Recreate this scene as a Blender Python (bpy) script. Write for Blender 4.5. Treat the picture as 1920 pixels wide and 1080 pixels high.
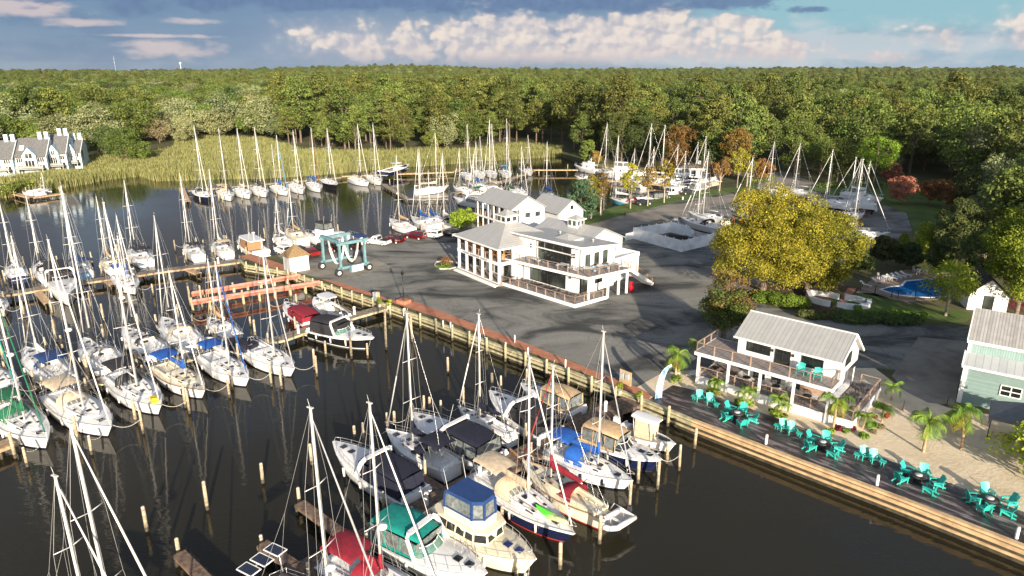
import bpy, bmesh, math, random
import numpy as np
from mathutils import Vector, Matrix
from mathutils.geometry import tessellate_polygon
S = bpy.context.scene
for _o in list(bpy.data.objects): bpy.data.objects.remove(_o)
R = math.radians
rnd = random.Random(7)

# ------------------------------------------------------------------ camera
CAM_H, FPX, PITCH = 32.0, 1280.0, R(17.6)
cam_d = bpy.data.cameras.new('camera'); cam = bpy.data.objects.new('camera', cam_d)
S.collection.objects.link(cam); S.camera = cam
cam.location = (0, 0, CAM_H); cam.rotation_euler = (R(90) - PITCH, 0, 0)
cam_d.sensor_width = 36; cam_d.lens = FPX / 1920 * 36; cam_d.clip_start = .5; cam_d.clip_end = 40000

def G(px, py, z=0.0):
    "ground point (world metres) seen at a pixel of the 1920x1080 survey photo, on the level z"
    u = (px - 960) / FPX; v = -(py - 540) / FPX
    dy = math.cos(PITCH) + v * math.sin(PITCH); dz = -math.sin(PITCH) + v * math.cos(PITCH)
    t = (z - CAM_H) / dz
    return Vector((u * t, dy * t, z))
def HT(base, top_py):
    "height of a thing standing at base whose top reads at image row top_py"
    v = -(top_py - 540) / FPX
    dy = math.cos(PITCH) + v * math.sin(PITCH); dz = -math.sin(PITCH) + v * math.cos(PITCH)
    return CAM_H + dz / dy * base.y - base.z

# ------------------------------------------------------------------ light
SUN_EL, SUN_AZ = R(14.5), R(164.5)          # azimuth from +Y clockwise: the sun stands behind and right of the camera
sun_dir = Vector((math.sin(SUN_AZ) * math.cos(SUN_EL), math.cos(SUN_AZ) * math.cos(SUN_EL), math.sin(SUN_EL)))
sl = bpy.data.lights.new('sun', 'SUN'); sl.energy = 5.0; sl.angle = R(.6); sl.color = (1, .86, .68)
so = bpy.data.objects.new('sun', sl); S.collection.objects.link(so)
so.rotation_euler = (-sun_dir).to_track_quat('-Z', 'Y').to_euler(); so.location = sun_dir * 300
S.view_settings.view_transform = 'Standard'; S.view_settings.look = 'None'; S.view_settings.gamma = 1
EXPO = 1.1; S.view_settings.exposure = EXPO

class NT:
    def __init__(s, t): s.t = t; s.n = t.nodes; s.l = t.links
    def new(s, k, **kw):
        n = s.n.new(k)
        for a, b in kw.items(): setattr(n, a, b)
        return n
    def put(s, sock, v):
        if isinstance(v, bpy.types.NodeSocket): s.l.new(v, sock)
        elif v is not None:
            if isinstance(v, (tuple, list)) and len(v) == 3 and sock.type == 'RGBA': v = (*v, 1)
            sock.default_value = v
    def m(s, op, a, b=None, c=None, clamp=False):
        n = s.new('ShaderNodeMath', operation=op, use_clamp=clamp)
        for i, v in enumerate((a, b, c)): s.put(n.inputs[i], v)
        return n.outputs[0]
    def noise(s, vec, scale, detail=4, rough=.55, dist=0, lac=2):
        n = s.new('ShaderNodeTexNoise'); s.put(n.inputs['Vector'], vec)
        n.inputs['Scale'].default_value = scale; n.inputs['Detail'].default_value = detail
        n.inputs['Roughness'].default_value = rough; n.inputs['Distortion'].default_value = dist
        return n.outputs['Fac']
    def mix(s, f, a, b, mode='MIX'):
        n = s.new('ShaderNodeMix', data_type='RGBA', blend_type=mode)
        s.put(n.inputs[0], f); s.put(n.inputs[6], a); s.put(n.inputs[7], b); return n.outputs[2]
    def step(s, v, a, b):
        n = s.new('ShaderNodeMapRange', interpolation_type='SMOOTHSTEP')
        s.put(n.inputs[0], v); n.inputs[1].default_value = a; n.inputs[2].default_value = b; return n.outputs[0]
    def xyz(s, x, y, z=0.0):
        n = s.new('ShaderNodeCombineXYZ'); s.put(n.inputs[0], x); s.put(n.inputs[1], y); s.put(n.inputs[2], z); return n.outputs[0]
    def sep(s, v):
        n = s.new('ShaderNodeSeparateXYZ'); s.put(n.inputs[0], v); return n.outputs
    def scale(s, v, k):
        n = s.new('ShaderNodeVectorMath', operation='MULTIPLY'); s.put(n.inputs[0], v); n.inputs[1].default_value = k; return n.outputs[0]
    def bell(s, u, v, u0, v0, a, b, amp=1):
        x = s.m('DIVIDE', s.m('SUBTRACT', u, u0), a); y = s.m('DIVIDE', s.m('SUBTRACT', v, v0), b)
        q = s.m('ADD', s.m('MULTIPLY', x, x), s.m('MULTIPLY', y, y))
        return s.m('MULTIPLY', s.m('EXPONENT', s.m('MULTIPLY', q, -1)), amp)

def srgb(r, g, b):
    f = lambda c: (c / 255 / 12.92) if c / 255 <= .04045 else ((c / 255 + .055) / 1.055) ** 2.4
    return (f(r), f(g), f(b))

# ------------------------------------------------------------------ sky (world): Nishita with cloud banks by direction
W = bpy.data.worlds.new('World'); S.world = W; W.use_nodes = True
n = NT(W.node_tree); n.n.clear()
SKY = .12
tc = n.new('ShaderNodeTexCoord'); x, y, z = n.sep(tc.outputs['Generated'])
az = n.m('ARCTAN2', x, y)                                    # radians, right positive
el = n.m('ARCSINE', z)
U = n.m('MULTIPLY', az, 10.0); V = n.m('MULTIPLY', el, 10.0)  # 10 units per radian, picture spans U -6.4..6.4, V 0..0.95
P3 = n.xyz(U, n.m('MULTIPLY', V, 1.0), 0.0)
sky = n.new('ShaderNodeTexSky', sky_type='NISHITA', sun_disc=False, sun_elevation=SUN_EL, sun_rotation=SUN_AZ)
sky.air_density = 1.0; sky.dust_density = 1.2; sky.ozone_density = 2.0
def lc(r, g, b):                                             # picture colour -> radiance before the strength
    k = 1 / SKY / 2 ** EXPO
    return tuple(c * k for c in srgb(r, g, b))
flat = n.scale(P3, (1, 3.2, 1))
n1 = n.noise(flat, .9, 6, .55); n2 = n.noise(n.scale(P3, (1, 2.4, 1)), 2.2, 7, .55, .2); nf = n.noise(P3, 7, 6, .6, .2)
def voro(vec, sc, sm=.6):
    v = n.new('ShaderNodeTexVoronoi', feature='SMOOTH_F1', voronoi_dimensions='2D'); n.put(v.inputs['Vector'], vec); v.inputs['Scale'].default_value = sc; v.inputs['Smoothness'].default_value = sm
    return n.m('SUBTRACT', 1.0, n.m('MULTIPLY', v.outputs['Distance'], 1.25))
def puffs(dx, dy):
    "billowing height field: rounded cells of three sizes on gently warped coordinates"
    wu = n.m('ADD', n.m('ADD', U, dx), n.m('MULTIPLY', n.m('SUBTRACT', nf, .5), .12)); wv = n.m('ADD', n.m('ADD', n.m('MULTIPLY', V, 1.25), dy), n.m('MULTIPLY', n.m('SUBTRACT', n2, .5), .25))
    q = n.xyz(wu, wv); a = voro(q, 1.7); b = voro(q, 4.2); c = voro(q, 9.5, .4)
    return n.m('ADD', n.m('MULTIPLY', a, .5), n.m('ADD', n.m('MULTIPLY', b, .32), n.m('MULTIPLY', c, .18)))
pf = puffs(0, 0); pl_ = puffs(.05, -.075)
# blue-grey storm base, paler to the right and near the horizon, a teal opening upper right
base = n.mix(n.step(V, 0, .9), lc(138, 160, 182), lc(118, 148, 178))
base = n.mix(n.m('MULTIPLY', n.step(U, -.5, 4), n.step(V, .55, .0)), base, lc(158, 180, 198))
base = n.mix(n.m('MULTIPLY', n.step(U, .8, 5), n.step(n1, .35, .62)), base, lc(150, 183, 203))
open_ = n.m('MULTIPLY', n.step(n.m('ADD', n.m('ADD', U, n.m('MULTIPLY', n1, 4)), n.m('MULTIPLY', V, 1.2)), 4.4, 6.4), n.step(V, .28, .6))
base = n.mix(open_, base, lc(150, 194, 206))
base = n.mix(n.m('MULTIPLY', n.m('SUBTRACT', 1.0, n.step(U, -4.5, -.5)), n.m('MULTIPLY', n.step(n1, .40, .62), .6)), base, lc(106, 134, 168))
base = n.mix(n.bell(U, V, -2.9, .35, 1.1, .9, .5), base, lc(124, 153, 184))
# thin rose patches to the left
lp = n.m('MAXIMUM', n.m('MAXIMUM', n.bell(U, V, -5.9, .70, .8, .13, 1.1), n.bell(U, V, -5.3, .55, .55, .07)), n.m('MAXIMUM', n.bell(U, V, -4.4, .27, .75, .15, 1.0), n.m('MAXIMUM', n.bell(U, V, -4.1, .60, .5, .06, .9), n.bell(U, V, -4.6, .42, .9, .035, 1))))
lp = n.step(n.m('ADD', lp, n.m('MULTIPLY', n.m('SUBTRACT', n2, .5), 1.5)), .42, .95)
base = n.mix(n.m('MULTIPLY', lp, .75), base, lc(222, 206, 204))
# soft veils
vl = n.m('ADD', n.bell(U, V, 4.6, .36, 2.6, .3), n.bell(U, V, 2.6, .22, 2.4, .28))
vl = n.step(n.m('ADD', vl, n.m('MULTIPLY', n.m('SUBTRACT', n2, .5), 2.2)), .5, 1.3)
base = n.mix(n.m('MULTIPLY', vl, .8), base, lc(198, 208, 215))
base = n.mix(n.bell(U, V, -1.9, .38, 1.2, .28, .5), base, lc(196, 198, 206))
# towering cumulus
cm = n.bell(U, V, -.1, .38, 1.1, .46, 1.3)
for (a_, b2, c_, d_, e_) in ((1.75, .42, 1.2, .44, 1.25), (-2.3, .40, .75, .26, .95), (-1.5, .30, .6, .30, .95), (3.3, .30, .7, .24, 1.1), (.7, .62, 2.2, .18, .9), (2.9, .60, .75, .15, .9), (4.75, .17, .5, .09, .85), (5.3, .44, .45, .22, .75), (6.2, .40, .5, .26, .95), (1.0, .2, 2.6, .16, .9), (-1.9, .2, 1.2, .12, .7), (5.9, .12, .4, .07, .7)):
    cm = n.m('MAXIMUM', cm, n.bell(U, V, a_, b2, c_, d_, e_))
cd = n.m('ADD', cm, n.m('ADD', n.m('MULTIPLY', n.m('SUBTRACT', pf, .62), 1.1), n.m('MULTIPLY', n.m('SUBTRACT', nf, .5), .45)))
soft = n.step(n1, .35, .65)
cmask = n.m('ADD', n.m('MULTIPLY', n.step(cd, .34, .66), .7), n.m('MULTIPLY', n.step(cd, .05, .6), .3))
lit = n.step(n.m('ADD', n.m('MULTIPLY', n.m('SUBTRACT', pf, pl_), 1.8), n.m('ADD', n.m('MULTIPLY', pf, .8), n.m('MULTIPLY', n.m('SUBTRACT', nf, .5), 1.1))), -.15, 1.0)
ccol = n.mix(lit, lc(190, 190, 200), lc(244, 230, 218)); ccol = n.mix(n.step(V, .42, .05), ccol, lc(216, 202, 202))
base = n.mix(n.m('MULTIPLY', n.m('MULTIPLY', cmask, n.step(V, .02, .24)), .93), base, ccol)
# slate deck along the top with a soft ragged lower edge
dk = n.m('ADD', n.m('MULTIPLY', n.step(V, .62, .86), n.m('SUBTRACT', 1.0, n.step(U, 3.0, 4.2))), n.m('MAXIMUM', n.bell(U, V, 4.9, .90, 1.1, .05, .85), n.bell(U, V, 3.9, .74, .4, .05, .8)))
dk = n.m('MAXIMUM', dk, n.bell(U, V, -4.2, .85, 3.0, .2, .9))
dk = n.step(n.m('ADD', dk, n.m('MULTIPLY', n.m('SUBTRACT', n2, .5), 2.2)), .48, .95)
base = n.mix(n.m('MULTIPLY', dk, .88), base, n.mix(n.step(nf, .3, .7), lc(100, 126, 164), lc(110, 136, 172)))
# higher up: broken grey cloud over the real sky
hi = n.noise(n.scale(tc.outputs['Generated'], (1.4, 1.4, 3)), 1.6, 5, .55)
up = n.mix(n.step(hi, .22, .5), sky.outputs[0], lc(138, 144, 160))
col = n.mix(n.step(el, .085, .2), base, up)
bw = n.m('SUBTRACT', 1.0, n.step(y, -.25, .2))               # the half of the sky behind the camera is clearer
col = n.mix(bw, col, n.mix(n.step(hi, .44, .66), sky.outputs[0], lc(150, 156, 168)))
bg = n.new('ShaderNodeBackground'); n.put(bg.inputs[0], col); bg.inputs[1].default_value = SKY
out = n.new('ShaderNodeOutputWorld'); n.l.new(bg.outputs[0], out.inputs[0])

# ------------------------------------------------------------------ helpers
def link(o): S.collection.objects.link(o); return o
class MB:
    "collects shapes into one mesh; every shape may take a material index"
    def __init__(s): s.v = []; s.f = []; s.mi = []; s.sm = []
    def add(s, vs, fs, mi=0, smooth=False):
        k = len(s.v); s.v += [tuple(p) for p in vs]
        for f in fs: s.f.append([i + k for i in f]); s.mi.append(mi); s.sm.append(smooth)
        return s
    def box(s, c, d, rz=0, mi=0, rx=0, ry=0):
        x, y, z = d[0] / 2, d[1] / 2, d[2] / 2
        m = Matrix.Rotation(rz, 3, 'Z') @ Matrix.Rotation(ry, 3, 'Y') @ Matrix.Rotation(rx, 3, 'X'); c = Vector(c)
        vs = [c + m @ Vector(p) for p in ((-x, -y, -z), (x, -y, -z), (x, y, -z), (-x, y, -z), (-x, -y, z), (x, -y, z), (x, y, z), (-x, y, z))]
        return s.add(vs, [(0, 3, 2, 1), (4, 5, 6, 7), (0, 1, 5, 4), (1, 2, 6, 5), (2, 3, 7, 6), (3, 0, 4, 7)], mi)
    def bar(s, a, b, w, h, mi=0):
        "rectangular bar from a to b, width w (level), height h"
        a = Vector(a); b = Vector(b); d = (b - a)
        if d.length < 1e-6: return s
        d.normalize(); up = Vector((0, 0, 1)) if abs(d.z) < .95 else Vector((1, 0, 0))
        r = d.cross(up).normalized() * w / 2; u = r.cross(d).normalized() * h / 2
        vs = [a - r - u, a + r - u, a + r + u, a - r + u, b - r - u, b + r - u, b + r + u, b - r + u]
        return s.add(vs, [(0, 1, 2, 3), (4, 7, 6, 5), (0, 4, 5, 1), (1, 5, 6, 2), (2, 6, 7, 3), (3, 7, 4, 0)], mi)
    def tube(s, a, b, r, r2=None, n=6, mi=0, caps=True):
        a = Vector(a); b = Vector(b); r2 = r if r2 is None else r2; d = (b - a)
        if d.length < 1e-6: return s
        d.normalize(); e = d.orthogonal().normalized(); g = d.cross(e)
        vs = []
        for c, q in ((a, r), (b, r2)):
            for i in range(n):
                t = 2 * math.pi * i / n; vs.append(c + (e * math.cos(t) + g * math.sin(t)) * q)
        k = len(s.v); s.v += [tuple(p) for p in vs]
        for i in range(n): s.f.append([k + i, k + (i + 1) % n, k + n + (i + 1) % n, k + n + i]); s.mi.append(mi); s.sm.append(True)
        if caps:
            s.f.append([k + n - 1 - i for i in range(n)]); s.mi.append(mi); s.sm.append(False)
            s.f.append([k + n + i for i in range(n)]); s.mi.append(mi); s.sm.append(False)
        return s
    def path(s, pts, r, n=5, mi=0):
        for a, b in zip(pts, pts[1:]): s.tube(a, b, r, None, n, mi)
        return s
    def lathe(s, c, prof, n=12, mi=0, smooth=True):
        c = Vector(c); vs = []; fs = []
        for (r, z) in prof:
            for i in range(n): t = 2 * math.pi * i / n; vs.append(c + Vector((r * math.cos(t), r * math.sin(t), z)))
        for j in range(len(prof) - 1):
            for i in range(n): fs.append((j * n + i, j * n + (i + 1) % n, (j + 1) * n + (i + 1) % n, (j + 1) * n + i))
        s.add(vs, fs, mi, smooth)
        return s.add([vs[-n + i] for i in range(n)], [tuple(range(n))], mi)
    def loft(s, rings, mi=0, smooth=True, close=False, cap=False):
        n_ = len(rings[0]); vs = [p for r in rings for p in r]; fs = []
        for j in range(len(rings) - 1):
            for i in range(n_ if close else n_ - 1):
                k = (i + 1) % n_; fs.append((j * n_ + i, j * n_ + k, (j + 1) * n_ + k, (j + 1) * n_ + i))
        s.add(vs, fs, mi, smooth)
        if cap: s.add(rings[0], [tuple(reversed(range(n_)))], mi); s.add(rings[-1], [tuple(range(n_))], mi)
        return s
    def slab(s, out, z0, z1, inset=0.0, mi=0, mit=None, smooth=False):
        "outline (x,y) extruded; z0, z1 numbers or functions of (x,y); the top outline shrinks by inset"
        f0 = z0 if callable(z0) else (lambda x, y: z0); f1 = z1 if callable(z1) else (lambda x, y: z1)
        cx = sum(p[0] for p in out) / len(out); cy = sum(p[1] for p in out) / len(out); n_ = len(out)
        lo = [(x, y, f0(x, y)) for x, y in out]; hi = []
        for x, y in out:
            d = math.hypot(x - cx, y - cy) or 1; k = 1 - inset / d
            X, Y = cx + (x - cx) * k, cy + (y - cy) * k; hi.append((X, Y, f1(X, Y)))
        s.add(lo + hi, [(i, (i + 1) % n_, n_ + (i + 1) % n_, n_ + i) for i in range(n_)], mi, smooth)
        tr = tessellate_polygon([[Vector((p[0], p[1], 0)) for p in hi]])
        s.add(hi, [tuple(t) for t in tr], mi if mit is None else mit); return s
    def quad(s, *p, mi=0): return s.add(p, [tuple(range(len(p)))], mi)
def mesh_of(name, mb):
    me = bpy.data.meshes.new(name); me.from_pydata(mb.v, [], mb.f); me.polygons.foreach_set('material_index', mb.mi)
    me.polygons.foreach_set('use_smooth', mb.sm); me.update(); return me
def fixn(me):
    b = bmesh.new(); b.from_mesh(me); bmesh.ops.recalc_face_normals(b, faces=b.faces); b.to_mesh(me); b.free()
def obj(name, mb, mats, parent=None, fix=False):
    me = mesh_of(name, mb)
    if fix: fixn(me)
    for q in (mats if isinstance(mats, (list, tuple)) else [mats]): me.materials.append(q)
    o = link(bpy.data.objects.new(name, me)); o.parent = parent; return o
def tag(o, label=None, cat=None, group=None, kind=None):
    if label: o['label'] = label
    if cat: o['category'] = cat
    if group: o['group'] = group
    if kind: o['kind'] = kind
    return o
def thing(name, label, cat, loc=(0, 0, 0), rz=0, group=None):
    o = link(bpy.data.objects.new(name, None)); o.empty_display_size = .2; o.location = loc; o.rotation_euler = (0, 0, rz)
    return tag(o, label, cat, group)
def copy_tree(o, loc, rz, label=None, group=None, sc=None):
    kids = {}
    for c in o.children: kids[c.name] = c
    r = link(o.copy()); r.location = loc; r.rotation_euler = (0, 0, rz)
    if label: r['label'] = label
    if group: r['group'] = group
    if sc: r.scale = sc if isinstance(sc, (tuple, list)) else (sc, sc, sc)
    for c in kids.values():
        d = link(c.copy()); d.parent = r
        for g in c.children: e = link(g.copy()); e.parent = d
    return r
def struct(name, mb, mats): return tag(obj(name, mb, mats), kind='structure')

# ------------------------------------------------------------------ materials
_mats = {}
def mat(name, col, rough=.6, var=.12, scale=2.0, metal=0, spec=.5, bump=0, bscale=20, coat=0, alpha=None, coord='Object'):
    if name in _mats: return _mats[name]
    m_ = bpy.data.materials.new(name); m_.use_nodes = True; t = NT(m_.node_tree); b = t.n['Principled BSDF']
    b.inputs['Roughness'].default_value = rough; b.inputs['Metallic'].default_value = metal
    b.inputs['Specular IOR Level'].default_value = spec; b.inputs['Coat Weight'].default_value = coat
    c = t.new('ShaderNodeTexCoord').outputs[coord]
    if var:
        f = t.noise(c, scale, 5, .6)
        lo = tuple(k * (1 - var * 1.6) for k in col); hi = tuple(min(1, k * (1 + var)) for k in col)
        t.put(b.inputs['Base Color'], t.mix(t.step(f, .3, .7), lo, hi))
    else: b.inputs['Base Color'].default_value = (*col, 1)
    if bump:
        bn = t.new('ShaderNodeBump'); bn.inputs['Strength'].default_value = bump; bn.inputs['Distance'].default_value = .02
        t.put(bn.inputs['Height'], t.noise(c, bscale, 4, .6)); t.l.new(bn.outputs[0], b.inputs['Normal'])
    if alpha is not None: b.inputs['Alpha'].default_value = alpha
    _mats[name] = m_; return m_
def ribbed(name, col, pitch, axis=0, depth=.25, rough=.4, metal=.3, var=.08, w=.12):
    "standing seam roofing, boards or planks: seams as bump and as thin darker lines along one object axis"
    m_ = bpy.data.materials.new(name); m_.use_nodes = True; t = NT(m_.node_tree); b = t.n['Principled BSDF']
    c = t.new('ShaderNodeTexCoord').outputs['Object']; q = t.sep(c)[axis]
    fr = t.m('FRACT', t.m('DIVIDE', q, pitch)); line = t.m('LESS_THAN', fr, w)
    cell = t.m('FLOOR', t.m('DIVIDE', q, pitch)); wn = t.new('ShaderNodeTexWhiteNoise', noise_dimensions='1D'); t.put(wn.inputs['W'], cell)
    f = t.m('ADD', t.m('MULTIPLY', t.noise(c, 1.3, 5, .6), .7), t.m('MULTIPLY', wn.outputs[0], .3))
    base = t.mix(t.step(f, .25, .75), tuple(k * (1 - var * 1.5) for k in col), tuple(min(1, k * (1 + var)) for k in col))
    t.put(b.inputs['Base Color'], t.mix(t.m('MULTIPLY', line, depth), base, tuple(k * .35 for k in col)))
    b.inputs['Roughness'].default_value = rough; b.inputs['Metallic'].default_value = metal
    bn = t.new('ShaderNodeBump'); bn.inputs['Strength'].default_value = .5; bn.inputs['Distance'].default_value = .03
    t.put(bn.inputs['Height'], line); t.l.new(bn.outputs[0], b.inputs['Normal']); return m_
def leafmat(name, a, b_, trans=.22):
    m_ = bpy.data.materials.new(name); m_.use_nodes = True; t = NT(m_.node_tree); b = t.n['Principled BSDF']
    oi = t.new('ShaderNodeObjectInfo'); ge = t.new('ShaderNodeNewGeometry')
    c = t.new('ShaderNodeTexCoord').outputs['Object']
    f = t.m('ADD', t.m('MULTIPLY', t.noise(c, .35, 3, .6), .55), t.m('MULTIPLY', ge.outputs['Random Per Island'], .45))
    col = t.mix(t.step(f, .2, .8), a, b_)
    hs = t.new('ShaderNodeHueSaturation'); t.put(hs.inputs['Color'], col)
    t.put(hs.inputs['Hue'], t.m('ADD', .478, t.m('MULTIPLY', oi.outputs['Random'], .05)))
    t.put(hs.inputs['Value'], t.m('ADD', .72, t.m('MULTIPLY', t.m('FRACT', t.m('MULTIPLY', oi.outputs['Random'], 7.31)), .6)))
    t.put(b.inputs['Base Color'], hs.outputs[0]); b.inputs['Roughness'].default_value = .7; b.inputs['Specular IOR Level'].default_value = .25
    tr = t.new('ShaderNodeBsdfTranslucent'); t.put(tr.inputs[0], hs.outputs[0])
    mx = t.new('ShaderNodeMixShader'); mx.inputs[0].default_value = trans
    t.l.new(b.outputs[0], mx.inputs[1]); t.l.new(tr.outputs[0], mx.inputs[2]); t.l.new(mx.outputs[0], t.n['Material Output'].inputs[0]); return m_

def groundmat(name, stops, scale=.15, detail=8, rough=.9, stretch=(1, 1, 1), fine=.25, bump=.3, dist=.4, fscale=6, rot=0):
    "stops: list of (position, colour) over a distorted noise; fine grain on top"
    m_ = bpy.data.materials.new(name); m_.use_nodes = True; t = NT(m_.node_tree); b = t.n['Principled BSDF']
    c = t.new('ShaderNodeTexCoord').outputs['Object']
    if rot:
        mp = t.new('ShaderNodeMapping'); mp.inputs['Rotation'].default_value = (0, 0, rot); t.l.new(c, mp.inputs[0]); c = mp.outputs[0]
    f = t.noise(t.scale(c, stretch), scale, detail, .6, dist)
    rp = t.new('ShaderNodeValToRGB'); t.put(rp.inputs[0], f); cr = rp.color_ramp
    while len(cr.elements) < len(stops): cr.elements.new(.5)
    for e, (p, k) in zip(cr.elements, stops): e.position = p; e.color = (*k, 1)
    g = t.noise(c, fscale, 6, .7)
    t.put(b.inputs['Base Color'], t.mix(t.m('MULTIPLY', t.step(g, .3, .7), fine), rp.outputs[0], (0.02, .02, .02)))
    b.inputs['Roughness'].default_value = rough; b.inputs['Specular IOR Level'].default_value = .3
    bn = t.new('ShaderNodeBump'); bn.inputs['Strength'].default_value = bump; bn.inputs['Distance'].default_value = .05
    t.put(bn.inputs['Height'], g); t.l.new(bn.outputs[0], b.inputs['Normal']); return m_

WHITE = mat('white_paint', (.76, .76, .75), .45, .04, 1.5)
GEL = mat('white_gelcoat', (.76, .755, .745), .25, .015, .6, coat=.3)
DECKM = mat('deck_gelcoat', (.76, .755, .74), .4, .02, .8)
CREAM = mat('cream_gelcoat', (.74, .67, .50), .3, .02, .8, coat=.2)
ALU = mat('mast_aluminium', (.68, .67, .64), .35, .05, 3, metal=.25)
STEEL = mat('stainless_wire', (.62, .62, .62), .3, 0, metal=.6)
ROPE = mat('white_rope', (.62, .58, .5), .8, .1, 30)
GLASS = mat('dark_glass', (.015, .018, .02), .06, 0, spec=.9)
SMOKE = mat('vinyl_window', (.16, .18, .18), .12, .3, 3, spec=.8)
BLACK = mat('black_rubber', (.02, .02, .02), .6, .2, 5)
ANTIF = mat('dark_antifouling', (.03, .03, .035), .7, .2, 4)
TEAK = mat('teak_wood', (.30, .17, .08), .6, .2, 8)
WOODP = mat('weathered_piling_wood', (.42, .34, .23), .85, .3, 4, bump=.4, bscale=30)
PLANK = ribbed('weathered_planks', (.22, .165, .13), .28, 0, .6, .85, 0, .3)
PLANKY = ribbed('tan_planks', (.42, .29, .17), .28, 0, .5, .85, 0, .25)
def canvas(k): return mat('canvas_' + k, dict(navy=(.008, .010, .026), blue=(.01, .09, .38), royal=(.010, .045, .16), green=(.01, .13, .06), teal=(.0, .23, .19), tan=(.52, .36, .20), beige=(.58, .47, .33), red=(.24, .01, .025), black=(.02, .02, .025), white=(.75, .73, .7), grey=(.35, .35, .36), maroon=(.25, .03, .03), brown=(.30, .07, .03), lblue=(.12, .38, .6))[k], .85, .12, 3, bump=.15, bscale=8)
def hullmat(k): return GEL if k == 'white' else CREAM if k == 'cream' else mat('hull_' + k, dict(navy=(.01, .015, .05), black=(.012, .012, .015), grey=(.5, .5, .48), aqua=(.12, .45, .52), red=(.35, .02, .02), lblue=(.35, .55, .68), green=(.02, .14, .10), beige=(.6, .55, .44))[k], .2, .04, 1.5, coat=.4)
# ------------------------------------------------------------------ water and land
LZ = 1.2
def poly(pts, z): return [G(px, py, z) for px, py in pts]
SHORE = [(-700, 366), (-200, 366), (0, 362), (60, 352), (100, 346), (150, 338), (200, 329), (270, 322), (297, 331), (330, 331), (400, 328), (480, 327), (560, 323), (640, 317),
         (720, 309), (800, 304), (860, 299), (960, 292), (1050, 287), (1072, 296), (1090, 305), (1150, 309), (1240, 318), (1300, 329), (1345, 341), (1330, 351), (1282, 360),
         (1210, 373), (1150, 388), (1118, 398), (1080, 402), (1000, 398), (900, 396), (878, 402), (862, 416), (842, 428), (800, 436), (740, 447), (660, 463), (590, 474), (520, 478), (449, 489),
         (460, 498), (545, 512), (594, 530), (640, 545), (720, 571), (820, 606), (960, 659), (1075, 700), (1190, 745), (1300, 790), (1500, 866), (1700, 941), (1920, 1027), (2300, 1175)]
shore = poly(SHORE, LZ)
far = [Vector((60, 8, LZ)), Vector((4000, 8, LZ)), Vector((14000, 9000, LZ)), Vector((14000, 16000, LZ)), Vector((-14000, 16000, LZ)), Vector((-14000, 3000, LZ)), Vector((-900, 190, LZ))]
ring = shore + far
mb = MB(); tr = tessellate_polygon([[Vector((p.x, p.y, 0)) for p in ring]]); mb.add(ring, [tuple(t) for t in tr])
k = len(shore)
for a, b in zip(shore, shore[1:]): mb.quad(a, b, Vector((b.x, b.y, -1)), Vector((a.x, a.y, -1)))
GROUND = groundmat('woodland_floor', [(.3, (.05, .06, .02)), (.5, (.10, .10, .04)), (.7, (.16, .14, .07))], .05, 8)
struct('ground', mb, GROUND)

wm = bpy.data.materials.new('harbour_water'); wm.use_nodes = True; t = NT(wm.node_tree); b = t.n['Principled BSDF']
c = t.new('ShaderNodeTexCoord').outputs['Object']
t.put(b.inputs['Base Color'], t.mix(t.step(t.noise(c, .02, 3), .35, .65), (.016, .015, .010), (.024, .022, .013)))
b.inputs['Roughness'].default_value = .045; b.inputs['IOR'].default_value = 1.333
w1 = t.noise(t.scale(c, (.7, 1.6, 1)), .9, 3, .5, .3); w2 = t.noise(t.scale(c, (1, 2.4, 1)), 3.5, 2, .5)
patch = t.step(t.noise(t.scale(c, (1, 1.8, 1)), .045, 4, .5, .6), .42, .66)
hgt = t.m('ADD', t.m('MULTIPLY', w1, t.m('ADD', .5, t.m('MULTIPLY', patch, .9))), t.m('MULTIPLY', w2, t.m('MULTIPLY', patch, .10)))
bn = t.new('ShaderNodeBump'); bn.inputs['Strength'].default_value = .55; bn.inputs['Distance'].default_value = .035
t.put(bn.inputs['Height'], hgt); t.l.new(bn.outputs[0], b.inputs['Normal'])
mb = MB(); mb.quad((-3000, -300, 0), (3000, -300, 0), (3000, 900, 0), (-3000, 900, 0)); struct('water', mb, wm)

def sheet(name, pts, z, m_, px=True):
    pp = poly(pts, z) if px else [Vector((*p[:2], z)) for p in pts]
    mb = MB(); tr = tessellate_polygon([[Vector((p.x, p.y, 0)) for p in pp]]); mb.add(pp, [tuple(t) for t in tr]); o = struct(name, mb, m_); fixn(o.data)
    if o.data.polygons[0].normal.z < 0: o.data.flip_normals()
    return o
ASPH = groundmat('worn_asphalt', [(.33, (.035, .037, .038)), (.41, (.075, .078, .076)), (.455, (.135, .137, .125)), (.53, (.225, .222, .20)), (.72, (.29, .285, .255))], .085, 12, .85, (1, 1.8, 1), .3, .25, 1.0, 7)
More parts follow.
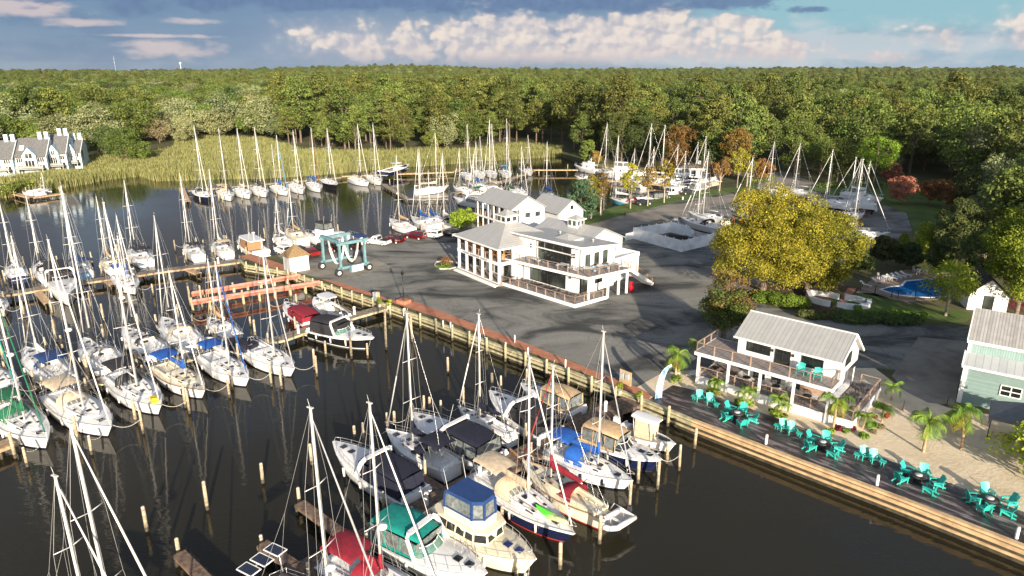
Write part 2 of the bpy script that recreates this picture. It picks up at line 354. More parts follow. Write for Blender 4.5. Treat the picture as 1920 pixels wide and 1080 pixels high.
# bitumen seams and wet cracks over the yard
t = NT(ASPH.node_tree); pb = t.n['Principled BSDF']; src = pb.inputs['Base Color'].links[0].from_socket
cc = t.new('ShaderNodeTexCoord').outputs['Object']
wv = t.noise(cc, .12, 6, .6, 1.2); crack = t.m('SUBTRACT', 1.0, t.step(t.m('ABSOLUTE', t.m('SUBTRACT', wv, .5)), .004, .016))
t.put(pb.inputs['Base Color'], t.mix(t.m('MULTIPLY', crack, .28), src, (.05, .05, .05)))
sheet('asphalt_yard', [(520, 479), (600, 474), (662, 463.5), (742, 447.5), (802, 436.5), (844, 428.5), (864, 416.5), (900, 420), (1000, 415), (1082, 418), (1190, 392), (1300, 372), (1420, 352), (1470, 338), (1500, 340),
      (1600, 372), (1660, 385), (1700, 400), (1710, 430), (1690, 460), (1640, 480), (1600, 500), (1500, 520), (1400, 548), (1440, 575), (1520, 590), (1640, 606), (1800, 612), (1980, 622), (2000, 760), (1850, 760), (1780, 705), (1640, 690),
      (1330, 690), (1240, 700), (1190, 728), (1110, 700), (1080, 680), (980, 642), (860, 597), (760, 560), (735, 563), (640, 531), (600, 522), (560, 512)], LZ + .004, ASPH)
CONC = groundmat('pale_concrete', [(.3, (.16, .14, .115)), (.5, (.26, .235, .195)), (.75, (.34, .31, .26))], .35, 7, .85, (1, 1, 1), .15, .15, .3, 8)
sheet('concrete_pad', [(560, 512), (548, 498), (600, 494), (690, 480), (735, 500), (640, 523), (605, 520)], LZ + .010, CONC)
sheet('road', [(1060, 424), (1130, 404), (1200, 398), (1300, 378), (1400, 358), (1432, 338), (1450, 322), (1480, 322), (1530, 345), (1545, 372), (1480, 372), (1420, 366), (1300, 398), (1190, 423), (1110, 440)], LZ + .010,
      groundmat('pale_road', [(.3, (.17, .15, .13)), (.5, (.25, .225, .19)), (.7, (.31, .28, .24))], .2, 7, .85, (1, 1, 1), .15, .15, .5, 6))
BRICK = groundmat('brick_paving', [(.3, (.36, .14, .08)), (.5, (.46, .19, .11)), (.7, (.52, .25, .15))], .8, 6, .85, (1, 1, 1), .2, .2, .2, 14)
sheet('brick_path', [(600, 522), (640, 530), (735, 562), (770, 562), (860, 596), (980, 641), (1110, 693), (1200, 728), (1222, 740), (1216, 750), (1190, 738), (1070, 690), (960, 648), (850, 606), (735, 567), (700, 556), (650, 542)], LZ + .012, BRICK)
sheet('brick_walk', [(448, 480), (470, 476), (520, 492), (548, 502), (545, 509), (500, 500)], LZ + .012, BRICK)
SAND = groundmat('beach_sand', [(.3, (.56, .46, .32)), (.55, (.70, .59, .43)), (.8, (.76, .66, .50))], .5, 6, .95, (1, 1, 1), .10, 1.0, .3, 3.5)
sheet('sand', [(1190, 728), (1240, 700), (1330, 690), (1640, 690), (1700, 735), (1780, 765), (2000, 800), (2300, 1090), (1920, 962), (1700, 877), (1500, 802), (1330, 740), (1262, 724), (1215, 750)], LZ + .008, SAND)
DECK = ribbed('wet_deck_boards', (.20, .165, .165), .16, 1, .5, .5, 0, .3)
t = NT(DECK.node_tree); pb = t.n['Principled BSDF']; src = pb.inputs['Base Color'].links[0].from_socket
cc = t.new('ShaderNodeTexCoord').outputs['Object']
wet = t.step(t.noise(t.scale(cc, (.45, 3.0, 1)), .8, 6, .6, .3), .42, .49)
t.put(pb.inputs['Base Color'], t.mix(t.m('MULTIPLY', wet, .88), src, (.018, .012, .014))); t.put(pb.inputs['Roughness'], t.m('SUBTRACT', .65, t.m('MULTIPLY', wet, .3)))
# boards run at right angles to the quay: give the deck its own frame
q0 = G(1300, 790, LZ); q1 = G(1920, 1027, LZ); qa = math.atan2(q1.y - q0.y, q1.x - q0.x)
def local_sheet(name, pts, z, m_, ang, org):
    c_, s_ = math.cos(-ang), math.sin(-ang); pp = [G(px, py, z) - org for px, py in pts]
    pp = [Vector((p.x * c_ - p.y * s_, p.x * s_ + p.y * c_, 0)) for p in pp]
    mb = MB(); tr = tessellate_polygon([[p.copy() for p in pp]]); mb.add(pp, [tuple(t_) for t_ in tr]); o = struct(name, mb, m_); fixn(o.data)
    if o.data.polygons[0].normal.z < 0: o.data.flip_normals()
    o.location = (org.x, org.y, z); o.rotation_euler = (0, 0, ang); return o
local_sheet('boardwalk', [(1216, 750), (1262, 722), (1330, 738), (1500, 800), (1700, 875), (1920, 960), (2300, 1100), (2300, 1171), (1920, 1024), (1700, 938), (1500, 863), (1300, 787), (1206, 749)], LZ + .016, DECK, qa, q0)
GRASS = groundmat('lawn', [(.3, (.05, .09, .015)), (.5, (.09, .15, .025)), (.75, (.16, .18, .05))], .2, 8, .95, (1, 1, 1), .35, .8, .4, 12)
sheet('grass_strip', [(1085, 404), (1118, 399), (1150, 389), (1210, 374), (1300, 362), (1400, 348), (1425, 346), (1420, 354), (1300, 372), (1190, 397), (1120, 417), (1090, 424), (1075, 414)], LZ + .014, GRASS)
sheet('lawn', [(1500, 355), (1560, 345), (1700, 345), (1800, 352), (1830, 400), (1800, 470), (1740, 480), (1720, 450), (1712, 430), (1702, 400), (1660, 384), (1600, 371)], LZ + .014, GRASS)
sheet('garden_lawn', [(1560, 548), (1640, 550), (1700, 570), (1790, 580), (1830, 590), (1810, 604), (1640, 604), (1560, 592)], LZ + .012, GRASS)
MULCH = groundmat('mulch', [(.3, (.05, .03, .02)), (.6, (.12, .07, .045)), (.8, (.18, .10, .06))], .5, 6, .95, (1, 1, 1), .3, .6, .4, 10)
sheet('planting_bed', [(1396, 548), (1440, 534), (1560, 528), (1640, 545), (1560, 560), (1590, 585), (1500, 582), (1430, 566)], LZ + .008, MULCH)
sheet('garden_path', [(1545, 592), (1572, 566), (1590, 540), (1606, 540), (1590, 566), (1562, 593)], LZ + .018, BRICK)
sheet('concrete_apron', [(1672, 705), (1722, 632), (1815, 640), (1800, 700), (1790, 760), (1740, 755), (1700, 735)], LZ + .012, CONC)
sheet('pool_terrace', [(1605, 548), (1640, 520), (1700, 505), (1790, 512), (1800, 560), (1700, 566)], LZ + .012, groundmat('terrace_paving', [(.3, (.26, .19, .14)), (.6, (.36, .28, .21)), (.8, (.42, .33, .26))], .8, 5, .8))
pw = mat('pool_water', (.01, .16, .45), .05, .2, .8)
pp = [G(*q, LZ + .02) for q in ((1650, 543), (1672, 537), (1690, 536), (1698, 527), (1740, 523), (1790, 527), (1792, 556), (1740, 558), (1680, 553))]
pl = thing('swimming_pool', 'blue swimming pool with white coping in the fenced terrace', 'pool', pp[0])
loc = [(p.x - pp[0].x, p.y - pp[0].y) for p in pp]
mb = MB(); mb.slab(loc, .0, .012); obj('pool_surface', mb, pw, pl, True)
mb = MB(); lp_ = [Vector((*p, .02)) for p in loc]
for a, b in zip(lp_, lp_[1:] + lp_[:1]): mb.bar(a, b, .3, .08)
obj('coping', mb, WHITE, pl)

# marsh of reeds between the water and the wood (nobody could count it)
def inpoly(x, y, P_):
    r = False; j = len(P_) - 1
    for i in range(len(P_)):
        if (P_[i][1] > y) != (P_[j][1] > y) and x < (P_[j][0] - P_[i][0]) * (y - P_[i][1]) / (P_[j][1] - P_[i][1] + 1e-12) + P_[i][0]: r = not r
        j = i
    return r
MARSH = [(0, 345), (100, 345), (150, 337), (200, 328.5), (270, 321.5), (297, 330), (330, 330), (400, 327), (480, 326), (560, 322), (640, 316), (720, 308), (800, 303), (860, 298), (960, 291), (1052, 286.5), (1058, 276), (960, 272), (860, 283), (740, 284), (640, 286), (560, 282), (500, 262), (380, 256), (330, 264), (320, 285), (180, 294), (160, 310), (60, 330), (0, 335)]
mp_ = [(p.x, p.y) for p in poly(MARSH, LZ)]
rs = np.random.RandomState(3)
def quads_mesh(name, V4, mats, mi=None):
    N = len(V4); me = bpy.data.meshes.new(name); me.vertices.add(N * 4); me.vertices.foreach_set('co', V4.reshape(-1).astype(np.float32))
    me.loops.add(N * 4); me.loops.foreach_set('vertex_index', np.arange(N * 4, dtype=np.int32)); me.polygons.add(N)
    me.polygons.foreach_set('loop_start', np.arange(N, dtype=np.int32) * 4)
    if mi is not None: me.polygons.foreach_set('material_index', mi.astype(np.int32))
    me.update(calc_edges=True)
    for q in mats: me.materials.append(q)
    return me
xs = [p[0] for p in mp_]; ys = [p[1] for p in mp_]; Q = []
while len(Q) < 60000:
    x_, y_ = rs.uniform(min(xs), max(xs)), rs.uniform(min(ys), max(ys))
    if rs.rand() < (215 / max(215, y_)) ** 2 and inpoly(x_, y_, mp_) and not (math.sin(x_ * .11 + 2 * math.sin(y_ * .06)) * math.sin(y_ * .16) > .86): Q.append((x_, y_))
Q = np.array(Q); N = len(Q); h = (1.0 + 1.1 * rs.rand(N)) * (.80 + .30 * np.sin(Q[:, 0] * .09 + 1.7 * np.sin(Q[:, 1] * .05)) * np.sin(Q[:, 1] * .13 + Q[:, 0] * .02) + .15 * np.sin(Q[:, 0] * .31) * np.sin(Q[:, 1] * .37)); w = .14 + .16 * rs.rand(N); a = rs.rand(N) * 3.14
B = np.zeros((N, 4, 3)); dx = np.cos(a) * w / 2; dy = np.sin(a) * w / 2; lx = rs.randn(N) * .25; ly = rs.randn(N) * .25
B[:, 0] = np.c_[Q[:, 0] - dx, Q[:, 1] - dy, np.full(N, LZ - .1)]; B[:, 1] = np.c_[Q[:, 0] + dx, Q[:, 1] + dy, np.full(N, LZ - .1)]
B[:, 2] = np.c_[Q[:, 0] + dx * .3 + lx, Q[:, 1] + dy * .3 + ly, LZ + h]; B[:, 3] = np.c_[Q[:, 0] - dx * .3 + lx, Q[:, 1] - dy * .3 + ly, LZ + h]
shp = [(p.x, p.y) for p in poly(SHORE[2:19], LZ)]; E_ = []
for (ax, ay), (bx, by) in zip(shp, shp[1:]):
    L_ = math.hypot(bx - ax, by - ay); k_ = int(L_ * 34); u_ = rs.rand(k_); nx, ny = (by - ay) / L_, -(bx - ax) / L_; o_ = rs.uniform(-1.8, 1.8, k_) * (1 if ny < 0 else -1)
    E_.append(np.c_[ax + (bx - ax) * u_ + nx * o_, ay + (by - ay) * u_ + ny * o_, np.abs(o_) * 0])
E_ = np.concatenate(E_); M2 = len(E_); B2 = np.zeros((M2, 4, 3)); a2_ = rs.rand(M2) * 3.14; w2_ = .14 + .14 * rs.rand(M2); dx = np.cos(a2_) * w2_ / 2; dy = np.sin(a2_) * w2_ / 2; h2_ = 1.7 + 1.1 * rs.rand(M2); lx = rs.randn(M2) * .25; ly = rs.randn(M2) * .25
B2[:, 0] = np.c_[E_[:, 0] - dx, E_[:, 1] - dy, np.full(M2, -.1)]; B2[:, 1] = np.c_[E_[:, 0] + dx, E_[:, 1] + dy, np.full(M2, -.1)]; B2[:, 2] = np.c_[E_[:, 0] + dx * .3 + lx, E_[:, 1] + dy * .3 + ly, h2_]; B2[:, 3] = np.c_[E_[:, 0] - dx * .3 + lx, E_[:, 1] - dy * .3 + ly, h2_]
B = np.concatenate([B, B2])
REED = leafmat('reed_blades', (.13, .17, .05), (.33, .33, .13), .3)
tag(link(bpy.data.objects.new('reeds', quads_mesh('reeds', B, [REED]))), kind='stuff', label='tall golden reeds on the marsh bank', cat='reeds')
sheet('marsh_ground', MARSH, LZ + .006, groundmat('marsh_floor', [(.3, (.14, .14, .04)), (.55, (.24, .22, .08)), (.75, (.32, .28, .12))], .08, 8))

# ------------------------------------------------------------------ trees
BARK = mat('bark', (.20, .15, .11), .9, .25, 3); PBARK = mat('pine_bark', (.15, .11, .085), .9, .25, 3)
LM = dict(pine=leafmat('pine_needles', (.045, .07, .016), (.20, .225, .05)), oak=leafmat('broad_leaves', (.05, .085, .017), (.205, .25, .05)),
          pale=leafmat('pale_leaves', (.14, .17, .07), (.34, .35, .17)), dark=leafmat('dark_leaves', (.03, .052, .014), (.10, .13, .035)),
          gold=leafmat('golden_leaves', (.09, .095, .012), (.38, .30, .03), .2), rust=leafmat('rusty_leaves', (.13, .075, .02), (.30, .17, .05)),
          rose=leafmat('rose_leaves', (.28, .10, .07), (.50, .22, .14)), blue=leafmat('blue_green_needles', (.05, .10, .05), (.15, .22, .11)),
          lime=leafmat('lime_leaves', (.12, .22, .02), (.36, .42, .04)), tan=leafmat('tan_leaves', (.18, .15, .08), (.34, .28, .16)), palm=leafmat('palm_leaves', (.08, .18, .02), (.26, .34, .05)),
          hedge=leafmat('hedge_leaves', (.07, .13, .015), (.22, .30, .03)), wine=leafmat('wine_leaves', (.16, .02, .03), (.30, .05, .06)))
def leaves(cent, rad, n_, size, rs, up=.3, squash=.8):
    "n_ leaf quads spread over the shells of the clumps"
    k = rs.randint(0, len(cent), n_); d = rs.randn(n_, 3); d /= np.linalg.norm(d, axis=1)[:, None] + 1e-9
    d[:, 2] = np.abs(d[:, 2]) * np.where(rs.rand(n_) < .78, 1, -1); rr = rad[k] * (.55 + .5 * rs.rand(n_) ** .6)
    p = cent[k] + d * rr[:, None] * np.array([1, 1, squash])
    nrm = d + rs.randn(n_, 3) * .55 + np.array([0, 0, up]); nrm /= np.linalg.norm(nrm, axis=1)[:, None]
    a = np.cross(nrm, rs.randn(n_, 3)); a /= np.linalg.norm(a, axis=1)[:, None] + 1e-9; b = np.cross(nrm, a)
    s1 = size * (.6 + .8 * rs.rand(n_))[:, None]; s2 = s1 * (.5 + .3 * rs.rand(n_))[:, None]
    return np.stack([p - a * s1 / 2, p - b * s2 / 2 + nrm * s1 * .06, p + a * s1 / 2, p + b * s2 / 2 + nrm * s1 * .06], 1)
def crown(kind, H_, Rr, seed, nl=1800, leaf=.55, nc=None, base=.3, cr=1.0):
    rs = np.random.RandomState(seed); nc = nc or 46; C_ = []; Rd = []
    if kind == 'pine':
        nc = nc or 34
        for i in range(nc):
            u = rs.rand() ** .8; z_ = H_ * (base + (1 - base) * u * .95); rmax = Rr * (1.05 - u ** 2.2) * (.55 + .6 * min(1, u * 3)); an = rs.rand() * 6.28; r_ = rmax * (.35 + .65 * rs.rand())
            C_.append((math.cos(an) * r_, math.sin(an) * r_, z_)); Rd.append(Rr * (.22 + .14 * rs.rand()))
        sq = .5
    elif kind == 'cone':
        for i in range(nc):
            u = rs.rand() ** 1.2; z_ = H_ * (base + (1 - base) * u * .95); r_ = Rr * (1 - u) * (.6 + .5 * rs.rand()); an = rs.rand() * 6.28
            C_.append((math.cos(an) * r_, math.sin(an) * r_, z_)); Rd.append(Rr * (.2 + .12 * rs.rand()) * (1 - u * .5))
        sq = .7
    elif kind == 'weep':
        for i in range(nc):
            u = rs.rand(); an = rs.rand() * 6.28; r_ = Rr * (.5 + .5 * rs.rand()); C_.append((math.cos(an) * r_ * (1 - .5 * u * u), math.sin(an) * r_ * (1 - .5 * u * u), H_ * (.1 + .85 * u))); Rd.append(Rr * .22)
        sq = 1.9
    else:
        zc = H_ * (base + 1) / 2; hz = H_ * (1 - base) / 2 * .86
        wob = [rs.rand() * 6.28 for _ in range(3)]
        for i in range(nc):
            d = rs.randn(3); d /= np.linalg.norm(d); an = math.atan2(d[1], d[0]); q = (.62 + .3 * rs.rand() ** .5) * (1 + .12 * math.sin(3 * an + wob[0]) + .1 * math.sin(5 * d[2] + wob[1]))
            if rs.rand() < .18: q *= .5
            C_.append((d[0] * Rr * q, d[1] * Rr * q, zc + d[2] * hz * q)); Rd.append(Rr * (.22 + .16 * rs.rand()) * cr)
        sq = .8
    C_ = np.array(C_); Rd = np.array(Rd); return leaves(C_, Rd, nl, leaf, rs, .3, sq), C_
def trunk_mb(H_, r, C_, n_limb=7, lean=0, seed=0, base=.3, top=.8):
    rg = random.Random(seed); mb = MB(); pts = [Vector((0, 0, -.2))]
    for i in range(1, 5): pts.append(Vector((lean * i / 4 + rg.uniform(-.1, .1) * i * .4, rg.uniform(-.1, .1) * i * .4, H_ * top * i / 4)))
    for i in range(4): mb.tube(pts[i], pts[i + 1], r * (1.15 - .24 * i), r * (1.15 - .24 * (i + 1)), 7, 0, False)
    for j in range(n_limb):
        c_ = Vector(C_[rg.randrange(len(C_))]); h_ = min(c_.z * .8, H_ * top * .9) * rg.uniform(.6, .95); h_ = max(h_, H_ * base * .8); k = h_ / (H_ * top) * 4; i = min(3, int(k)); a = pts[i].lerp(pts[i + 1], k - i)
        mid = a.lerp(c_, .5) + Vector((0, 0, .06 * H_)); mb.tube(a, mid, r * .42, r * .25, 5, 0, False); mb.tube(mid, c_, r * .25, r * .08, 5, 0, False)
    return mb
def make_tree(kind, leafk, H_, Rr, loc, label, seed, name=None, cat='tree', group=None, nl=1800, leaf=.55, nc=None, base=.3, tr=None, nlimb=7, bark=None, lean=0, cr=1.0):
    L4, C_ = crown(kind, H_, Rr, seed, nl, leaf, nc, base, cr)
    t_ = thing(name or ('pine_tree' if kind == 'pine' else 'broadleaf_tree'), label, cat, loc, rnd.uniform(0, 6.28), group)
    o = link(bpy.data.objects.new('crown', quads_mesh('crown', L4, [LM[leafk]]))); o.parent = t_
    obj('trunk', trunk_mb(H_, tr or H_ * .017, C_, nlimb, lean, seed, base, .88 if kind == 'pine' else .75), bark or (PBARK if kind == 'pine' else BARK), t_)
    return t_
# forest: variants first, the near ranks as trees of their own, the far wood as one mass
EDGE = [(-900, 330), (-300, 312), (0, 300), (160, 296), (185, 292), (330, 262), (480, 258), (560, 280), (640, 285), (740, 283), (860, 282), (960, 271), (1060, 274), (1085, 298), (1180, 305), (1290, 318), (1340, 328), (1400, 322), (1430, 312), (1470, 308), (1540, 330), (1600, 335), (1700, 330), (1800, 345), (1850, 390), (1890, 470), (1925, 560), (2300, 600)]
edge = [(p.x, p.y) for p in poly(EDGE, LZ)]
fpoly = edge + [(9000, 60), (9000, 9000), (-9000, 9000), (-9000, 300)]
VAR = []   # (kind, leaf, H, R, base)
for i in range(5): VAR.append(('pine', 'pine', 18 + i % 3 * 1.5, 5.6 + .5 * (i % 3), .30, 'tall pine'))
for i in range(4): VAR.append(('oak', 'oak', 14.5 + i, 7.2 + .4 * i, .12, 'green oak'))
for i in range(3): VAR.append(('oak', 'pale', 13 + i, 7.4, .05, 'pale leafy tree'))
for i in range(2): VAR.append(('oak', 'dark', 15.5, 7.6, .12, 'dark leafy tree'))
VAR.append(('oak', 'tan', 11, 4.6, .1, 'tan dry tree')); VAR.append(('oak', 'rust', 13, 5, .15, 'rusty autumn tree')); VAR.append(('oak', 'gold', 12, 4.6, .12, 'yellowing tree'))
def azd(x_, y_): return math.atan2(x_, y_)
cands = []; d = 92.0; rg = random.Random(11)
while d < 6500:
    s = max(10.8, d / 150); wid = .86; na = int(2 * wid * d / s)
    for i in range(na):
        aa = -wid + 2 * wid * (i + rg.random()) / na; dd = d + rg.uniform(-.5, .5) * s; x_, y_ = math.sin(aa) * dd, math.cos(aa) * dd
        if inpoly(x_, y_, fpoly): cands.append((dd, x_, y_, s))
    d += s * .92
cands.sort()
def pick(x_, y_, rg):
    px = 960 + FPX * x_ / (y_ * math.cos(PITCH))
    q = min(.999, max(0, rg.random() * .62 + .38 * (.5 + .5 * math.sin(x_ * .021 + 1.3 * math.sin(y_ * .013)) * math.sin(y_ * .017 + x_ * .004))))
    if y_ > 900: w_ = [.3, .3, .25, .15, 0, 0, 0]
    elif px < 520: w_ = [.07, .33, .33, .14, .08, .01, .04]
    elif px < 1080: w_ = [.86, .08, .01, .04, 0, .0, .01]
    elif px < 1560: w_ = [.58, .18, .0, .18, 0, .04, .02]
    else: w_ = [.30, .38, .03, .24, 0, .03, .02]
    grp = [range(0, 5), range(5, 9), range(9, 12), range(12, 14), [14], [15], [16]]
    for w0, g in zip(w_, grp):
        if q < w0: return rg.choice(list(g))
        q -= w0
    return 0
def zoneof(px): return ('west' if px < 520 else 'marsh' if px < 1080 else 'road' if px < 1560 else 'east')
ZN = dict(west='behind marsh and townhouses', marsh='behind the reed marsh', road='behind the basin and road', east='behind the lawn and pool')
protos = {}; pts_far = [[] for _ in VAR]; cnt = 0
for (dd, x_, y_, s) in cands:
    v = pick(x_, y_, rg); px = 960 + FPX * x_ / (y_ * math.cos(PITCH)); sc = rg.choice((.62, .8, .95, 1.05, 1.3)) * rg.uniform(.9, 1.12)
    if cnt < 235 and -60 < px < 1990:
        cnt += 1; zn = zoneof(px); kd, lf, H_, Rr, bs, nm = VAR[v]; lab = nm + ' in the front ranks ' + ZN[zn]; grp = nm + 's at the edge of the wood ' + ZN[zn]
        if v not in protos:
            protos[v] = make_tree(kd, lf, H_, Rr, (x_, y_, LZ), lab, 100 + v, group=grp, nl=6000, leaf=.55, base=bs, nc=60, cr=.85)
            protos[v].scale = (sc, sc, sc)
        else: copy_tree(protos[v], (x_, y_, LZ), rg.uniform(0, 6.28), lab, grp, sc)
    else: pts_far[v].append((x_, y_, s, sc, dd))
def hill(x_, y_):
    d = math.hypot(x_, y_); k = min(1, max(0, (d - 700) / 2500)); k = k * k * (3 - 2 * k)
    h_ = 9 * math.sin(x_ * .0011 + 1) + 8 * math.sin(x_ * .0023 + y_ * .0011) + 7 * math.sin(y_ * .0017 + 2 + x_ * .0004) + 6
    return max(0, k * max(0, h_)) + max(0, (d - 3000) / 3500) * 3 + k * ((9 if x_ < -200 else 1) * (.6 + .4 * math.sin(x_ * .0045 + y_ * .0012)))
mb = MB(); NX = 60; NY = 40; vs = []
for j in range(NY):
    for i in range(NX):
        aa = -1.2 + 2.4 * i / (NX - 1); dd = 650 * (14000 / 650) ** (j / (NY - 1)); x_, y_ = math.sin(aa) * dd, math.cos(aa) * dd; vs.append((x_, y_, LZ + hill(x_, y_) - (.4 if j == 0 else -.05)))
mb.add(vs, [(j * NX + i, j * NX + i + 1, (j + 1) * NX + i + 1, (j + 1) * NX + i) for j in range(NY - 1) for i in range(NX - 1)], 0, True)
struct('hills', mb, groundmat('wooded_hills', [(.3, (.03, .05, .012)), (.5, (.06, .085, .02)), (.7, (.10, .12, .035))], .03, 8))
# far wood: points with rotation/scale attributes instancing the crowns of the near trees
allp = []
for v, L_ in enumerate(pts_far):
    src = v if v in protos else next(iter(protos))
    for (x_, y_, s, sc, dd) in L_:
        k = max(1, s / 10.6)
        allp.append((x_, y_, LZ + hill(x_, y_) - (0 if dd < 500 else 2), src, sc * k, sc * min(1.3, k) * (1 if dd < 900 else .95)))
me = bpy.data.meshes.new('distant_forest'); A = np.array(allp, dtype=np.float32); N = len(A)
me.vertices.add(N); me.vertices.foreach_set('co', A[:, :3].reshape(-1))
at = me.attributes.new('src', 'INT', 'POINT'); vi = sorted(protos); vmap = {v: i for i, v in enumerate(vi)}
at.data.foreach_set('value', np.array([vmap[int(a[3])] for a in A], dtype=np.int32))
at = me.attributes.new('scl', 'FLOAT_VECTOR', 'POINT'); at.data.foreach_set('vector', np.c_[A[:, 4], A[:, 4], A[:, 5]].reshape(-1).astype(np.float32))
at = me.attributes.new('rot', 'FLOAT_VECTOR', 'POINT'); at.data.foreach_set('vector', np.c_[np.zeros(N), np.zeros(N), rs.rand(N) * 6.28].reshape(-1).astype(np.float32))
fo = link(bpy.data.objects.new('distant_forest', me)); tag(fo, kind='stuff', label='distant forest canopy reaching the horizon', cat='forest')
ng = bpy.data.node_groups.new('forest_scatter', 'GeometryNodeTree'); ng.interface.new_socket('Geometry', in_out='INPUT', socket_type='NodeSocketGeometry'); ng.interface.new_socket('Geometry', in_out='OUTPUT', socket_type='NodeSocketGeometry')
gi = ng.nodes.new('NodeGroupInput'); go = ng.nodes.new('NodeGroupOutput'); ip = ng.nodes.new('GeometryNodeInstanceOnPoints'); gj = ng.nodes.new('GeometryNodeGeometryToInstance')
for v in reversed(vi):
    ob = [c for c in protos[v].children if c.name.startswith('crown')][0]
    oi = ng.nodes.new('GeometryNodeObjectInfo'); oi.inputs['Object'].default_value = ob; oi.inputs['As Instance'].default_value = True; oi.transform_space = 'ORIGINAL'
    ng.links.new(oi.outputs['Geometry'], gj.inputs[0])
def na(nm, ty):
    q = ng.nodes.new('GeometryNodeInputNamedAttribute'); q.data_type = ty; q.inputs[0].default_value = nm; return q.outputs[0]
ng.links.new(gi.outputs[0], ip.inputs['Points'])
ji = ng.nodes.new('GeometryNodeJoinGeometry')
ng.links.new(gj.outputs[0], ip.inputs['Instance']); ip.inputs['Pick Instance'].default_value = True
ng.nodes.remove(ji)
# each source becomes its own instance so that the index picks one
for l_ in list(ng.links):
    if l_.to_node == gj: ng.links.remove(l_)
ng.nodes.remove(gj); jg = ng.nodes.new('GeometryNodeJoinGeometry')
for q in [q for q in ng.nodes if q.bl_idname == 'GeometryNodeObjectInfo']: ng.links.new(q.outputs['Geometry'], jg.inputs[0])
ng.links.new(jg.outputs[0], ip.inputs['Instance'])
ng.links.new(na('src', 'INT'), ip.inputs['Instance Index']); ng.links.new(na('scl', 'FLOAT_VECTOR'), ip.inputs['Scale']); ng.links.new(na('rot', 'FLOAT_VECTOR'), ip.inputs['Rotation'])
ng.links.new(ip.outputs[0], go.inputs[0]); md = fo.modifiers.new('scatter', 'NODES'); md.node_group = ng
print('forest', cnt, N)
# ------------------------------------------------------------------ boats
def hull_shape(L, B, F, kind='sail', rake=.09):
    sw, tm, ex = (.74, .42, 2.0) if kind == 'sail' else (.38, .5, 1.9) if kind == 'classic' else (.92, .38, 2.7)
    def half(x):
        t = min(1, max(0, (x + L / 2) / L))
        if t < tm: k = sw + (1 - sw) * math.sin(math.pi / 2 * t / tm)
        else: u = (t - tm) / (1 - tm); k = max(0, 1 - u ** ex)
        return B / 2 * max(k, .012)
    def sheer(x):
        t = min(1, max(0, (x + L / 2) / L))
        return F * ((1.0 + .32 * (t - .3) ** 2 * (1 if t > .3 else 1.6)) if kind == 'sail' else (1 + .75 * (t - .35) ** 2 + .1 * (t < .35) * (.35 - t)) if kind == 'classic' else (.82 + .42 * t ** 1.5))
    return half, sheer
def hull_mb(L, B, F, kind='sail', N=15, stripe=True, keel=False, band=False):
    half, sheer = hull_shape(L, B, F, kind); rings = []
    flare = .86 if kind != 'power' else .80
    for i in range(N):
        t = (i / (N - 1)) ** .85; x = -L / 2 + L * t; w = half(x); zs = sheer(x); rk = L * (.10 if kind != 'classic' else .15) * t ** 5; rs_ = (L * .035 if kind == 'sail' else -.02) * (1 - t) ** 8 * -1
        fl = flare - (.25 * t ** 3 if kind == 'power' else .12 * t ** 3)
        dk = (-.42 if kind != 'power' else -.3) * (1 - t ** 6)
        P_ = []
        for (fw, z_) in ((1, zs), (.985, zs * .86), (fl + (1 - fl) * .7, zs * .6), (fl + (1 - fl) * .3, zs * .3), (fl, .13), (fl - .02, .02), (fl * .75, dk * .6), (0, dk)):
            P_.append((x - rk * (1 - max(0, z_) / zs) - rs_ * (z_ / zs), w * fw, z_))
        rings.append(P_)
    mb = MB()
    for sgn in (1, -1):
        rr = [[(p[0], p[1] * sgn, p[2]) for p in r] for r in rings]
        if sgn == -1: rr = [list(reversed(r)) for r in rr]
        def cut(a, b, mi): mb.loft([(r[a:b + 1] if sgn == 1 else r[len(r) - 1 - b:len(r) - a]) for r in rr], mi, True)
        cut(0, 1, 3 if band else 0); cut(1, 4, 0); cut(4, 5, 1); cut(5, 7, 2)
    r = rings[0]; mb.add(r + [(p[0], -p[1], p[2]) for p in reversed(r[:-1])], [tuple(range(2 * len(r) - 1))], 0)
    if keel:
        mb.slab([(L * .12, 0.0), (L * .02, .12), (-L * .1, .0), (L * .02, -.12)], -F - .9, -.3, 0, 2)
        mb.slab([(-L * .40, 0), (-L * .43, .05), (-L * .45, 0), (-L * .43, -.05)], -F - .1, -.0, 0, 2)
    return mb, half, sheer
def deck_mb(L, half, sheer, N=14, camber=.09, inset=.03, x0=None, x1=None, lift=0.0, mi=0):
    rings = []; x0 = -L / 2 if x0 is None else x0; x1 = L / 2 if x1 is None else x1
    for i in range(N):
        x = x0 + (x1 - x0) * (i / (N - 1)) ** .85; w = max(0.004, half(x) - inset); z = sheer(x) - .02 + lift
        rings.append([(x, -w, z), (x, -w * .55, z + camber * .75 * w), (x, 0, z + camber * w), (x, w * .55, z + camber * .75 * w), (x, w, z)])
    return MB().loft([list(reversed(r)) for r in rings], mi, True)
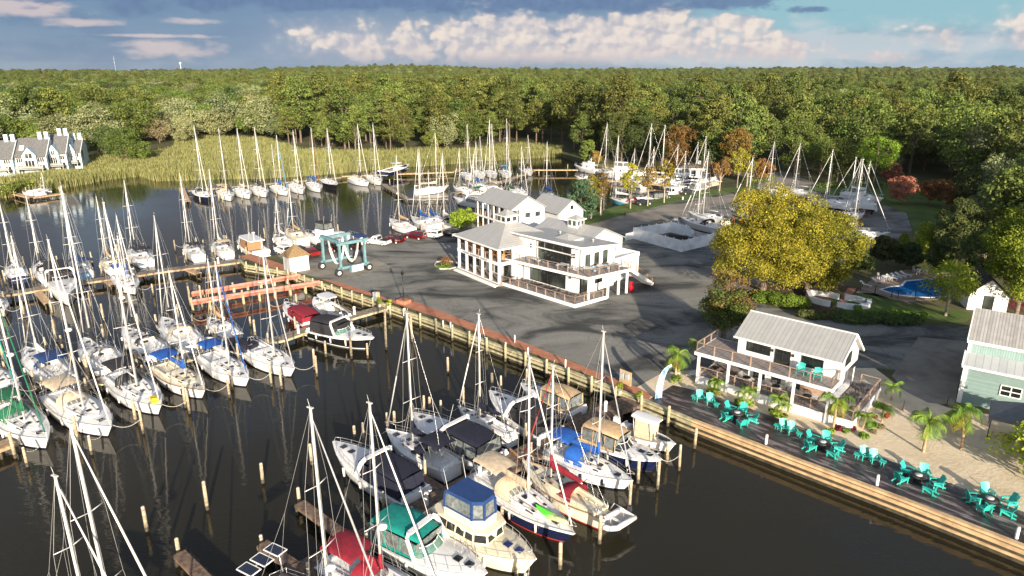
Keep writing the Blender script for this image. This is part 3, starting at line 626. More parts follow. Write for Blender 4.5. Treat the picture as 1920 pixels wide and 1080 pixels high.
def rail(L, half, sheer, x0, x1, h, n_, r=.018, closed_bow=True, inset=.06, mid=True):
    mb = MB()
    for sg in (1, -1):
        P_ = [Vector((x0 + (x1 - x0) * i / n_, sg * max(.05, half(x0 + (x1 - x0) * i / n_) - inset), sheer(x0 + (x1 - x0) * i / n_))) for i in range(n_ + 1)]
        for p in P_: mb.tube(p, p + Vector((0, 0, h)), r, None, 4, 0, False)
        for a, b in zip(P_, P_[1:]):
            mb.tube(a + Vector((0, 0, h)), b + Vector((0, 0, h)), r * .8, None, 4, 0, False)
            if mid: mb.tube(a + Vector((0, 0, h * .5)), b + Vector((0, 0, h * .5)), r * .6, None, 4, 0, False)
    if closed_bow:
        w = max(.05, half(x1) - inset); mb.path([Vector((x1, -w, sheer(x1) + h)), Vector((x1 + .3, 0, sheer(x1) + h + .05)), Vector((x1, w, sheer(x1) + h))], r * 1.3, 5)
    return mb
def arc_cover(x0, x1, w0, w1, z0, h0, h1, n_=9, flat=.5):
    "thin curved canvas: section is a flattened arch; from x0 to x1"
    rings = []
    for j in range(6):
        u = j / 5; x = x0 + (x1 - x0) * u; w = w0 + (w1 - w0) * u; h = h0 + (h1 - h0) * math.sin(u * math.pi / 2)
        rings.append([(x, w * -math.cos(math.pi * i / (n_ - 1)), z0 + h * math.sin(math.pi * i / (n_ - 1)) ** flat) for i in range(n_)])
    return rings
def extras(par, items, L, half, sheer, F):
    "small loose fittings belonging to the boat"
    pass
def line_to(par_obj, a, target, name='mooring_line', r=.022, sag=.5):
    "rope from a (boat frame) to a world point; a part of the boat"
    M_ = Matrix.Translation(par_obj.location) @ Matrix.Rotation(par_obj.rotation_euler[2], 4, 'Z'); b = M_.inverted() @ Vector(target); a = Vector(a); pts = []
    for i in range(9):
        u = i / 8; p = a.lerp(b, u); p.z -= sag * 4 * u * (1 - u); pts.append(p)
    mb = MB().path(pts, r, 4); return obj(name, mb, ROPE, par_obj)
SAILTOPS = []
def frame(bow, stern, zb, z=1.1):
    A = G(*stern, z + zb); B_ = G(*bow, z + zb); d = B_ - A
    return (A + B_) / 2, math.atan2(d.y, d.x), d.length
def sailboat(label, bow, stern, top=None, L=None, Bm=None, F=None, hull='white', stripe='navy', deck=None, cover='navy', dodger=None, bimini=None, jib='white', cabin=True, keel=False, zb=0, kind='sail', mz=.57, radar=False, wheel=True, H_=None, lod=0,
             group='sailboats in the slips', mizzen=None, band=None, anchor=None, rake=0.0, teak=False, windows=True, boomlen=.36, name='sailboat', frac=None, spr=2, sails=True, lw=1.0):
    mid, ang, Lm = frame(bow, stern, zb); L = L or Lm
    if L != Lm:   # keep the bow where it is seen
        bw = G(*bow, 1.1 + zb); mid = bw - Vector((math.cos(ang), math.sin(ang), 0)) * L / 2
    Bm = Bm or (L * .25 + .75); F = F or (.55 + L * .055)
    t_ = thing(name, label, 'sailboat', (mid.x, mid.y, zb), ang, group)
    mb, half, sheer = hull_mb(L, Bm, F, kind, 13 if lod else 17, True, keel, bool(band))
    obj('hull', mb, [hullmat(hull), mat('stripe_' + stripe, dict(navy=(.01, .015, .06), red=(.35, .03, .03), black=(.015, .015, .018), teal=(.0, .2, .2), blue=(.02, .1, .4))[stripe], .4, 0), ANTIF, hullmat(band) if band else GEL], t_)
    d = obj('deck', deck_mb(L, half, sheer, 12), TEAK if teak else (CREAM if deck == 'cream' else DECKM), t_)
    mx = -L / 2 + L * mz; zd = sheer(mx)
    if not lod: # toe rail
        mb = MB()
        for sg in (1, -1):
            P_ = [Vector((-L / 2 + L * i / 14, sg * (half(-L / 2 + L * i / 14) - .02), sheer(-L / 2 + L * i / 14) + .02)) for i in range(15)]
            for a, b in zip(P_, P_[1:]): mb.bar(a, b, .05, .07)
        obj('toe_rail', mb, TEAK if deck == 'cream' or kind == 'classic' else ALU, t_)
    ch = .34 + L * .012; x0, x1 = -L * .12, L * .24
    out = [(x0, -half(x0) * .62), (x0 + (x1 - x0) * .4, -half(x0 + (x1 - x0) * .4) * .62), (x0 + (x1 - x0) * .8, -half(x0 + (x1 - x0) * .8) * .55), (x1, -half(x1) * .28)]
    out = out + [(x, -y) for x, y in reversed(out)]
    tf = lambda x, y: zd + .06 + ch * (1 - .72 * max(0, (x - x0) / (x1 - x0)) ** 2.0)
    cb = MB().slab(out, lambda x, y: sheer(x), tf, .07, 0); cab = obj('cabin', cb, DECKM if deck != 'cream' else CREAM, t_)
    if windows:
        mb = MB()
        for sg in (1, -1):
            nw = 3 if not lod else 2
            for i in range(nw):
                xa = x0 + .35 + (x1 - x0 - .8) * i / nw; xb = xa + (x1 - x0 - .8) / nw * .72
                def wp(x, k_): q = half(x) * (.62 - .07 * (x - x0) / (x1 - x0)); return Vector((x, sg * (q - .07 * k_ + .018), sheer(x) + (tf(x, 0) - sheer(x)) * k_))
                mb.quad(*( [wp(xa, .35), wp(xb, .35), wp(xb, .78), wp(xa, .78)] if sg < 0 else [wp(xb, .35), wp(xa, .35), wp(xa, .78), wp(xb, .78)]))
        obj('window', mb, GLASS, cab)
    for hx in ([.33, .13, .02] if not lod else [.33, .12]):
        hx_ = L * hx; z_ = (tf(hx_, 0) if x0 < hx_ < x1 else sheer(hx_) + .09 * half(hx_)); s_ = .5 if hx > .3 else .4
        obj('hatch', MB().box((hx_, 0, z_ + .02), (s_, s_, .06)), GLASS, t_)
    if not lod:
        mb = MB()
        for hx in (.05, .16): mb.box((L * hx, .45 * half(L * hx), tf(L * hx, 0) + .02), (.28, .18, .05)); mb.box((L * hx, -.45 * half(L * hx), tf(L * hx, 0) + .02), (.28, .18, .05))
        obj('deck_hatch', mb, GLASS, cab)
        mb = MB()
        for sg in (1, -1): mb.tube((L * .0, sg * .38 * half(0), tf(0, 0) + .06), (L * .18, sg * .3 * half(L * .18), tf(L * .18, 0) + .06), .02, None, 4)
        obj('handrail', mb, TEAK, cab)
    # cockpit: coaming ring, benches and a darker sole
    c0, c1 = -L * .46, x0; cw = half(-L * .3) * .66; zc = sheer(-L * .3)
    mb = MB()
    for sg in (1, -1): mb.bar((c0, sg * cw * .92, zc + .14), (c1, sg * cw, zc + .18), .16, .3); mb.box(((c0 + c1) / 2, sg * cw * .66, zc + .10), (c1 - c0, cw * .42, .16))
    mb.box((c0 + .05, 0, zc + .12), (.18, cw * 1.7, .24)); obj('cockpit_coaming', mb, DECKM if deck != 'cream' else CREAM, t_)
    obj('cockpit_sole', MB().box(((c0 + c1) / 2, 0, zc + .035), (c1 - c0 - .1, cw * .9, .05)), TEAK if teak or deck == 'cream' else mat('cockpit_grey', (.42, .40, .36), .7, .15, 4), t_)
    obj('companionway', MB().box((c1 - .01, 0, zc + ch * .45), (.06, .6, ch * .8)), TEAK if kind == 'classic' else GLASS, t_)
    if wheel:
        mb = MB(); wx = -L * .36; pts = [Vector((wx, .42 * math.cos(a * math.pi / 8), zc + .85 + .42 * math.sin(a * math.pi / 8))) for a in range(17)]; mb.path(pts, .022, 4)
        for a in range(0, 16, 4): mb.tube((wx, 0, zc + .85), pts[a], .014, None, 4)
        mb.tube((wx + .12, 0, zc), (wx + .08, 0, zc + .95), .07, None, 6); obj('steering_wheel', mb, STEEL, t_)
    # mast, spreaders, boom
    mb_pt = Matrix.Translation((mid.x, mid.y, 0)) @ Matrix.Rotation(ang, 4, 'Z') @ Vector((mx, 0, zb + zd))
    Hm = H_ or HT(mb_pt, top); mr = .05 + Hm * .0022
    top_p = Vector((mx - rake * Hm, 0, zd + Hm)); base_p = Vector((mx, 0, zd))
    ms = obj('mast', MB().tube(base_p, top_p, mr * 1.1, mr * .8, 8).tube(top_p, top_p + Vector((-.15, 0, .5)), .012, None, 4).box(top_p + Vector((0, 0, .03)), (.4, .12, .06)), ALU, t_)
    mb = MB(); wr = MB(); wrr = (.011 if not lod else .013) * lw; sprs = []
    for j in range(spr):
        f_ = (.5,)[0] if spr == 1 else (.36, .66)[j]; sl_ = (.30, .24)[j if spr > 1 else 0] * Bm; c_ = base_p.lerp(top_p, f_)
        for sg in (1, -1): mb.tube(c_, c_ + Vector((-.12, sg * sl_, .05)), .035, .022, 5)
        sprs.append((c_, sl_))
    obj('spreader', mb, ALU, ms)
    fr = frac or .97; fore_t = base_p.lerp(top_p, fr); bowp = Vector((L / 2 - .15, 0, sheer(L / 2) + .05)); sternp = Vector((-L / 2 + .1, 0, sheer(-L / 2) + .1))
    for sg in (1, -1):
        cp = Vector((mx - .1, sg * (half(mx) - .08), zd)); prev = cp
        for c_, sl_ in sprs: q = c_ + Vector((-.12, sg * sl_, .05)); wr.tube(prev, q, wrr, None, 4, 0, False); prev = q
        wr.tube(prev, top_p, wrr, None, 4, 0, False)
        wr.tube(cp + Vector((-.3, 0, 0)), sprs[0][0], wrr, None, 4, 0, False); wr.tube(cp + Vector((.3, 0, 0)), sprs[0][0], wrr, None, 4, 0, False)
        wr.tube(Vector((-L / 2 + .15, sg * half(-L / 2) * .8, sheer(-L / 2))), top_p.lerp(sternp, .55), wrr, None, 4, 0, False)
    wr.tube(top_p, top_p.lerp(sternp, .55), wrr, None, 4, 0, False); wr.tube(fore_t, bowp, wrr, None, 4, 0, False)
    wr.tube(base_p + Vector((.12, .1, .3)), top_p + Vector((.06, .04, 0)), wrr, None, 4, 0, False); wr.tube(base_p + Vector((-.6, -.3, .3)), top_p, wrr * .8, None, 4, 0, False)
    obj('rigging', wr, STEEL, t_)
    if jib:
        a = fore_t.lerp(bowp, .03); b = fore_t.lerp(bowp, .96); m1 = a.lerp(b, .5); r_ = .036 + L * .0028
        obj('furled_sail', MB().tube(a, m1, r_ * .5, r_, 6).tube(m1, b, r_, r_ * .9, 6), canvas(jib) if jib != 'white' else mat('furled_white_sail', (.72, .70, .67), .7, .1, 4), t_)
    bl = L * boomlen; bz = zd + ch + .75 + L * .015; g0 = Vector((mx - .1, 0, bz)); g1 = Vector((mx - bl, 0, bz + .1))
    bo = obj('boom', MB().tube(g0, g1, .07, .06, 6), ALU, t_)
    if cover and sails:
        rings = []
        for i in range(7):
            u = i / 6; c_ = g0.lerp(g1, .02 + u * .96) + Vector((0, 0, .12)); hh = (.34 - .2 * u) * (.6 + L * .04); ww = .13 + .05 * (1 - u)
            rings.append([c_ + Vector((0, ww * math.cos(a * math.pi / 4), hh * (math.sin(a * math.pi / 4) + (.35 if a in (1, 2, 3) else 0)))) for a in range(8)])
        mb = MB().loft(rings, 0, True, True, True); mb.tube(base_p.lerp(top_p, (bz - zd) / Hm), base_p.lerp(top_p, (bz - zd + 1.1) / Hm), mr * 1.9, mr * 1.3, 8)
        obj('sail_cover', mb, canvas(cover), bo)
    if mizzen:
        mzx = -L * .36; mh = HT(Matrix.Translation((mid.x, mid.y, 0)) @ Matrix.Rotation(ang, 4, 'Z') @ Vector((mzx, 0, zb + zd)), mizzen)
        mt = Vector((mzx, 0, zd + mh)); m2 = obj('mizzen_mast', MB().tube((mzx, 0, zd), mt, mr * .8, mr * .6, 7), ALU, t_)
        obj('spreader', MB().tube((mzx, -.5, zd + mh * .6), (mzx, .5, zd + mh * .6), .03, None, 5), ALU, m2)
        mb = MB()
        for sg in (1, -1): mb.tube((mzx + .2, sg * half(mzx) * .9, zd), mt, wrr, None, 4, 0, False)
        obj('rigging', mb, STEEL, m2)
        obj('sail_cover', MB().tube((mzx - .05, 0, zd + 1.3), (-L / 2 - .4, 0, zd + 1.4), .2, .12, 7), canvas(cover or 'white'), m2)
    if radar: obj('radar_dome', MB().lathe(base_p.lerp(top_p, radar if isinstance(radar, float) else .4) + Vector((.38, 0, 0)), [(0, -.14), (.26, -.12), (.3, 0), (.24, .12), (0.01, .17)], 10), WHITE, ms)
    obj('guard_rail', rail(L, half, sheer, -L * .46, L * .40, .62, 6 if not lod else 4, .014 * lw if not lod else .018, False), STEEL, t_)
    mb = MB()
    for sg in (1, -1):
        xb = L * .40; P_ = [Vector((xb, sg * (half(xb) - .06), sheer(xb))), Vector((xb + .05, sg * (half(xb) - .06), sheer(xb) + .62)), Vector((L / 2 - .1, sg * .12, sheer(L / 2) + .68)), Vector((L / 2 + .12, 0, sheer(L / 2) + .68))]; mb.path(P_, .02 * lw, 4)
        xs_ = -L * .46; P_ = [Vector((xs_, sg * (half(xs_) - .06), sheer(xs_))), Vector((xs_, sg * (half(xs_) - .06), sheer(xs_) + .65)), Vector((-L / 2 + .05, sg * .3, sheer(-L / 2) + .65)), Vector((-L / 2 + .05, sg * .3, sheer(-L / 2)))]; mb.path(P_, .02 * lw, 4)
    obj('pulpit', mb, STEEL, t_)
    if dodger:
        dz = sheer(x0) + .08; hd = ch + .62
        rg_ = arc_cover(x0 - .9, x0 + .75, half(x0) * .66, half(x0) * .60, dz, hd, -.45 + hd * .55 if False else hd * .0 + .0, 9, .45)
        rings = []
        for j in range(5):
            u = j / 4; x = x0 - .85 + 1.7 * u; hh = hd * (1 - .62 * max(0, u - .35) ** 1.1 / .62); w = half(x0) * (.68 - .05 * u)
            rings.append([(x, -w * math.cos(math.pi * i / 8), dz + hh * math.sin(math.pi * i / 8) ** .5) for i in range(9)])
        dg = obj('dodger', MB().loft(rings, 0, True), canvas(dodger), t_)
        mb = MB(); r3, r4 = rings[3], rings[4]
        for i in (2, 3, 4, 5):
            a, b, c_, e = Vector(r3[i]), Vector(r3[i + 1]), Vector(r4[i + 1]), Vector(r4[i]); o_ = Vector((.02, 0, .03)); mb.quad(a.lerp(b, .1) + o_, b.lerp(a, .1) + o_, c_.lerp(e, .1) + o_, e.lerp(c_, .1) + o_)
        obj('window', mb, SMOKE, dg)
    if bimini:
        bz0 = zc + 1.75; w = cw * 1.15; rings = []
        xa, xb = -L * .44, -L * .17
        for j in range(5):
            u = j / 4; x = xa + (xb - xa) * u; e = .12 * math.sin(u * math.pi)
            rings.append([(x, -w * math.cos(math.pi * i / 8), bz0 + e + .22 * math.sin(math.pi * i / 8) ** .7) for i in range(9)])
        bm_ = obj('bimini', MB().loft(rings, 0, True), canvas(bimini), t_)
        mb = MB()
        for sg in (1, -1):
            for x, x2 in ((xa + .1, xa + .7), (xb - .1, xa + .7), ((xa + xb) / 2, xa + .7)): mb.tube((x, sg * w, bz0), (x2, sg * w, zc + .2), .016, None, 4, 0, False)
        obj('bimini_frame', mb, STEEL, bm_)
    if keel: stands(t_, L, half, zb, F)
    if lod == 0 and not keel:
        fm = MB()
        for fx in (-.25, .02, .24):
            for sg in (1, -1): fm.tube((L * fx, sg * (half(L * fx) + .07), sheer(L * fx) - .12), (L * fx, sg * (half(L * fx) + .05), .45), .09, .09, 6)
        obj('fender', fm, canvas('white') if cover != 'blue' else canvas('navy'), t_)
    t_['_L'] = L; t_['_S'] = sheer(L / 2); t_['_B'] = Bm
    return t_
def stands(t_, L, half, zb, F):
    mb = MB(); gz = LZ - zb
    for fx in (-.32, 0, .25):
        for sg in (1, -1):
            x = L * fx; y_ = half(x) * .78; top = Vector((x, sg * y_, .1))
            for dx, dy in ((.5, .5), (-.5, .5), (0, -.25)): mb.tube(top, (x + dx, sg * (y_ + dy), gz), .035, None, 4)
    obj('boat_stand', mb, mat('orange_steel', (.45, .12, .04), .6), t_)

def powerboat(label, bow, stern, kind='express', hull='white', canv='navy', L=None, Bm=None, F=None, zb=0, side='vinyl', arch=True, group='motorboats in the slips', band=None, glass='dark', lod=0, roof='white', cat='motorboat', keel=False, name='motorboat', hatch=1, trim=None):
    mid, ang, Lm = frame(bow, stern, zb, 1.2); L = L or Lm
    if L != Lm: bw = G(*bow, 1.2 + zb); mid = bw - Vector((math.cos(ang), math.sin(ang), 0)) * L / 2
    Bm = Bm or (L * .24 + 1.05); F = F or (.75 + L * .06)
    t_ = thing(name, label, cat, (mid.x, mid.y, zb), ang, group)
    mb, half, sheer = hull_mb(L, Bm, F, 'power', 14, True, False, bool(band))
    dm = CREAM if roof == 'cream' else GEL
    obj('hull', mb, [hullmat(hull), BLACK if hull != 'black' else WHITE, ANTIF, hullmat(band) if band else GEL], t_)
    gm = mat('green_tinted_glass', (.10, .20, .17), .08, .2, 2, spec=.8) if glass == 'green' else GLASS
    # gunwale and deck
    mb = MB()
    for sg in (1, -1):
        P_ = [Vector((-L / 2 + L * i / 12, sg * max(.02, half(-L / 2 + L * i / 12) - .05), sheer(-L / 2 + L * i / 12) + .02)) for i in range(13)]
        for a, b in zip(P_, P_[1:]): mb.bar(a, b, .16, .07)
    obj('gunwale', mb, dm, t_)
    fx0 = {'express': -.02, 'fly': -.02, 'trawler': .18, 'console': .30, 'cuddy': .05, 'sport': .0, 'yacht': .0}[kind] * L
    obj('foredeck', deck_mb(L, half, sheer, 9, .16, .09, fx0, L / 2 - .05, .07), dm, t_)
    zc = sheer(-L * .3) - .35; cf = fx0
    obj('cockpit_sole', MB().box(((-L / 2 + cf) / 2 + .1, 0, zc), (cf + L / 2 - .1, half(-L * .2) * 1.72, .06)), mat('cockpit_grey', (.42, .40, .36), .7, .15, 4), t_)
    mb = MB(); mb.box((-L / 2 + .12, 0, zc + .3), (.16, half(-L / 2) * 1.85, .66)); mb.box((-L / 2 - .35, 0, .35), (.7, half(-L / 2) * 1.7, .10)); obj('transom', mb, dm, t_)
    mb = MB()
    for hx in ([.26, .36] if hatch else [.33]):
        z_ = sheer(L * hx) + .07 + .16 * half(L * hx); mb.box((L * hx, 0, z_), (.5, .5, .05), 0, 0, 0, .06)
    obj('hatch', mb, GLASS if hatch != 2 else mat('hatch_blue', (.02, .03, .12), .1, 0), t_)
    if kind != 'console': obj('bow_rail', rail(L, half, sheer, L * .02, L * .44, .55, 5, .02, True, .1, lod == 0), STEEL, t_)
    if kind in ('express', 'cuddy', 'sport'):
        # windshield: swept band of glass with a white frame
        wx, ww = fx0 + .9, half(fx0) * .80; zs = sheer(fx0) + .10; hh = .62 if kind != 'cuddy' else .5
        lo, hi = [], []
        for i in range(9):
            a = -math.pi / 2 + math.pi * i / 8; lo.append(Vector((wx - 1.15 + 1.35 * math.cos(a) ** .7 if math.cos(a) > 1e-6 else wx - 1.15, ww * math.sin(a), zs + .02)))
            hi.append(Vector((lo[-1].x - .55, lo[-1].y * .88, zs + hh)))
        ws = obj('windshield', MB().loft([lo, hi], 0, True), gm, t_)
        mb = MB().path(hi, .035, 4).path(lo, .03, 4)
        for i in range(0, 9, 2): mb.tube(lo[i], hi[i], .025, None, 4)
        obj('windshield_frame', mb, GEL, ws)
        mb = MB()
        for sg in (1, -1): mb.box((fx0 - 1.2, sg * ww * .45, zc + .45), (.6, .55, .8)); mb.box((-L / 2 + .6, sg * .5, zc + .25), (.6, .9, .45))
        obj('seat', mb, canvas('white'), t_)
        if canv:
            xa, xb = -L * .44 if kind != 'cuddy' else -L * .46, fx0 + .3; z0, z1 = sheer(-L * .2) + .05, sheer(fx0) + (1.35 if kind != 'cuddy' else .75)
            w = half(-L * .2) * .84
            roofp = [(xa, -w * .9), (xa, w * .9), ((xa + xb) / 2, w), (xb, w * .8), (xb, -w * .8), ((xa + xb) / 2, -w)]
            rings = []
            for j in range(6):
                u = j / 5; x = xa + (xb - xa) * u; wj = w * (.86 + .14 * math.sin(u * math.pi)) * (1 - .1 * u); e = .16 * math.sin(u * math.pi)
                rings.append([(x, -wj * math.cos(math.pi * i / 8), z1 - .15 + e + .25 * math.sin(math.pi * i / 8) ** .6) for i in range(9)])
            ct = obj('canvas_top', MB().loft(rings, 0, True), canvas(canv), t_)
            mb = MB(); pr = lambda x, sg, z_: Vector((x, sg * (w * .93 if z_ > z0 + .2 else w * 1.0), z_))
            sidem = SMOKE if side == 'vinyl' else canvas(canv)
            mb.quad(pr(xa, -1, z0), pr(xb - .4, -1, z0), pr(xb, -1, z1 - .15), pr(xa + .1, -1, z1 - .15)); mb.quad(pr(xb - .4, 1, z0), pr(xa, 1, z0), pr(xa + .1, 1, z1 - .15), pr(xb, 1, z1 - .15))
            mb.quad(pr(xa, 1, z0), pr(xa, -1, z0), pr(xa + .1, -1, z1 - .15), pr(xa + .1, 1, z1 - .15)); mb.quad(pr(xb - .2, -1, z0 + .5), pr(xb - .2, 1, z0 + .5), pr(xb, 1, z1 - .1), pr(xb, -1, z1 - .1))
            obj('side_curtain', mb, sidem, ct)
            if side == 'vinyl':
                mb = MB()
                for sg in (1, -1):
                    for x in (xa + .05, xa + (xb - xa) * .33, xa + (xb - xa) * .66, xb - .2): mb.bar(pr(x, sg * 1.01, z0), pr(x, sg * 1.01, z1 - .15), .14, .03)
                    mb.bar(pr(xa, sg * 1.01, z0 + .08), pr(xb - .4, sg * 1.01, z0 + .08), .03, .22)
                mb.bar((xa - .01, -w, z0 + .1), (xa - .01, w, z0 + .1), .03, .25); obj('curtain_trim', mb, canvas(canv), ct)
        if arch:
            ax = -L * .14 if not canv else fx0 - .5; w = half(ax) * .97; z0 = sheer(ax); z1 = z0 + 1.75
            P_ = [Vector((ax + .9, -w, z0)), Vector((ax + .1, -w * .9, z1 - .25)), Vector((ax, -w * .72, z1)), Vector((ax, w * .72, z1)), Vector((ax + .1, w * .9, z1 - .25)), Vector((ax + .9, w, z0))]
            mb = MB()
            for a, b in zip(P_, P_[1:]): mb.bar(a, b, .12 if abs(a.y - b.y) < .5 else .42, .34 if abs(a.y - b.y) < .5 else .10)
            ar = obj('radar_arch', mb, dm, t_); obj('antenna', MB().tube((ax, w * .5, z1), (ax - .7, w * .5, z1 + 2.2), .02, .01, 4), WHITE, ar)
    if kind in ('fly', 'yacht', 'trawler'):
        hh = 1.15 if kind != 'trawler' else 1.5; xa, xb = (-L * .22, L * .16) if kind != 'trawler' else (-L * .25, L * .22); w = half(0) * .84
        zb0 = sheer(0) + .02; out = [(xa, -w * .97), (xb - L * .1, -w), (xb, -w * .62), (xb, w * .62), (xb - L * .1, w), (xa, w * .97)]
        zt = zb0 + hh; hm = dm if not trim else TEAK
        cb = obj('cabin', MB().slab(out, lambda x, y: zb0 - .3, zt, .26, 0), hm, t_)
        mb = MB(); cx = sum(p[0] for p in out) / 6
        def edgept(i, u, k_):
            a, b = out[i], out[(i + 1) % 6]; x = a[0] + (b[0] - a[0]) * u; y_ = a[1] + (b[1] - a[1]) * u; d = math.hypot(x - cx, y_); s_ = 1 - .26 * k_ / d; q = Vector((cx + (x - cx) * s_, y_ * s_, zb0 - .3 + (hh + .3) * k_))
            nn = Vector((b[1] - a[1], -(b[0] - a[0]), 0)).normalized(); return q + nn * .02
        for i in (0, 1, 2, 3, 4):
            nn_ = 3 if i in (0, 4) else 1 if i in (1, 3) else 2
            for j in range(nn_):
                u0, u1 = (j + .08) / nn_, (j + .92) / nn_; mb.quad(edgept(i, u0, .5), edgept(i, u1, .5), edgept(i, u1, .9), edgept(i, u0, .9))
        obj('window', mb, GLASS, cb)
        ov = [(x * 1.04 + (.0), y * 1.03) for x, y in out]; ov[0] = (xa - L * .14, -w * .9); ov[5] = (xa - L * .14, w * .9)
        rf = obj('roof', MB().slab(ov, zt, zt + .14, .05), dm, t_)
        if kind != 'trawler':
            fo_ = [(xa - .2, -w * .75), (xb - L * .13, -w * .78), (xb - L * .06, -w * .4), (xb - L * .06, w * .4), (xb - L * .13, w * .78), (xa - .2, w * .75)]
            mb = MB(); mb.slab(fo_, zt + .10, zt + .75, -.06); fb = obj('flybridge', mb, dm, t_)
            fi = [(x * .93 - .08, y * .9) for x, y in fo_]; obj('flybridge_floor', MB().slab(fi, zt + .74, zt + .765), mat('cockpit_grey', (.42, .40, .36), .7, .15, 4), fb)
            mb = MB()
            for sg in (1, -1): mb.box((xa + .9, sg * w * .3, zt + 1.0), (.5, .5, .6))
            obj('seat', mb, canvas('white'), fb)
            if canv:
                z0, z1 = zt + .75, zt + 1.95
                sd = obj('side_curtain', MB().slab([(x * .97, y * 1.0) for x, y in fo_], z0, z1, .12), SMOKE, fb)
                mb = MB(); mb.slab([(x * 1.0, y * 1.02) for x, y in fo_], z1 - .02, z1 + .14, .2); mb.slab([(x * .985, y * 1.01) for x, y in fo_], z0 - .05, z0 + .14, .01)
                for x, y in fo_: mb.bar((x * .985, y * 1.01, z0), (x * .96, y * .95, z1), .14, .14)
                obj('canvas_top', mb, canvas(canv), fb)
        mb = MB(); mb.lathe((xa + .3, 0, zt + (.14 if kind == 'trawler' else .76) + (0 if kind == 'trawler' else 0)), [(.05, 0), (.05, 1.0), (.28, 1.05), (.28, 1.25), (.02, 1.32)], 10); obj('radar_dome', mb, WHITE, t_)
        obj('antenna', MB().tube((xa + .5, w * .6, zt), (xa - .3, w * .65, zt + 3.6), .025, .012, 4).tube((xa + .5, -w * .6, zt), (xa - .3, -w * .65, zt + 3.6), .025, .012, 4), WHITE, t_)
    if kind == 'console':
        mb = MB(); mb.slab([(-.5, -.45), (.55, -.4), (.55, .4), (-.5, .45)], zc, zc + 1.25, .1); mb.box((-.95, 0, zc + .45), (.5, .9, .85)); co = obj('console', mb, canvas(canv) if canv else GEL, t_)
        zt = zc + 2.2; mb = MB(); rings = []
        for j in range(5):
            u = j / 4; x = -1.35 + 2.5 * u; wj = Bm * .36 * (.8 + .2 * math.sin(math.pi * u)); rings.append([(x, -wj * math.cos(math.pi * i / 8), zt + .02 + .14 * math.sin(math.pi * i / 8) ** .5) for i in range(9)])
        mb.loft(rings, 0, True); mb.slab([(r[0][0], r[0][1]) for r in rings] + [(r[-1][0], r[-1][1]) for r in reversed(rings)], zt - .04, zt + .04); tt = obj('hard_top', mb, GEL, t_)
        mb = MB()
        for sx in (-1.0, .7):
            for sg in (1, -1): mb.tube((sx, sg * .6, zc), (sx, sg * .8, zt), .03, None, 5)
        obj('hard_top_frame', mb, STEEL, tt)
        if canv:
            mb = MB(); mb.slab([(-.9, -.75), (.75, -.65), (.75, .65), (-.9, .75)], zc + .1, zt - .05, .05); obj('side_curtain', mb, canvas(canv), tt)
        mb = MB(); mb.box((L * .22, 0, zc + .25), (1.1, Bm * .45, .4)); mb.box((-L / 2 + .45, 0, zc + .3), (.5, Bm * .6, .45)); obj('seat', mb, canvas('white'), t_)
        mb = MB()
        for sg in ((1, -1) if L > 7 else (0,)): mb.slab([(-L / 2 - .75, sg * .45 - .2), (-L / 2 - .1, sg * .45 - .22), (-L / 2 - .1, sg * .45 + .22), (-L / 2 - .75, sg * .45 + .2)], .55, 1.55, .08)
        obj('outboard_engine', mb, mat('outboard_dark', (.04, .04, .05), .3, 0) if not canv else GEL, t_)
    if keel: stands(t_, L, half, zb, F)
    if lod == 0:
        fm = MB()
        for fx in (-.3, -.05, .18):
            for sg in (1, -1): fm.tube((L * fx, sg * (half(L * fx) + .08), sheer(L * fx) - .2), (L * fx, sg * (half(L * fx) + .04), .5), .10, .10, 6)
        obj('fender', fm, canvas('white'), t_)
    t_['_L'] = L; t_['_S'] = sheer(L / 2); t_['_B'] = Bm
    return t_
def dinghy(label, c, ang, L=2.8, z=.0, hull='white', group=None, tilt=0, zpx=None):
    p = G(*c, z) if not isinstance(c, Vector) else c; t_ = thing('inflatable_dinghy', label, 'dinghy', (p.x, p.y, z), ang, group)
    mb = MB(); w = L * .24; P_ = [Vector((-L / 2, -w, .25)), Vector((L * .22, -w, .27)), Vector((L * .42, -w * .55, .33)), Vector((L * .5, 0, .38)), Vector((L * .42, w * .55, .33)), Vector((L * .22, w, .27)), Vector((-L / 2, w, .25))]
    for a, b in zip(P_, P_[1:]): mb.tube(a, b, L * .075, None, 8)
    obj('tube', mb, mat('inflatable_pale', (.62, .62, .62), .5, .1, 3), t_)
    obj('floor', MB().slab([(-L * .42, -w), (L * .25, -w), (L * .4, 0), (L * .25, w), (-L * .42, w)], .12, .16), mat('cockpit_grey', (.42, .40, .36), .7, .15, 4), t_)
    mb = MB(); mb.box((-L * .45, 0, .3), (.06, w * 1.9, .4)); mb.box((0, 0, .32), (.25, w * 1.9, .04)); obj('bench', mb, DECKM, t_)
    obj('outboard_engine', MB().slab([(-L * .5 - .32, -.13), (-L * .5, -.15), (-L * .5, .15), (-L * .5 - .32, .13)], .35, .78, .05).box((-L * .5 - .15, 0, .1), (.12, .1, .6)), mat('outboard_dark', (.04, .04, .05), .3, 0), t_); return t_
# ------------------------------------------------------------------ the boats, group by group
GF = 'boats in the slips of the near pier'; GL = 'sailboats in the slips of the long western pier'; GU = 'boats along the outer western pier'; GM = 'sailboats in the row before the reed marsh'; GB = 'boats by the middle piers'; GR = 'boats in the eastern basin'; GS = 'sailboats stored ashore on stands'
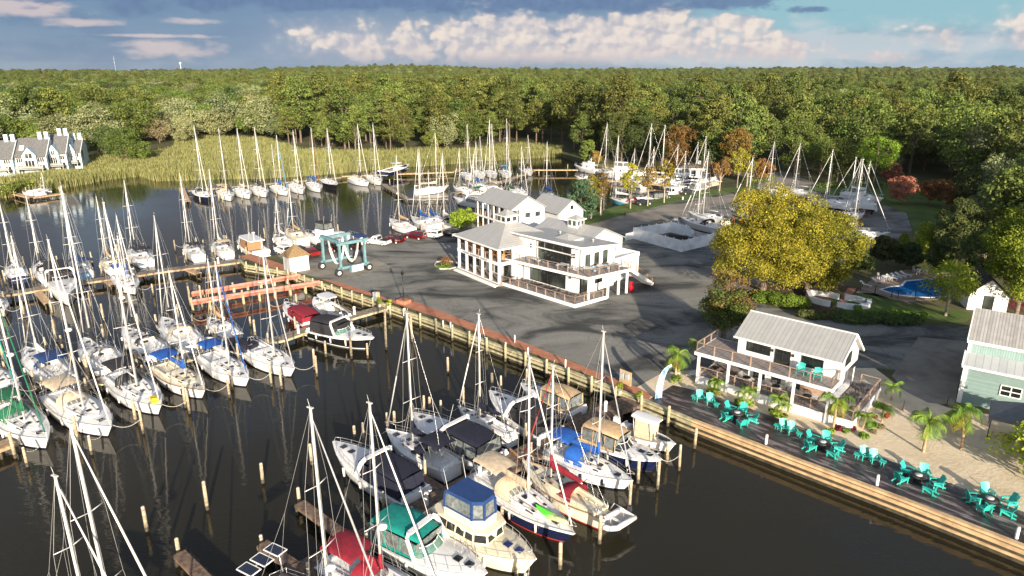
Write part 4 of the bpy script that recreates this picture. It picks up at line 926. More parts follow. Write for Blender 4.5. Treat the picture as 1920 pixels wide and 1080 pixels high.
# near pier
A1 = powerboat('black-hulled express cruiser with black canvas and white deck alone at the middle pier', (701, 640), (590, 612), 'express', 'black', 'black', band='white', side='canvas', group=GF, glass='green')
A2 = powerboat('small white cuddy boat with a bright red cockpit cover', (535, 571), (588, 604), 'cuddy', 'red', 'red', side='canvas', arch=False, band='white', group=GF)
A3 = powerboat('white pilothouse fishing boat with a white hardtop beside the quay corner', (590, 562), (640, 594), 'console', 'white', None, group=GF)
A5 = sailboat('white sloop with navy dodger, bimini and boom cover between two motor cruisers', (724, 806), (849, 876), 588, cover='navy', dodger='navy', bimini='navy', jib='grey', group=GF, radar=False, Bm=3.1)
A6 = powerboat('large white express cruiser with navy cockpit enclosure and rolled teal tarpaulin aft', (772, 783), (928, 862), 'express', 'white', 'navy', group=GF)
ro = MB().tube((-.55, -.9, .62), (-.55, .9, .62), .24, .22, 10); obj('rolled_tarpaulin', ro, canvas('teal'), A6)
A7 = sailboat('small open white daysailer with a navy sail cover and a slanting pink headsail', (858, 762), (962, 817), 589, cover='navy', group=GF, wheel=False, Bm=2.1, jib='white', spr=2, windows=False)
A8 = powerboat('dark-bottomed white express cruiser with black cockpit cover, third from the quay', (918, 740), (1036, 812), 'express', 'white', 'black', side='canvas', group=GF, band='white')
A9 = powerboat('white motorboat with a boxy tan canvas enclosure, nearest the brick path', (977, 724), (1086, 768), 'sport', 'white', 'tan', arch=False, group=GF)
A10 = powerboat('little white centre console boat with white hard top and beige curtains', (1266, 830), (1172, 794), 'console', 'white', 'beige', L=5.6, Bm=2.2, F=.85, group=GF)
A11 = powerboat('navy-hulled fishing boat with a tan bimini and open windshield', (1239, 868), (1096, 810), 'sport', 'navy', 'tan', side='vinyl', arch=False, band='white', group=GF)
A12 = sailboat('white sloop with bright blue dodger and blue boom cover beside the tan-topped boat', (1187, 903), (1030, 838), 622, cover='blue', dodger='blue', bimini='blue', jib='grey', group=GF, mz=.60, Bm=3.0)
A13 = sailboat('classic cream ketch with red sail covers, red dodger and varnished trim', (978, 868), (1135, 966), 685, hull='cream', deck='cream', cover='red', dodger='red', jib='maroon', kind='classic', stripe='red', group=GF, Bm=3.0, mz=.62, wheel=False, band='beige')
A14 = sailboat('white-decked sloop with navy hull, tan bimini and a lime kayak on its foredeck', (1078, 1006), (898, 885), 670, hull='navy', cover='beige', dodger='beige', bimini='beige', jib='white', stripe='red', band='white', group=GF, Bm=3.2, mz=.55)
A15 = powerboat('cream flybridge cruiser with a royal blue bridge enclosure', (1004, 1060), (808, 955), 'fly', 'cream', 'royal', roof='cream', group=GF, Bm=3.5, hatch=2)
A16 = powerboat('white express cruiser with teal canvas top and green glass windshield', (912, 1086), (722, 990), 'express', 'white', 'teal', glass='green', group=GF, Bm=3.4, L=9.6)
A17 = powerboat('white express cruiser with navy cockpit cover at the end slip, bow to the open water', (626, 838), (782, 930), 'express', 'white', 'navy', side='canvas', group=GF, Bm=3.3)
A18 = sailboat('tall sloop whose solar panels on a stern arch just show at the bottom edge', (760, 1235), (520, 1112), 765, cover='black', dodger='black', jib='grey', group=GF, mz=.5, radar=.28, L=11)
A19 = sailboat('sloop under dark red dodger and bimini at the bottom edge, radome on its mast', (850, 1172), (628, 1052), 756, cover='red', dodger='red', bimini='red', group=GF, mz=.46, radar=.36, L=10.5)
# kayak on A14, solar arch on A18, dinghy on A13's davits
kp = MB()
rings = []
for i in range(11):
    u = i / 10; w = .38 * math.sin(math.pi * u) ** .6 + .01; x = -1.5 + 3.0 * u; rings.append([(x, w * math.cos(a * math.pi / 4), .18 + .16 * math.sin(a * math.pi / 4) + .12 * (2 * u - 1) ** 2) for a in range(8)])
kp.loft(rings, 0, True, True)
km = bpy.data.materials.new('kayak_lime'); km.use_nodes = True; t = NT(km.node_tree); q = t.sep(t.new('ShaderNodeTexCoord').outputs['Generated'])[0]
t.put(t.n['Principled BSDF'].inputs['Base Color'], t.mix(t.step(q, .35, .7), (.10, .75, .05), (.72, .72, .35)))
def on(boat, loc, rz=0):
    M_ = Matrix.Translation(boat.location) @ Matrix.Rotation(boat.rotation_euler[2], 4, 'Z'); p = M_ @ Vector(loc); return (p.x, p.y, p.z), boat.rotation_euler[2] + rz
L_, rz_ = on(A14, (A14['_L'] * .27, .15, 1.22), .12); ky = obj('kayak', kp, km); ky.location = L_; ky.rotation_euler = (0, 0, rz_); tag(ky, 'lime and yellow kayak lying on the foredeck of the navy-hulled sloop', 'kayak')
mb = MB(); 
for sg in (1, -1): mb.path([Vector((-5.2, sg * 1.2, 1.0)), Vector((-5.5, sg * 1.2, 3.0)), Vector((-5.5, sg * .3, 3.2))], .04, 6)
mb.path([Vector((-5.5, -1.3, 3.1)), Vector((-5.5, 1.3, 3.1))], .04, 6); ah = obj('solar_arch', mb, STEEL, A18)
sp = ribbed('solar_cells', (.02, .03, .06), .16, 0, .5, .15, 0, .1)
for y_ in (-1.45, -.45, .6):
    mb = MB().box((-5.5, y_ + .4, 3.24), (1.25, .72, .04)); obj('solar_panel', mb, [sp], ah)
    fr_ = MB()
    for a_, b_ in (((-6.15, y_ + .03, 3.24), (-4.85, y_ + .03, 3.24)), ((-6.15, y_ + .77, 3.24), (-4.85, y_ + .77, 3.24)), ((-6.13, y_ + .03, 3.24), (-6.13, y_ + .77, 3.24)), ((-4.87, y_ + .03, 3.24), (-4.87, y_ + .77, 3.24))): fr_.bar(a_, b_, .05, .07)
    obj('panel_frame', fr_, WHITE, ah)
L_, rz_ = on(A13, (-A13['_L'] / 2 - 1.0, 0, .95), R(90)); dinghy('grey inflatable dinghy hanging behind the cream ketch', Vector(L_), rz_, 2.7).location.z = .95
mb = MB()
for sg in (.7, -.7): mb.path([Vector((-A13['_L'] / 2 + .2, sg, 1.1)), Vector((-A13['_L'] / 2 - .2, sg, 1.9)), Vector((-A13['_L'] / 2 - 1.1, sg, 1.9)), Vector((-A13['_L'] / 2 - 1.1, sg, 1.2))], .035, 5)
obj('davit', mb, STEEL, A13)
mb = MB().bar((A13['_L'] / 2 - .2, 0, 1.45), (A13['_L'] / 2 + 1.5, 0, 1.75), .16, .12); obj('bowsprit', mb, TEAK, A13)
# masts standing up from boats below the frame
sailboat('sloop below the frame, leftmost tall mast at the bottom with two radomes', (330, 1330), (60, 1190), 893, mizzen=None, cover='white', group=GF, mz=.45, radar=.30, L=10.5)
sailboat('sloop below the frame, its tall double-stayed mast rising right of the radome mast', (400, 1330), (110, 1190), 795, cover='white', group=GF, mz=.45, L=12)

# long western pier, near side (bows to the lower right)
B1 = sailboat('white sloop with a large dark green canopy, lower left corner slip', (91, 828), (0, 762), 548, cover='green', dodger='green', bimini='green', jib='green', group=GL, radar=.55, mz=.56)
B2 = sailboat('largest white sloop with beige dodger beside the green-canopied one', (210, 806), (98, 735), 450, cover=None, dodger='beige', bimini='beige', jib='white', group=GL, radar=.5, mz=.54, L=12.2)
B3 = sailboat('white sloop with a yellow bag on its foredeck and charcoal dodger', (303, 766), (215, 702), 380, cover=None, dodger='black', bimini='black', jib='white', group=GL, radar=.52, mz=.52)
obj('deck_bag', MB().slab([(-.5, -.3), (.45, -.35), (.6, 0), (.45, .35), (-.5, .3)], 0, .5, .15), mat('yellow_cloth', (.65, .5, .01), .8), B3).location = (B3['_L'] * .36, 0, 1.3)
B4 = sailboat('white sloop with bright blue mainsail cover, fourth in the near row', (385, 735), (300, 684), 508, cover='blue', dodger=None, bimini='blue', jib='white', group=GL, mz=.60, deck='cream')
B5 = sailboat('white sloop with square blue bimini and slanting blue headsail', (467, 713), (386, 664), 491, cover='white', bimini='blue', jib='blue', group=GL, mz=.57)
B6 = sailboat('plain white sloop at the right end of the near row', (553, 695), (460, 645), 449, cover=None, jib='grey', group=GL, mz=.62, stripe='black')
B12 = sailboat('white sloop with a teal furled headsail cut by the left edge', (34, 735), (-66, 678), 470, cover='lblue', jib='teal', group=GL, L=10)
# far side (bows away, sterns to us)
sailboat('white cutter with a broad royal blue bimini, stern to the pier', (49, 655), (118, 712), 443, cover='white', bimini='royal', dodger='royal', group=GL, Bm=3.6, mz=.62)
sailboat('white centre-cockpit sloop with solar panels aft, beside the blue bimini boat', (158, 637), (212, 692), 349, cover='black', bimini=None, dodger='grey', group=GL, mz=.66)
sailboat('white sloop with black dodger and a dinghy across its stern', (231, 617), (303, 665), 443, cover='black', dodger='black', jib='white', group=GL, Bm=3.4, mz=.66)
sailboat('white sloop with black boom cover towing an inflatable', (304, 598), (362, 647), 405, cover='black', dodger='beige', group=GL, mz=.66)
sailboat('pale blue-grey sloop with tan sail cover, last on the far side', (391, 596), (440, 630), 486, cover='tan', bimini=None, hull='grey', jib='tan', group=GL, mz=.68)
dinghy('grey inflatable tender astern of the boat with black boom cover', (385, 644), R(0), 3.4, .35)
dinghy('pale inflatable tender across the stern of the black-dodger sloop', (300, 672), R(20), 3.0, .5)
powerboat('low dark-covered runabout behind the plain white sloop', (400, 640), (470, 655), 'cuddy', 'navy', 'navy', side='canvas', arch=False, group=GL, L=6.5)
# outer western pier
powerboat('big white cabin cruiser with dark enclosure, bow towards us', (131, 566), (104, 508), 'express', 'white', 'black', side='canvas', group=GU, Bm=3.9)
sailboat('white sloop with blue sail cover, bow towards us at the outer pier', (255, 543), (222, 515), 405, cover='blue', bimini='blue', group=GU, lod=0)
sailboat('grey-hulled sloop at the extreme left edge of the outer pier', (9, 583), (-45, 545), 520, cover=None, group=GU, hull='grey', L=9)
sailboat('navy-hulled sloop with red cockpit cushions at the outer pier', (22, 497), (45, 531), 371, hull='navy', band='white', cover='white', group=GU, mz=.64, L=9)
sailboat('white sloop with black dodger behind the big cruiser', (72, 494), (97, 527), 367, cover='black', dodger='black', group=GU, mz=.66, L=9.5)
sailboat('pale sloop with blue bimini and blue mast bag at the outer pier', (134, 490), (170, 519), 349, cover='blue', bimini='royal', hull='lblue', group=GU, mz=.66, L=9.5)
sailboat('sloop with tan covers and wood trim at the outer pier', (196, 483), (224, 512), 369, cover='tan', hull='white', deck='cream', group=GU, mz=.66, L=9)
sailboat('broad white sloop with thin black bimini at the outer pier', (247, 468), (290, 503), 339, cover='black', bimini='black', group=GU, mz=.66, L=10.5, Bm=3.7)
sailboat('white sloop with black bimini bow and open cockpit near the pier bend', (350, 460), (385, 490), 325, cover=None, bimini='black', group=GU, mz=.66, L=9.5)
sailboat('white sloop with a beige bimini next to the small tug', (403, 455), (438, 483), 318, cover='white', bimini='beige', group=GU, mz=.66, L=9.5)
powerboat('small white trawler with a varnished wooden aft cabin', (450, 452), (490, 472), 'trawler', 'white', None, group=GU, stripe=None) if False else powerboat('small white trawler with a varnished wooden aft cabin', (450, 452), (490, 472), 'trawler', 'white', None, group=GU, trim='teak')

# row before the marsh, bows to the lower right
MR = [('navy-hulled sloop at the far left of the marsh row', (391, 371), (361, 354), 236, dict(hull='navy', band='white', cover=None, jib='white', dodger='black')),
      ('white sloop with grey furled headsail, second in the marsh row', (434, 371), (396, 345), 241, dict(cover='beige', jib='black', dodger='beige', bimini='beige')),
      ('white sloop without boom cover, third in the marsh row', (469, 367), (434, 349), 241, dict(cover='white', jib='white')),
      ('white sloop with black bimini, fourth in the marsh row', (500, 364), (467, 346), 240, dict(cover='black', bimini='black', jib='white')),
      ('white ketch with blue covers and short mizzen, fifth in the marsh row', (540, 361), (504, 345), 254, dict(cover='blue', jib='lblue', mizzen=270)),
      ('white sloop with pinkish furled headsail, sixth in the marsh row', (569, 358), (536, 340), 245, dict(cover='white', jib='white')),
      ('white sloop with blue bimini and rust-brown furled headsail', (601, 355), (570, 336), 240, dict(cover='blue', bimini='blue', jib='brown')),
      ('black-hulled sloop, eighth in the marsh row', (631, 349), (599, 333), 241, dict(hull='black', cover='black', jib='white')),
      ('large white sloop with black boom cover and thick furled headsail', (692, 344), (651, 332), 234, dict(cover='black', jib='white', lw=1.2)),
      ('white sloop close behind the thick-headsail boat, last of the marsh row', (715, 342), (682, 326), 232, dict(cover='grey', jib='white'))]
for lb, b_, s_, tp, kw in MR:
    L_ = frame(b_, s_, 0)[2]; sailboat(lb, b_, s_, tp, L=min(L_, 12.5), lod=1, group=GM, **kw)
# middle piers
MD = [('white cutter with tan sail cover left of the parked cars', (731, 413), (790, 437), 292, dict(cover='tan', jib=None, radar=.45, kind='classic')),
      ('white sloop with bright blue cover, taller of the blue-covered pair', (772, 408), (818, 428), 281, dict(cover='blue')),
      ('white sloop with bright blue cover, shorter of the blue-covered pair', (790, 404), (834, 424), 321, dict(cover='blue', jib=None)),
      ('white sloop with black dodger behind the dark sedan', (817, 407), (857, 426), 287, dict(cover='white', dodger='black')),
      ('white schooner with cream awning and yellow forestay, broadside', (842, 350), (760, 362), 250, dict(cover='beige', bimini='beige', jib='tan', kind='classic', lod=1, mz=.62, mizzen=281)),
      ('white sloop with tan cover and wood trim by the kiosk', (538, 430), (577, 456), 349, dict(cover='tan', deck='cream')),
      ('small sloop beside the tan-covered one by the kiosk', (515, 440), (550, 462), 372, dict(cover='white', L=8)),
      ('grey sloop with an orange cockpit cushion at the far pier', (885, 334), (857, 318), 234, dict(cover='grey', lod=1)),
      ('white sloop second from the left at the far pier', (907, 331), (886, 317), 256, dict(cover='white', lod=1)),
      ('white sloop with tall pale mast, third at the far pier', (929, 330), (908, 316), 233, dict(cover='white', lod=1)),
      ('white sloop with light blue bimini at the far pier', (956, 330), (933, 314), 224, dict(cover='lblue', bimini='lblue', lod=1)),
      ('white sloop with black boom cover alone at the far pier', (997, 325), (974, 313), 254, dict(cover='black', dodger='black', lod=1)),
      ('white sloop with low blue cover in the second rank of the middle pier', (880, 344), (912, 351), 268, dict(cover='blue', lod=1)),
      ('green-covered sloop in the second rank of the middle pier', (876, 358), (906, 363), 290, dict(cover='green', bimini='green', lod=1)),
      ('white sloop with beige cover in the second rank', (905, 347), (938, 356), 225, dict(cover='beige', bimini='beige', lod=1)),
      ('white sloop with many loose fittings at the left of the second rank', (850, 349), (880, 358), 281, dict(cover=None, lod=1)),
      ('white sloop showing its stern above the long grey roof', (990, 365), (962, 354), 275, dict(cover='black', lod=1)),
      ('sloop with blue cover right of the long grey roof', (1012, 360), (1042, 372), 267, dict(cover='blue', lod=1, jib=None)),
      ('dark-covered sloop just behind the grey roof ridge', (945, 357), (972, 367), 300, dict(cover='green', lod=1))]
for lb, b_, s_, tp, kw in MD:
    L_ = frame(b_, s_, 0)[2]; kw.setdefault('L', min(L_, 11.5)); sailboat(lb, b_, s_, tp, group=GB, **kw)
MP = [('white sportfishing boat with black bridge cover behind the travel hoist', (573, 440), (618, 450), 'fly', dict(canv='black', L=10)),
      ('small white cabin boat right of the sportfisher', (622, 436), (648, 448), 'cuddy', dict(canv='white', side='canvas', arch=False, L=6.5)),
      ('white runabout beside the white pickup', (655, 440), (695, 458), 'cuddy', dict(canv='royal', arch=False, L=7)),
      ('white and navy centre console with grey outboards raised beside the marsh', (767, 312), (718, 323), 'console', dict(hull='navy', band='white', canv=None, zb=1.0)),
      ('white express cruiser moored bow left before the long house', (850, 373), (897, 380), 'express', dict(canv='grey', L=11)),
      ('white express cruiser tucked behind the bushy round tree', (898, 368), (925, 380), 'express', dict(canv='green', L=8)),
      ('white motor yacht at the left end of the eastern basin', (1077, 312), (1125, 320), 'yacht', dict(canv=None, L=12, group=GR)),
      ('big white motor yacht with dark wraparound windows', (1130, 320), (1176, 326), 'yacht', dict(canv='white', L=12.5, group=GR)),
      ('white cabin cruiser right of the dark-windowed yacht', (1160, 327), (1200, 329), 'express', dict(canv='white', side='canvas', L=10, group=GR)),
      ('white sportfisher with tall bridge before the white cottage', (1243, 340), (1290, 336), 'fly', dict(canv='white', L=12, group=GR)),
      ('white cuddy boat with open black canopy behind the third thin tree', (1193, 373), (1238, 370), 'sport', dict(canv='black', arch=False, L=9, group=GR)),
      ('white cabin boat with a red lifebuoy by the grass strip', (1241, 365), (1279, 360), 'trawler', dict(canv=None, L=9, group=GR)),
      ('white express boat with grey canopy right of the lifebuoy boat', (1280, 359), (1316, 353), 'express', dict(canv='grey', L=9, group=GR)),
      ('navy-hulled motorboat second rank in the eastern basin', (1264, 349), (1303, 346), 'cuddy', dict(hull='navy', band='white', canv='navy', L=8, side='canvas', arch=False, group=GR)),
      ('white runabout at the right end of the eastern basin', (1312, 351), (1340, 346), 'cuddy', dict(canv='beige', side='canvas', arch=False, L=8, group=GR)),
      ('small pale skiff by the wooden finger dock below the first yacht', (1078, 330), (1104, 333), 'cuddy', dict(canv=None, arch=False, L=6, group=GR)),
      ('white runabout by the townhouse dock', (42, 361), (70, 363), 'cuddy', dict(canv='white', arch=False, side='canvas', L=7, group='boats at the townhouse dock')),
      ('pontoon-like pale boat at the left edge by the townhouse dock', (-10, 352), (20, 355), 'cuddy', dict(canv='white', arch=False, side='canvas', L=7, group='boats at the townhouse dock'))]
for lb, b_, s_, kd, kw in MP: kw.setdefault('group', GB); powerboat(lb, b_, s_, kd, lod=1, **kw)
sailboat('small white daysailer with a single bare mast by the townhouse dock', (97, 358), (71, 355), 324, L=7, cover=None, jib=None, lod=1, group='boats at the townhouse dock', wheel=False, spr=1)
ER = [('aqua-hulled sloop with a red dodger beside the grass strip', (1143, 372), (1190, 380), 255, dict(hull='aqua', dodger='red', cover='white', L=11, mz=.82, band='white')),
      ('white sloop with the leftmost leaning headsail in the eastern basin', (1118, 321), (1150, 327), 231, dict(cover='beige')),
      ('white sloop with pale boom cover mid eastern basin', (1190, 330), (1225, 333), 232, dict(cover='white')),
      ('white sloop with slanting headsail right of the pale boom cover', (1212, 334), (1248, 335), 235, dict(cover='white')),
      ('short-masted white sloop mid eastern basin', (1200, 337), (1228, 341), 277, dict(cover='grey')),
      ('short-masted white sloop left of centre in the eastern basin', (1172, 337), (1198, 344), 279, dict(cover='white')),
      ('grey-covered sloop behind the thin tawny trees', (1240, 330), (1270, 332), 272, dict(cover='grey')),
      ('white sloop before the tall white sportfisher', (1252, 345), (1278, 345), 284, dict(cover='navy')),
      ('sloop with bare mast beside the white cottage', (1278, 335), (1305, 334), 267, dict(cover=None)),
      ('sloop with tallest mast by the white cottage, pink headsail', (1290, 343), (1318, 342), 256, dict(cover='navy'))]
for lb, b_, s_, tp, kw in ER: kw.setdefault('L', 10.5); sailboat(lb, b_, s_, tp, lod=1, group=GR, **kw)
# ashore on stands
ZS = LZ + 1.75
ST = [('grey sloop on stands behind the white fence, black dodger', (1276, 409), (1352, 428), 322, dict(hull='grey', dodger='black', cover=None, mz=.60, L=11.5, deck=None, lod=0)),
      ('white sloop on stands with long furled headsail just behind the grey one', (1290, 398), (1350, 413), 284, dict(cover=None, mz=.6, L=11)),
      ('white sloop on stands with a red sail cover left of the golden trees', (1367, 391), (1412, 401), 295, dict(dodger='red', cover='red', mz=.5, L=10)),
      ('sloop stored behind the golden trees, leftmost bare mast', (1420, 353), (1450, 360), 266, dict(cover=None)),
      ('sloop stored behind the golden trees, second bare mast', (1462, 353), (1492, 358), 269, dict(cover=None)),
      ('sloop stored behind the golden trees, third bare mast', (1512, 374), (1545, 378), 281, dict(cover=None)),
      ('sloop stored beyond the golden trees, shorter of the paired masts', (1556, 374), (1590, 378), 295, dict(cover=None)),
      ('white sloop stored at the far turning circle', (1580, 379), (1616, 374), 300, dict(cover='white')),
      ('white sloop with navy bottom on stands at the turning circle', (1670, 437), (1616, 438), 299, dict(cover='white', L=10.5, mz=.30, stripe='navy')),
      ('white sloop stored at the back of the turning circle, mast leaning right', (1657, 372), (1628, 368), 303, dict(cover='white')),
      ('small stored sloop with short mast right of the golden trees', (1622, 398), (1596, 402), 363, dict(cover=None, L=7))]
for lb, b_, s_, tp, kw in ST: kw.setdefault('L', 10); kw.setdefault('lod', 1); sailboat(lb, b_, s_, tp, zb=ZS, keel=True, group=GS, **kw)
# ------------------------------------------------------------------ buildings
METAL = ribbed('standing_seam_roof_x', (.50, .50, .48), .42, 0, .55, .38, .35, .06, .1)
METALY = ribbed('standing_seam_roof_y', (.50, .50, .48), .42, 1, .55, .38, .35, .06, .1)
SIDING = ribbed('white_board_siding_x', (.72, .72, .72), .42, 0, .4, .5, 0, .03, .09); SIDINGY = ribbed('white_board_siding_y', (.72, .72, .72), .42, 1, .4, .5, 0, .03, .09)
FRAME = mat('black_window_frame', (.02, .02, .022), .4, 0); LOUVRE = ribbed('white_slat_skirt', (.80, .79, .77), .16, 2, .35, .5, 0, .03, .14)
RAILW = mat('cedar_rail', (.36, .25, .19), .7, .15, 5); DECKG = ribbed('grey_porch_boards', (.26, .22, .20), .16, 0, .35, .7, 0, .15)
wg = bpy.data.materials.new('painted_reflection_glass'); wg.use_nodes = True; t = NT(wg.node_tree); b_ = t.n['Principled BSDF']
t.put(b_.inputs['Base Color'], t.mix(t.step(t.noise(t.new('ShaderNodeTexCoord').outputs['Object'], .28, 1), .42, .6), (.012, .015, .015), (.07, .09, .075))); b_.inputs['Roughness'].default_value = .08; b_.inputs['Specular IOR Level'].default_value = .9  # soft pale green patches are reflections painted into the base colour
WGL = wg
class Bld:
    def __init__(s, name, label, cat, org, deg): s.t = thing(name, label, cat, (org[0], org[1], 0), R(deg)); s.M = Matrix.Translation((org[0], org[1], 0)) @ Matrix.Rotation(R(deg), 4, 'Z')
    def w(s, x, y, z=0): return s.M @ Vector((x, y, z))
    def part(s, name, mb, m_, par=None): return obj(name, mb, m_, par or s.t)
    def window(s, face, a0, a1, z0, z1, off, panes=2, par=None, name='window', rows=1, fm=None, sg=-1, gm=None):
        "face 'x': wall runs along local x at y=off (looking to -y when sg=-1); 'y': wall along y at x=off (looking +x when sg=1)"
        def P_(a, z, d): return (a, off + sg * d, z) if face == 'x' else (off + sg * d, a, z)
        gl = MB(); ca = (a0 + a1) / 2; cz = (z0 + z1) / 2
        gl.box(P_(ca, cz, .02), ((a1 - a0, .04, z1 - z0) if face == 'x' else (.04, a1 - a0, z1 - z0)))
        g_ = s.part(name, gl, gm or WGL, par); mb = MB(); w_ = .09
        for a in [a0 + (a1 - a0) * i / panes for i in range(panes + 1)]: mb.box(P_(a, cz, .05), ((w_, .06, z1 - z0 + w_) if face == 'x' else (.06, w_, z1 - z0 + w_)))
        for z in [z0 + (z1 - z0) * i / rows for i in range(rows + 1)]: mb.box(P_(ca, z, .052), ((a1 - a0 + w_, .058, w_) if face == 'x' else (.058, a1 - a0 + w_, w_)))
        obj('frame', mb, fm or FRAME, g_); return g_
    def railing(s, pts, z, h=1.0, name='railing', post=RAILW, step=1.9, par=None):
        mb = MB(); wr = MB()
        for a, b in zip(pts, pts[1:]):
            a = Vector((*a, z)); b = Vector((*b, z)); n_ = max(1, round((b - a).length / step))
            for i in range(n_ + 1): p = a.lerp(b, i / n_); mb.box(p + Vector((0, 0, h / 2)), (.10, .10, h))
            mb.bar(a + Vector((0, 0, h)), b + Vector((0, 0, h)), .14, .05)
            for k in range(1, 6): wr.tube(a + Vector((0, 0, h * k / 6.5)), b + Vector((0, 0, h * k / 6.5)), .008, None, 3, 0, False)
        r = s.part(name, mb, post, par); obj('cable', wr, STEEL, r); return r
def gable(mb, x0, x1, y0, yr, y1, z0, ze0, zr, ze1): # closed prism body with gable along x
    vs = []
    for x in (x0, x1): vs += [(x, y0, z0), (x, y1, z0), (x, y1, ze1), (x, yr, zr), (x, y0, ze0)]
    mb.add(vs, [(4, 3, 2, 1, 0), (5, 6, 7, 8, 9), (0, 1, 6, 5), (1, 2, 7, 6), (3, 4, 9, 8), (2, 3, 8, 7), (4, 0, 5, 9)]); return mb
def roofslab(mb, q, th=.12):
    n_ = (Vector(q[1]) - Vector(q[0])).cross(Vector(q[2]) - Vector(q[0])).normalized()
    if n_.z < 0: n_ = -n_
    lo = [Vector(p) for p in q]; hi = [p + n_ * th for p in lo]; k = len(q)
    mb.add(lo + hi, [tuple(reversed(range(k)))] + [tuple(range(k, 2 * k))] + [(i, (i + 1) % k, k + (i + 1) % k, k + i) for i in range(k)]); return mb
def chair_mb(kind):
    mb = MB()
    if kind == 'adirondack':
        seat, back, frame = MB(), MB(), MB()
        for i in range(5): y_ = -.24 + .12 * i; seat.bar((.32, y_, .36), (-.22, y_, .25), .10, .025)
        for i in range(6): y_ = -.275 + .11 * i; back.bar((-.18, y_ * .9, .26), (-.52, y_ * 1.05, 1.0 - abs(i - 2.5) * .035), .095, .025)
        for sg in (1, -1):
            frame.bar((.34, sg * .33, 0), (.34, sg * .33, .52), .05, .09); frame.bar((-.34, sg * .30, 0), (-.30, sg * .32, .52), .05, .08); frame.bar((.42, sg * .36, .53), (-.42, sg * .36, .50), .14, .03); frame.bar((.34, sg * .29, .33), (-.6, sg * .27, .03), .03, .1)
        return seat, back, frame
TEAL = mat('teal_resin', (.03, .44, .37), .45, .05, 3); ORANGE = mat('orange_teak', (.50, .22, .07), .5, .2, 5)
s_, b_, f_ = chair_mb('adirondack'); ADI = (mesh_of('seat', s_), mesh_of('backrest', b_), mesh_of('frame', f_))
for q in ADI: q.materials.append(TEAL)
def adirondack(loc, rz, label, group, matl=None):
    t_ = thing('adirondack_chair', label, 'chair', loc, rz, group)
    for nm, me in zip(('seat', 'backrest', 'frame'), ADI):
        o = link(bpy.data.objects.new(nm, me)); o.parent = t_
        if matl: o.material_slots[0].link = 'OBJECT'; o.material_slots[0].material = matl
    return t_
def table(loc, label, r=.45, h=.72, m_=None, rz=0, group=None, sq=False, name='table', cat='table'):
    t_ = thing(name, label, cat, loc, rz, group); mb = MB()
    if sq: mb.box((0, 0, h), (2 * r, 2 * r, .05))
    else: mb.lathe((0, 0, h - .03), [(r, 0), (r, .05)], 14)
    obj('table_top', mb, m_ or WHITE, t_)
    for a in range(4): obj('leg', MB().tube((r * .6 * math.cos(a * 1.571 + .78), r * .6 * math.sin(a * 1.571 + .78), 0), (r * .55 * math.cos(a * 1.571 + .78), r * .55 * math.sin(a * 1.571 + .78), h - .02), .025, None, 5), m_ or WHITE, t_)
    return t_
def sidechair(loc, rz, label, group, m_):
    t_ = thing('dining_chair', label, 'chair', loc, rz, group); obj('seat', MB().box((0, 0, .45), (.44, .44, .05)), m_, t_); mb = MB()
    for i in range(4): mb.bar((-.22, -.18 + .12 * i, .47), (-.30, -.18 + .12 * i, .92), .05, .02)
    mb.bar((-.31, -.22, .92), (-.31, .22, .92), .03, .06); obj('backrest', mb, m_, t_)
    for sx in (.19, -.19):
        for sy in (.19, -.19): obj('leg', MB().bar((sx, sy, 0), (sx, sy, .44), .035, .035), m_, t_)
    return t_

# ---- bar house on the beach
B = Bld('beach_bar', 'small white two storey beach bar with ribbed grey roof and wraparound wooden decks', 'building', (19.2, 64.5), -41)
zl, zu = 2.1, 4.7
mb = MB(); mb.slab([(2.9, 2.4), (12.6, 2.4), (12.6, 9.0), (2.9, 9.0)], LZ, zl + .02); mb.slab([(3.9, 3.4), (11.9, 3.4), (11.9, 9.0), (3.9, 9.0)], zl, zu - .2)
gable(mb, 2.9, 12.6, 2.4, 5.6, 9.0, zu - .2, 6.6, 8.15, 5.6); wl = B.part('wall', mb, SIDING)
rf = MB(); roofslab(rf, [(2.6, 2.05, 6.45), (12.95, 2.05, 6.45), (12.95, 5.6, 8.18), (2.6, 5.6, 8.18)]); roofslab(rf, [(2.6, 5.6, 8.18), (12.95, 5.6, 8.18), (12.95, 9.3, 5.42), (2.6, 9.3, 5.42)]); rfo = B.part('roof', rf, METAL)
mb = MB().bar((2.55, 1.98, 6.44), (13.0, 1.98, 6.44), .13, .16).bar((13.0, 2.0, 6.50), (13.0, 5.6, 8.25), .08, .2).bar((13.0, 5.6, 8.25), (13.0, 9.3, 5.5), .08, .2).bar((2.6, 5.6, 8.33), (12.95, 5.6, 8.33), .2, .06); obj('trim', mb, WHITE, rfo)
B.window('x', 3.9, 6.2, 5.25, 6.2, 2.4, 3); B.window('x', 9.3, 11.2, 5.15, 6.2, 2.4, 2); B.window('x', 6.75, 8.15, 4.75, 6.25, 2.4, 2, name='door'); B.window('y', 4.5, 6.1, 5.3, 6.35, 12.6, 3, sg=1)
B.window('y', 7.6, 8.4, 2.1, 4.1, 12.6, 1, name='door', sg=1, gm=WHITE)
for x in (6.45, 8.45): B.part('wall_lamp', MB().box((x, 2.3, 5.9), (.16, .16, .25)), FRAME)
for a, b in ((4.5, 5.6), (6.4, 7.2), (8.6, 9.4)): B.window('x', a, b, 2.15, 4.0, 3.4, 1, name='door' if a > 6 and a < 8 else 'window')
B.part('serving_counter', MB().box((10.4, 3.2, 3.05), (2.4, .5, .1)).box((10.4, 3.25, 2.6), (2.4, .2, .9)), RAILW)
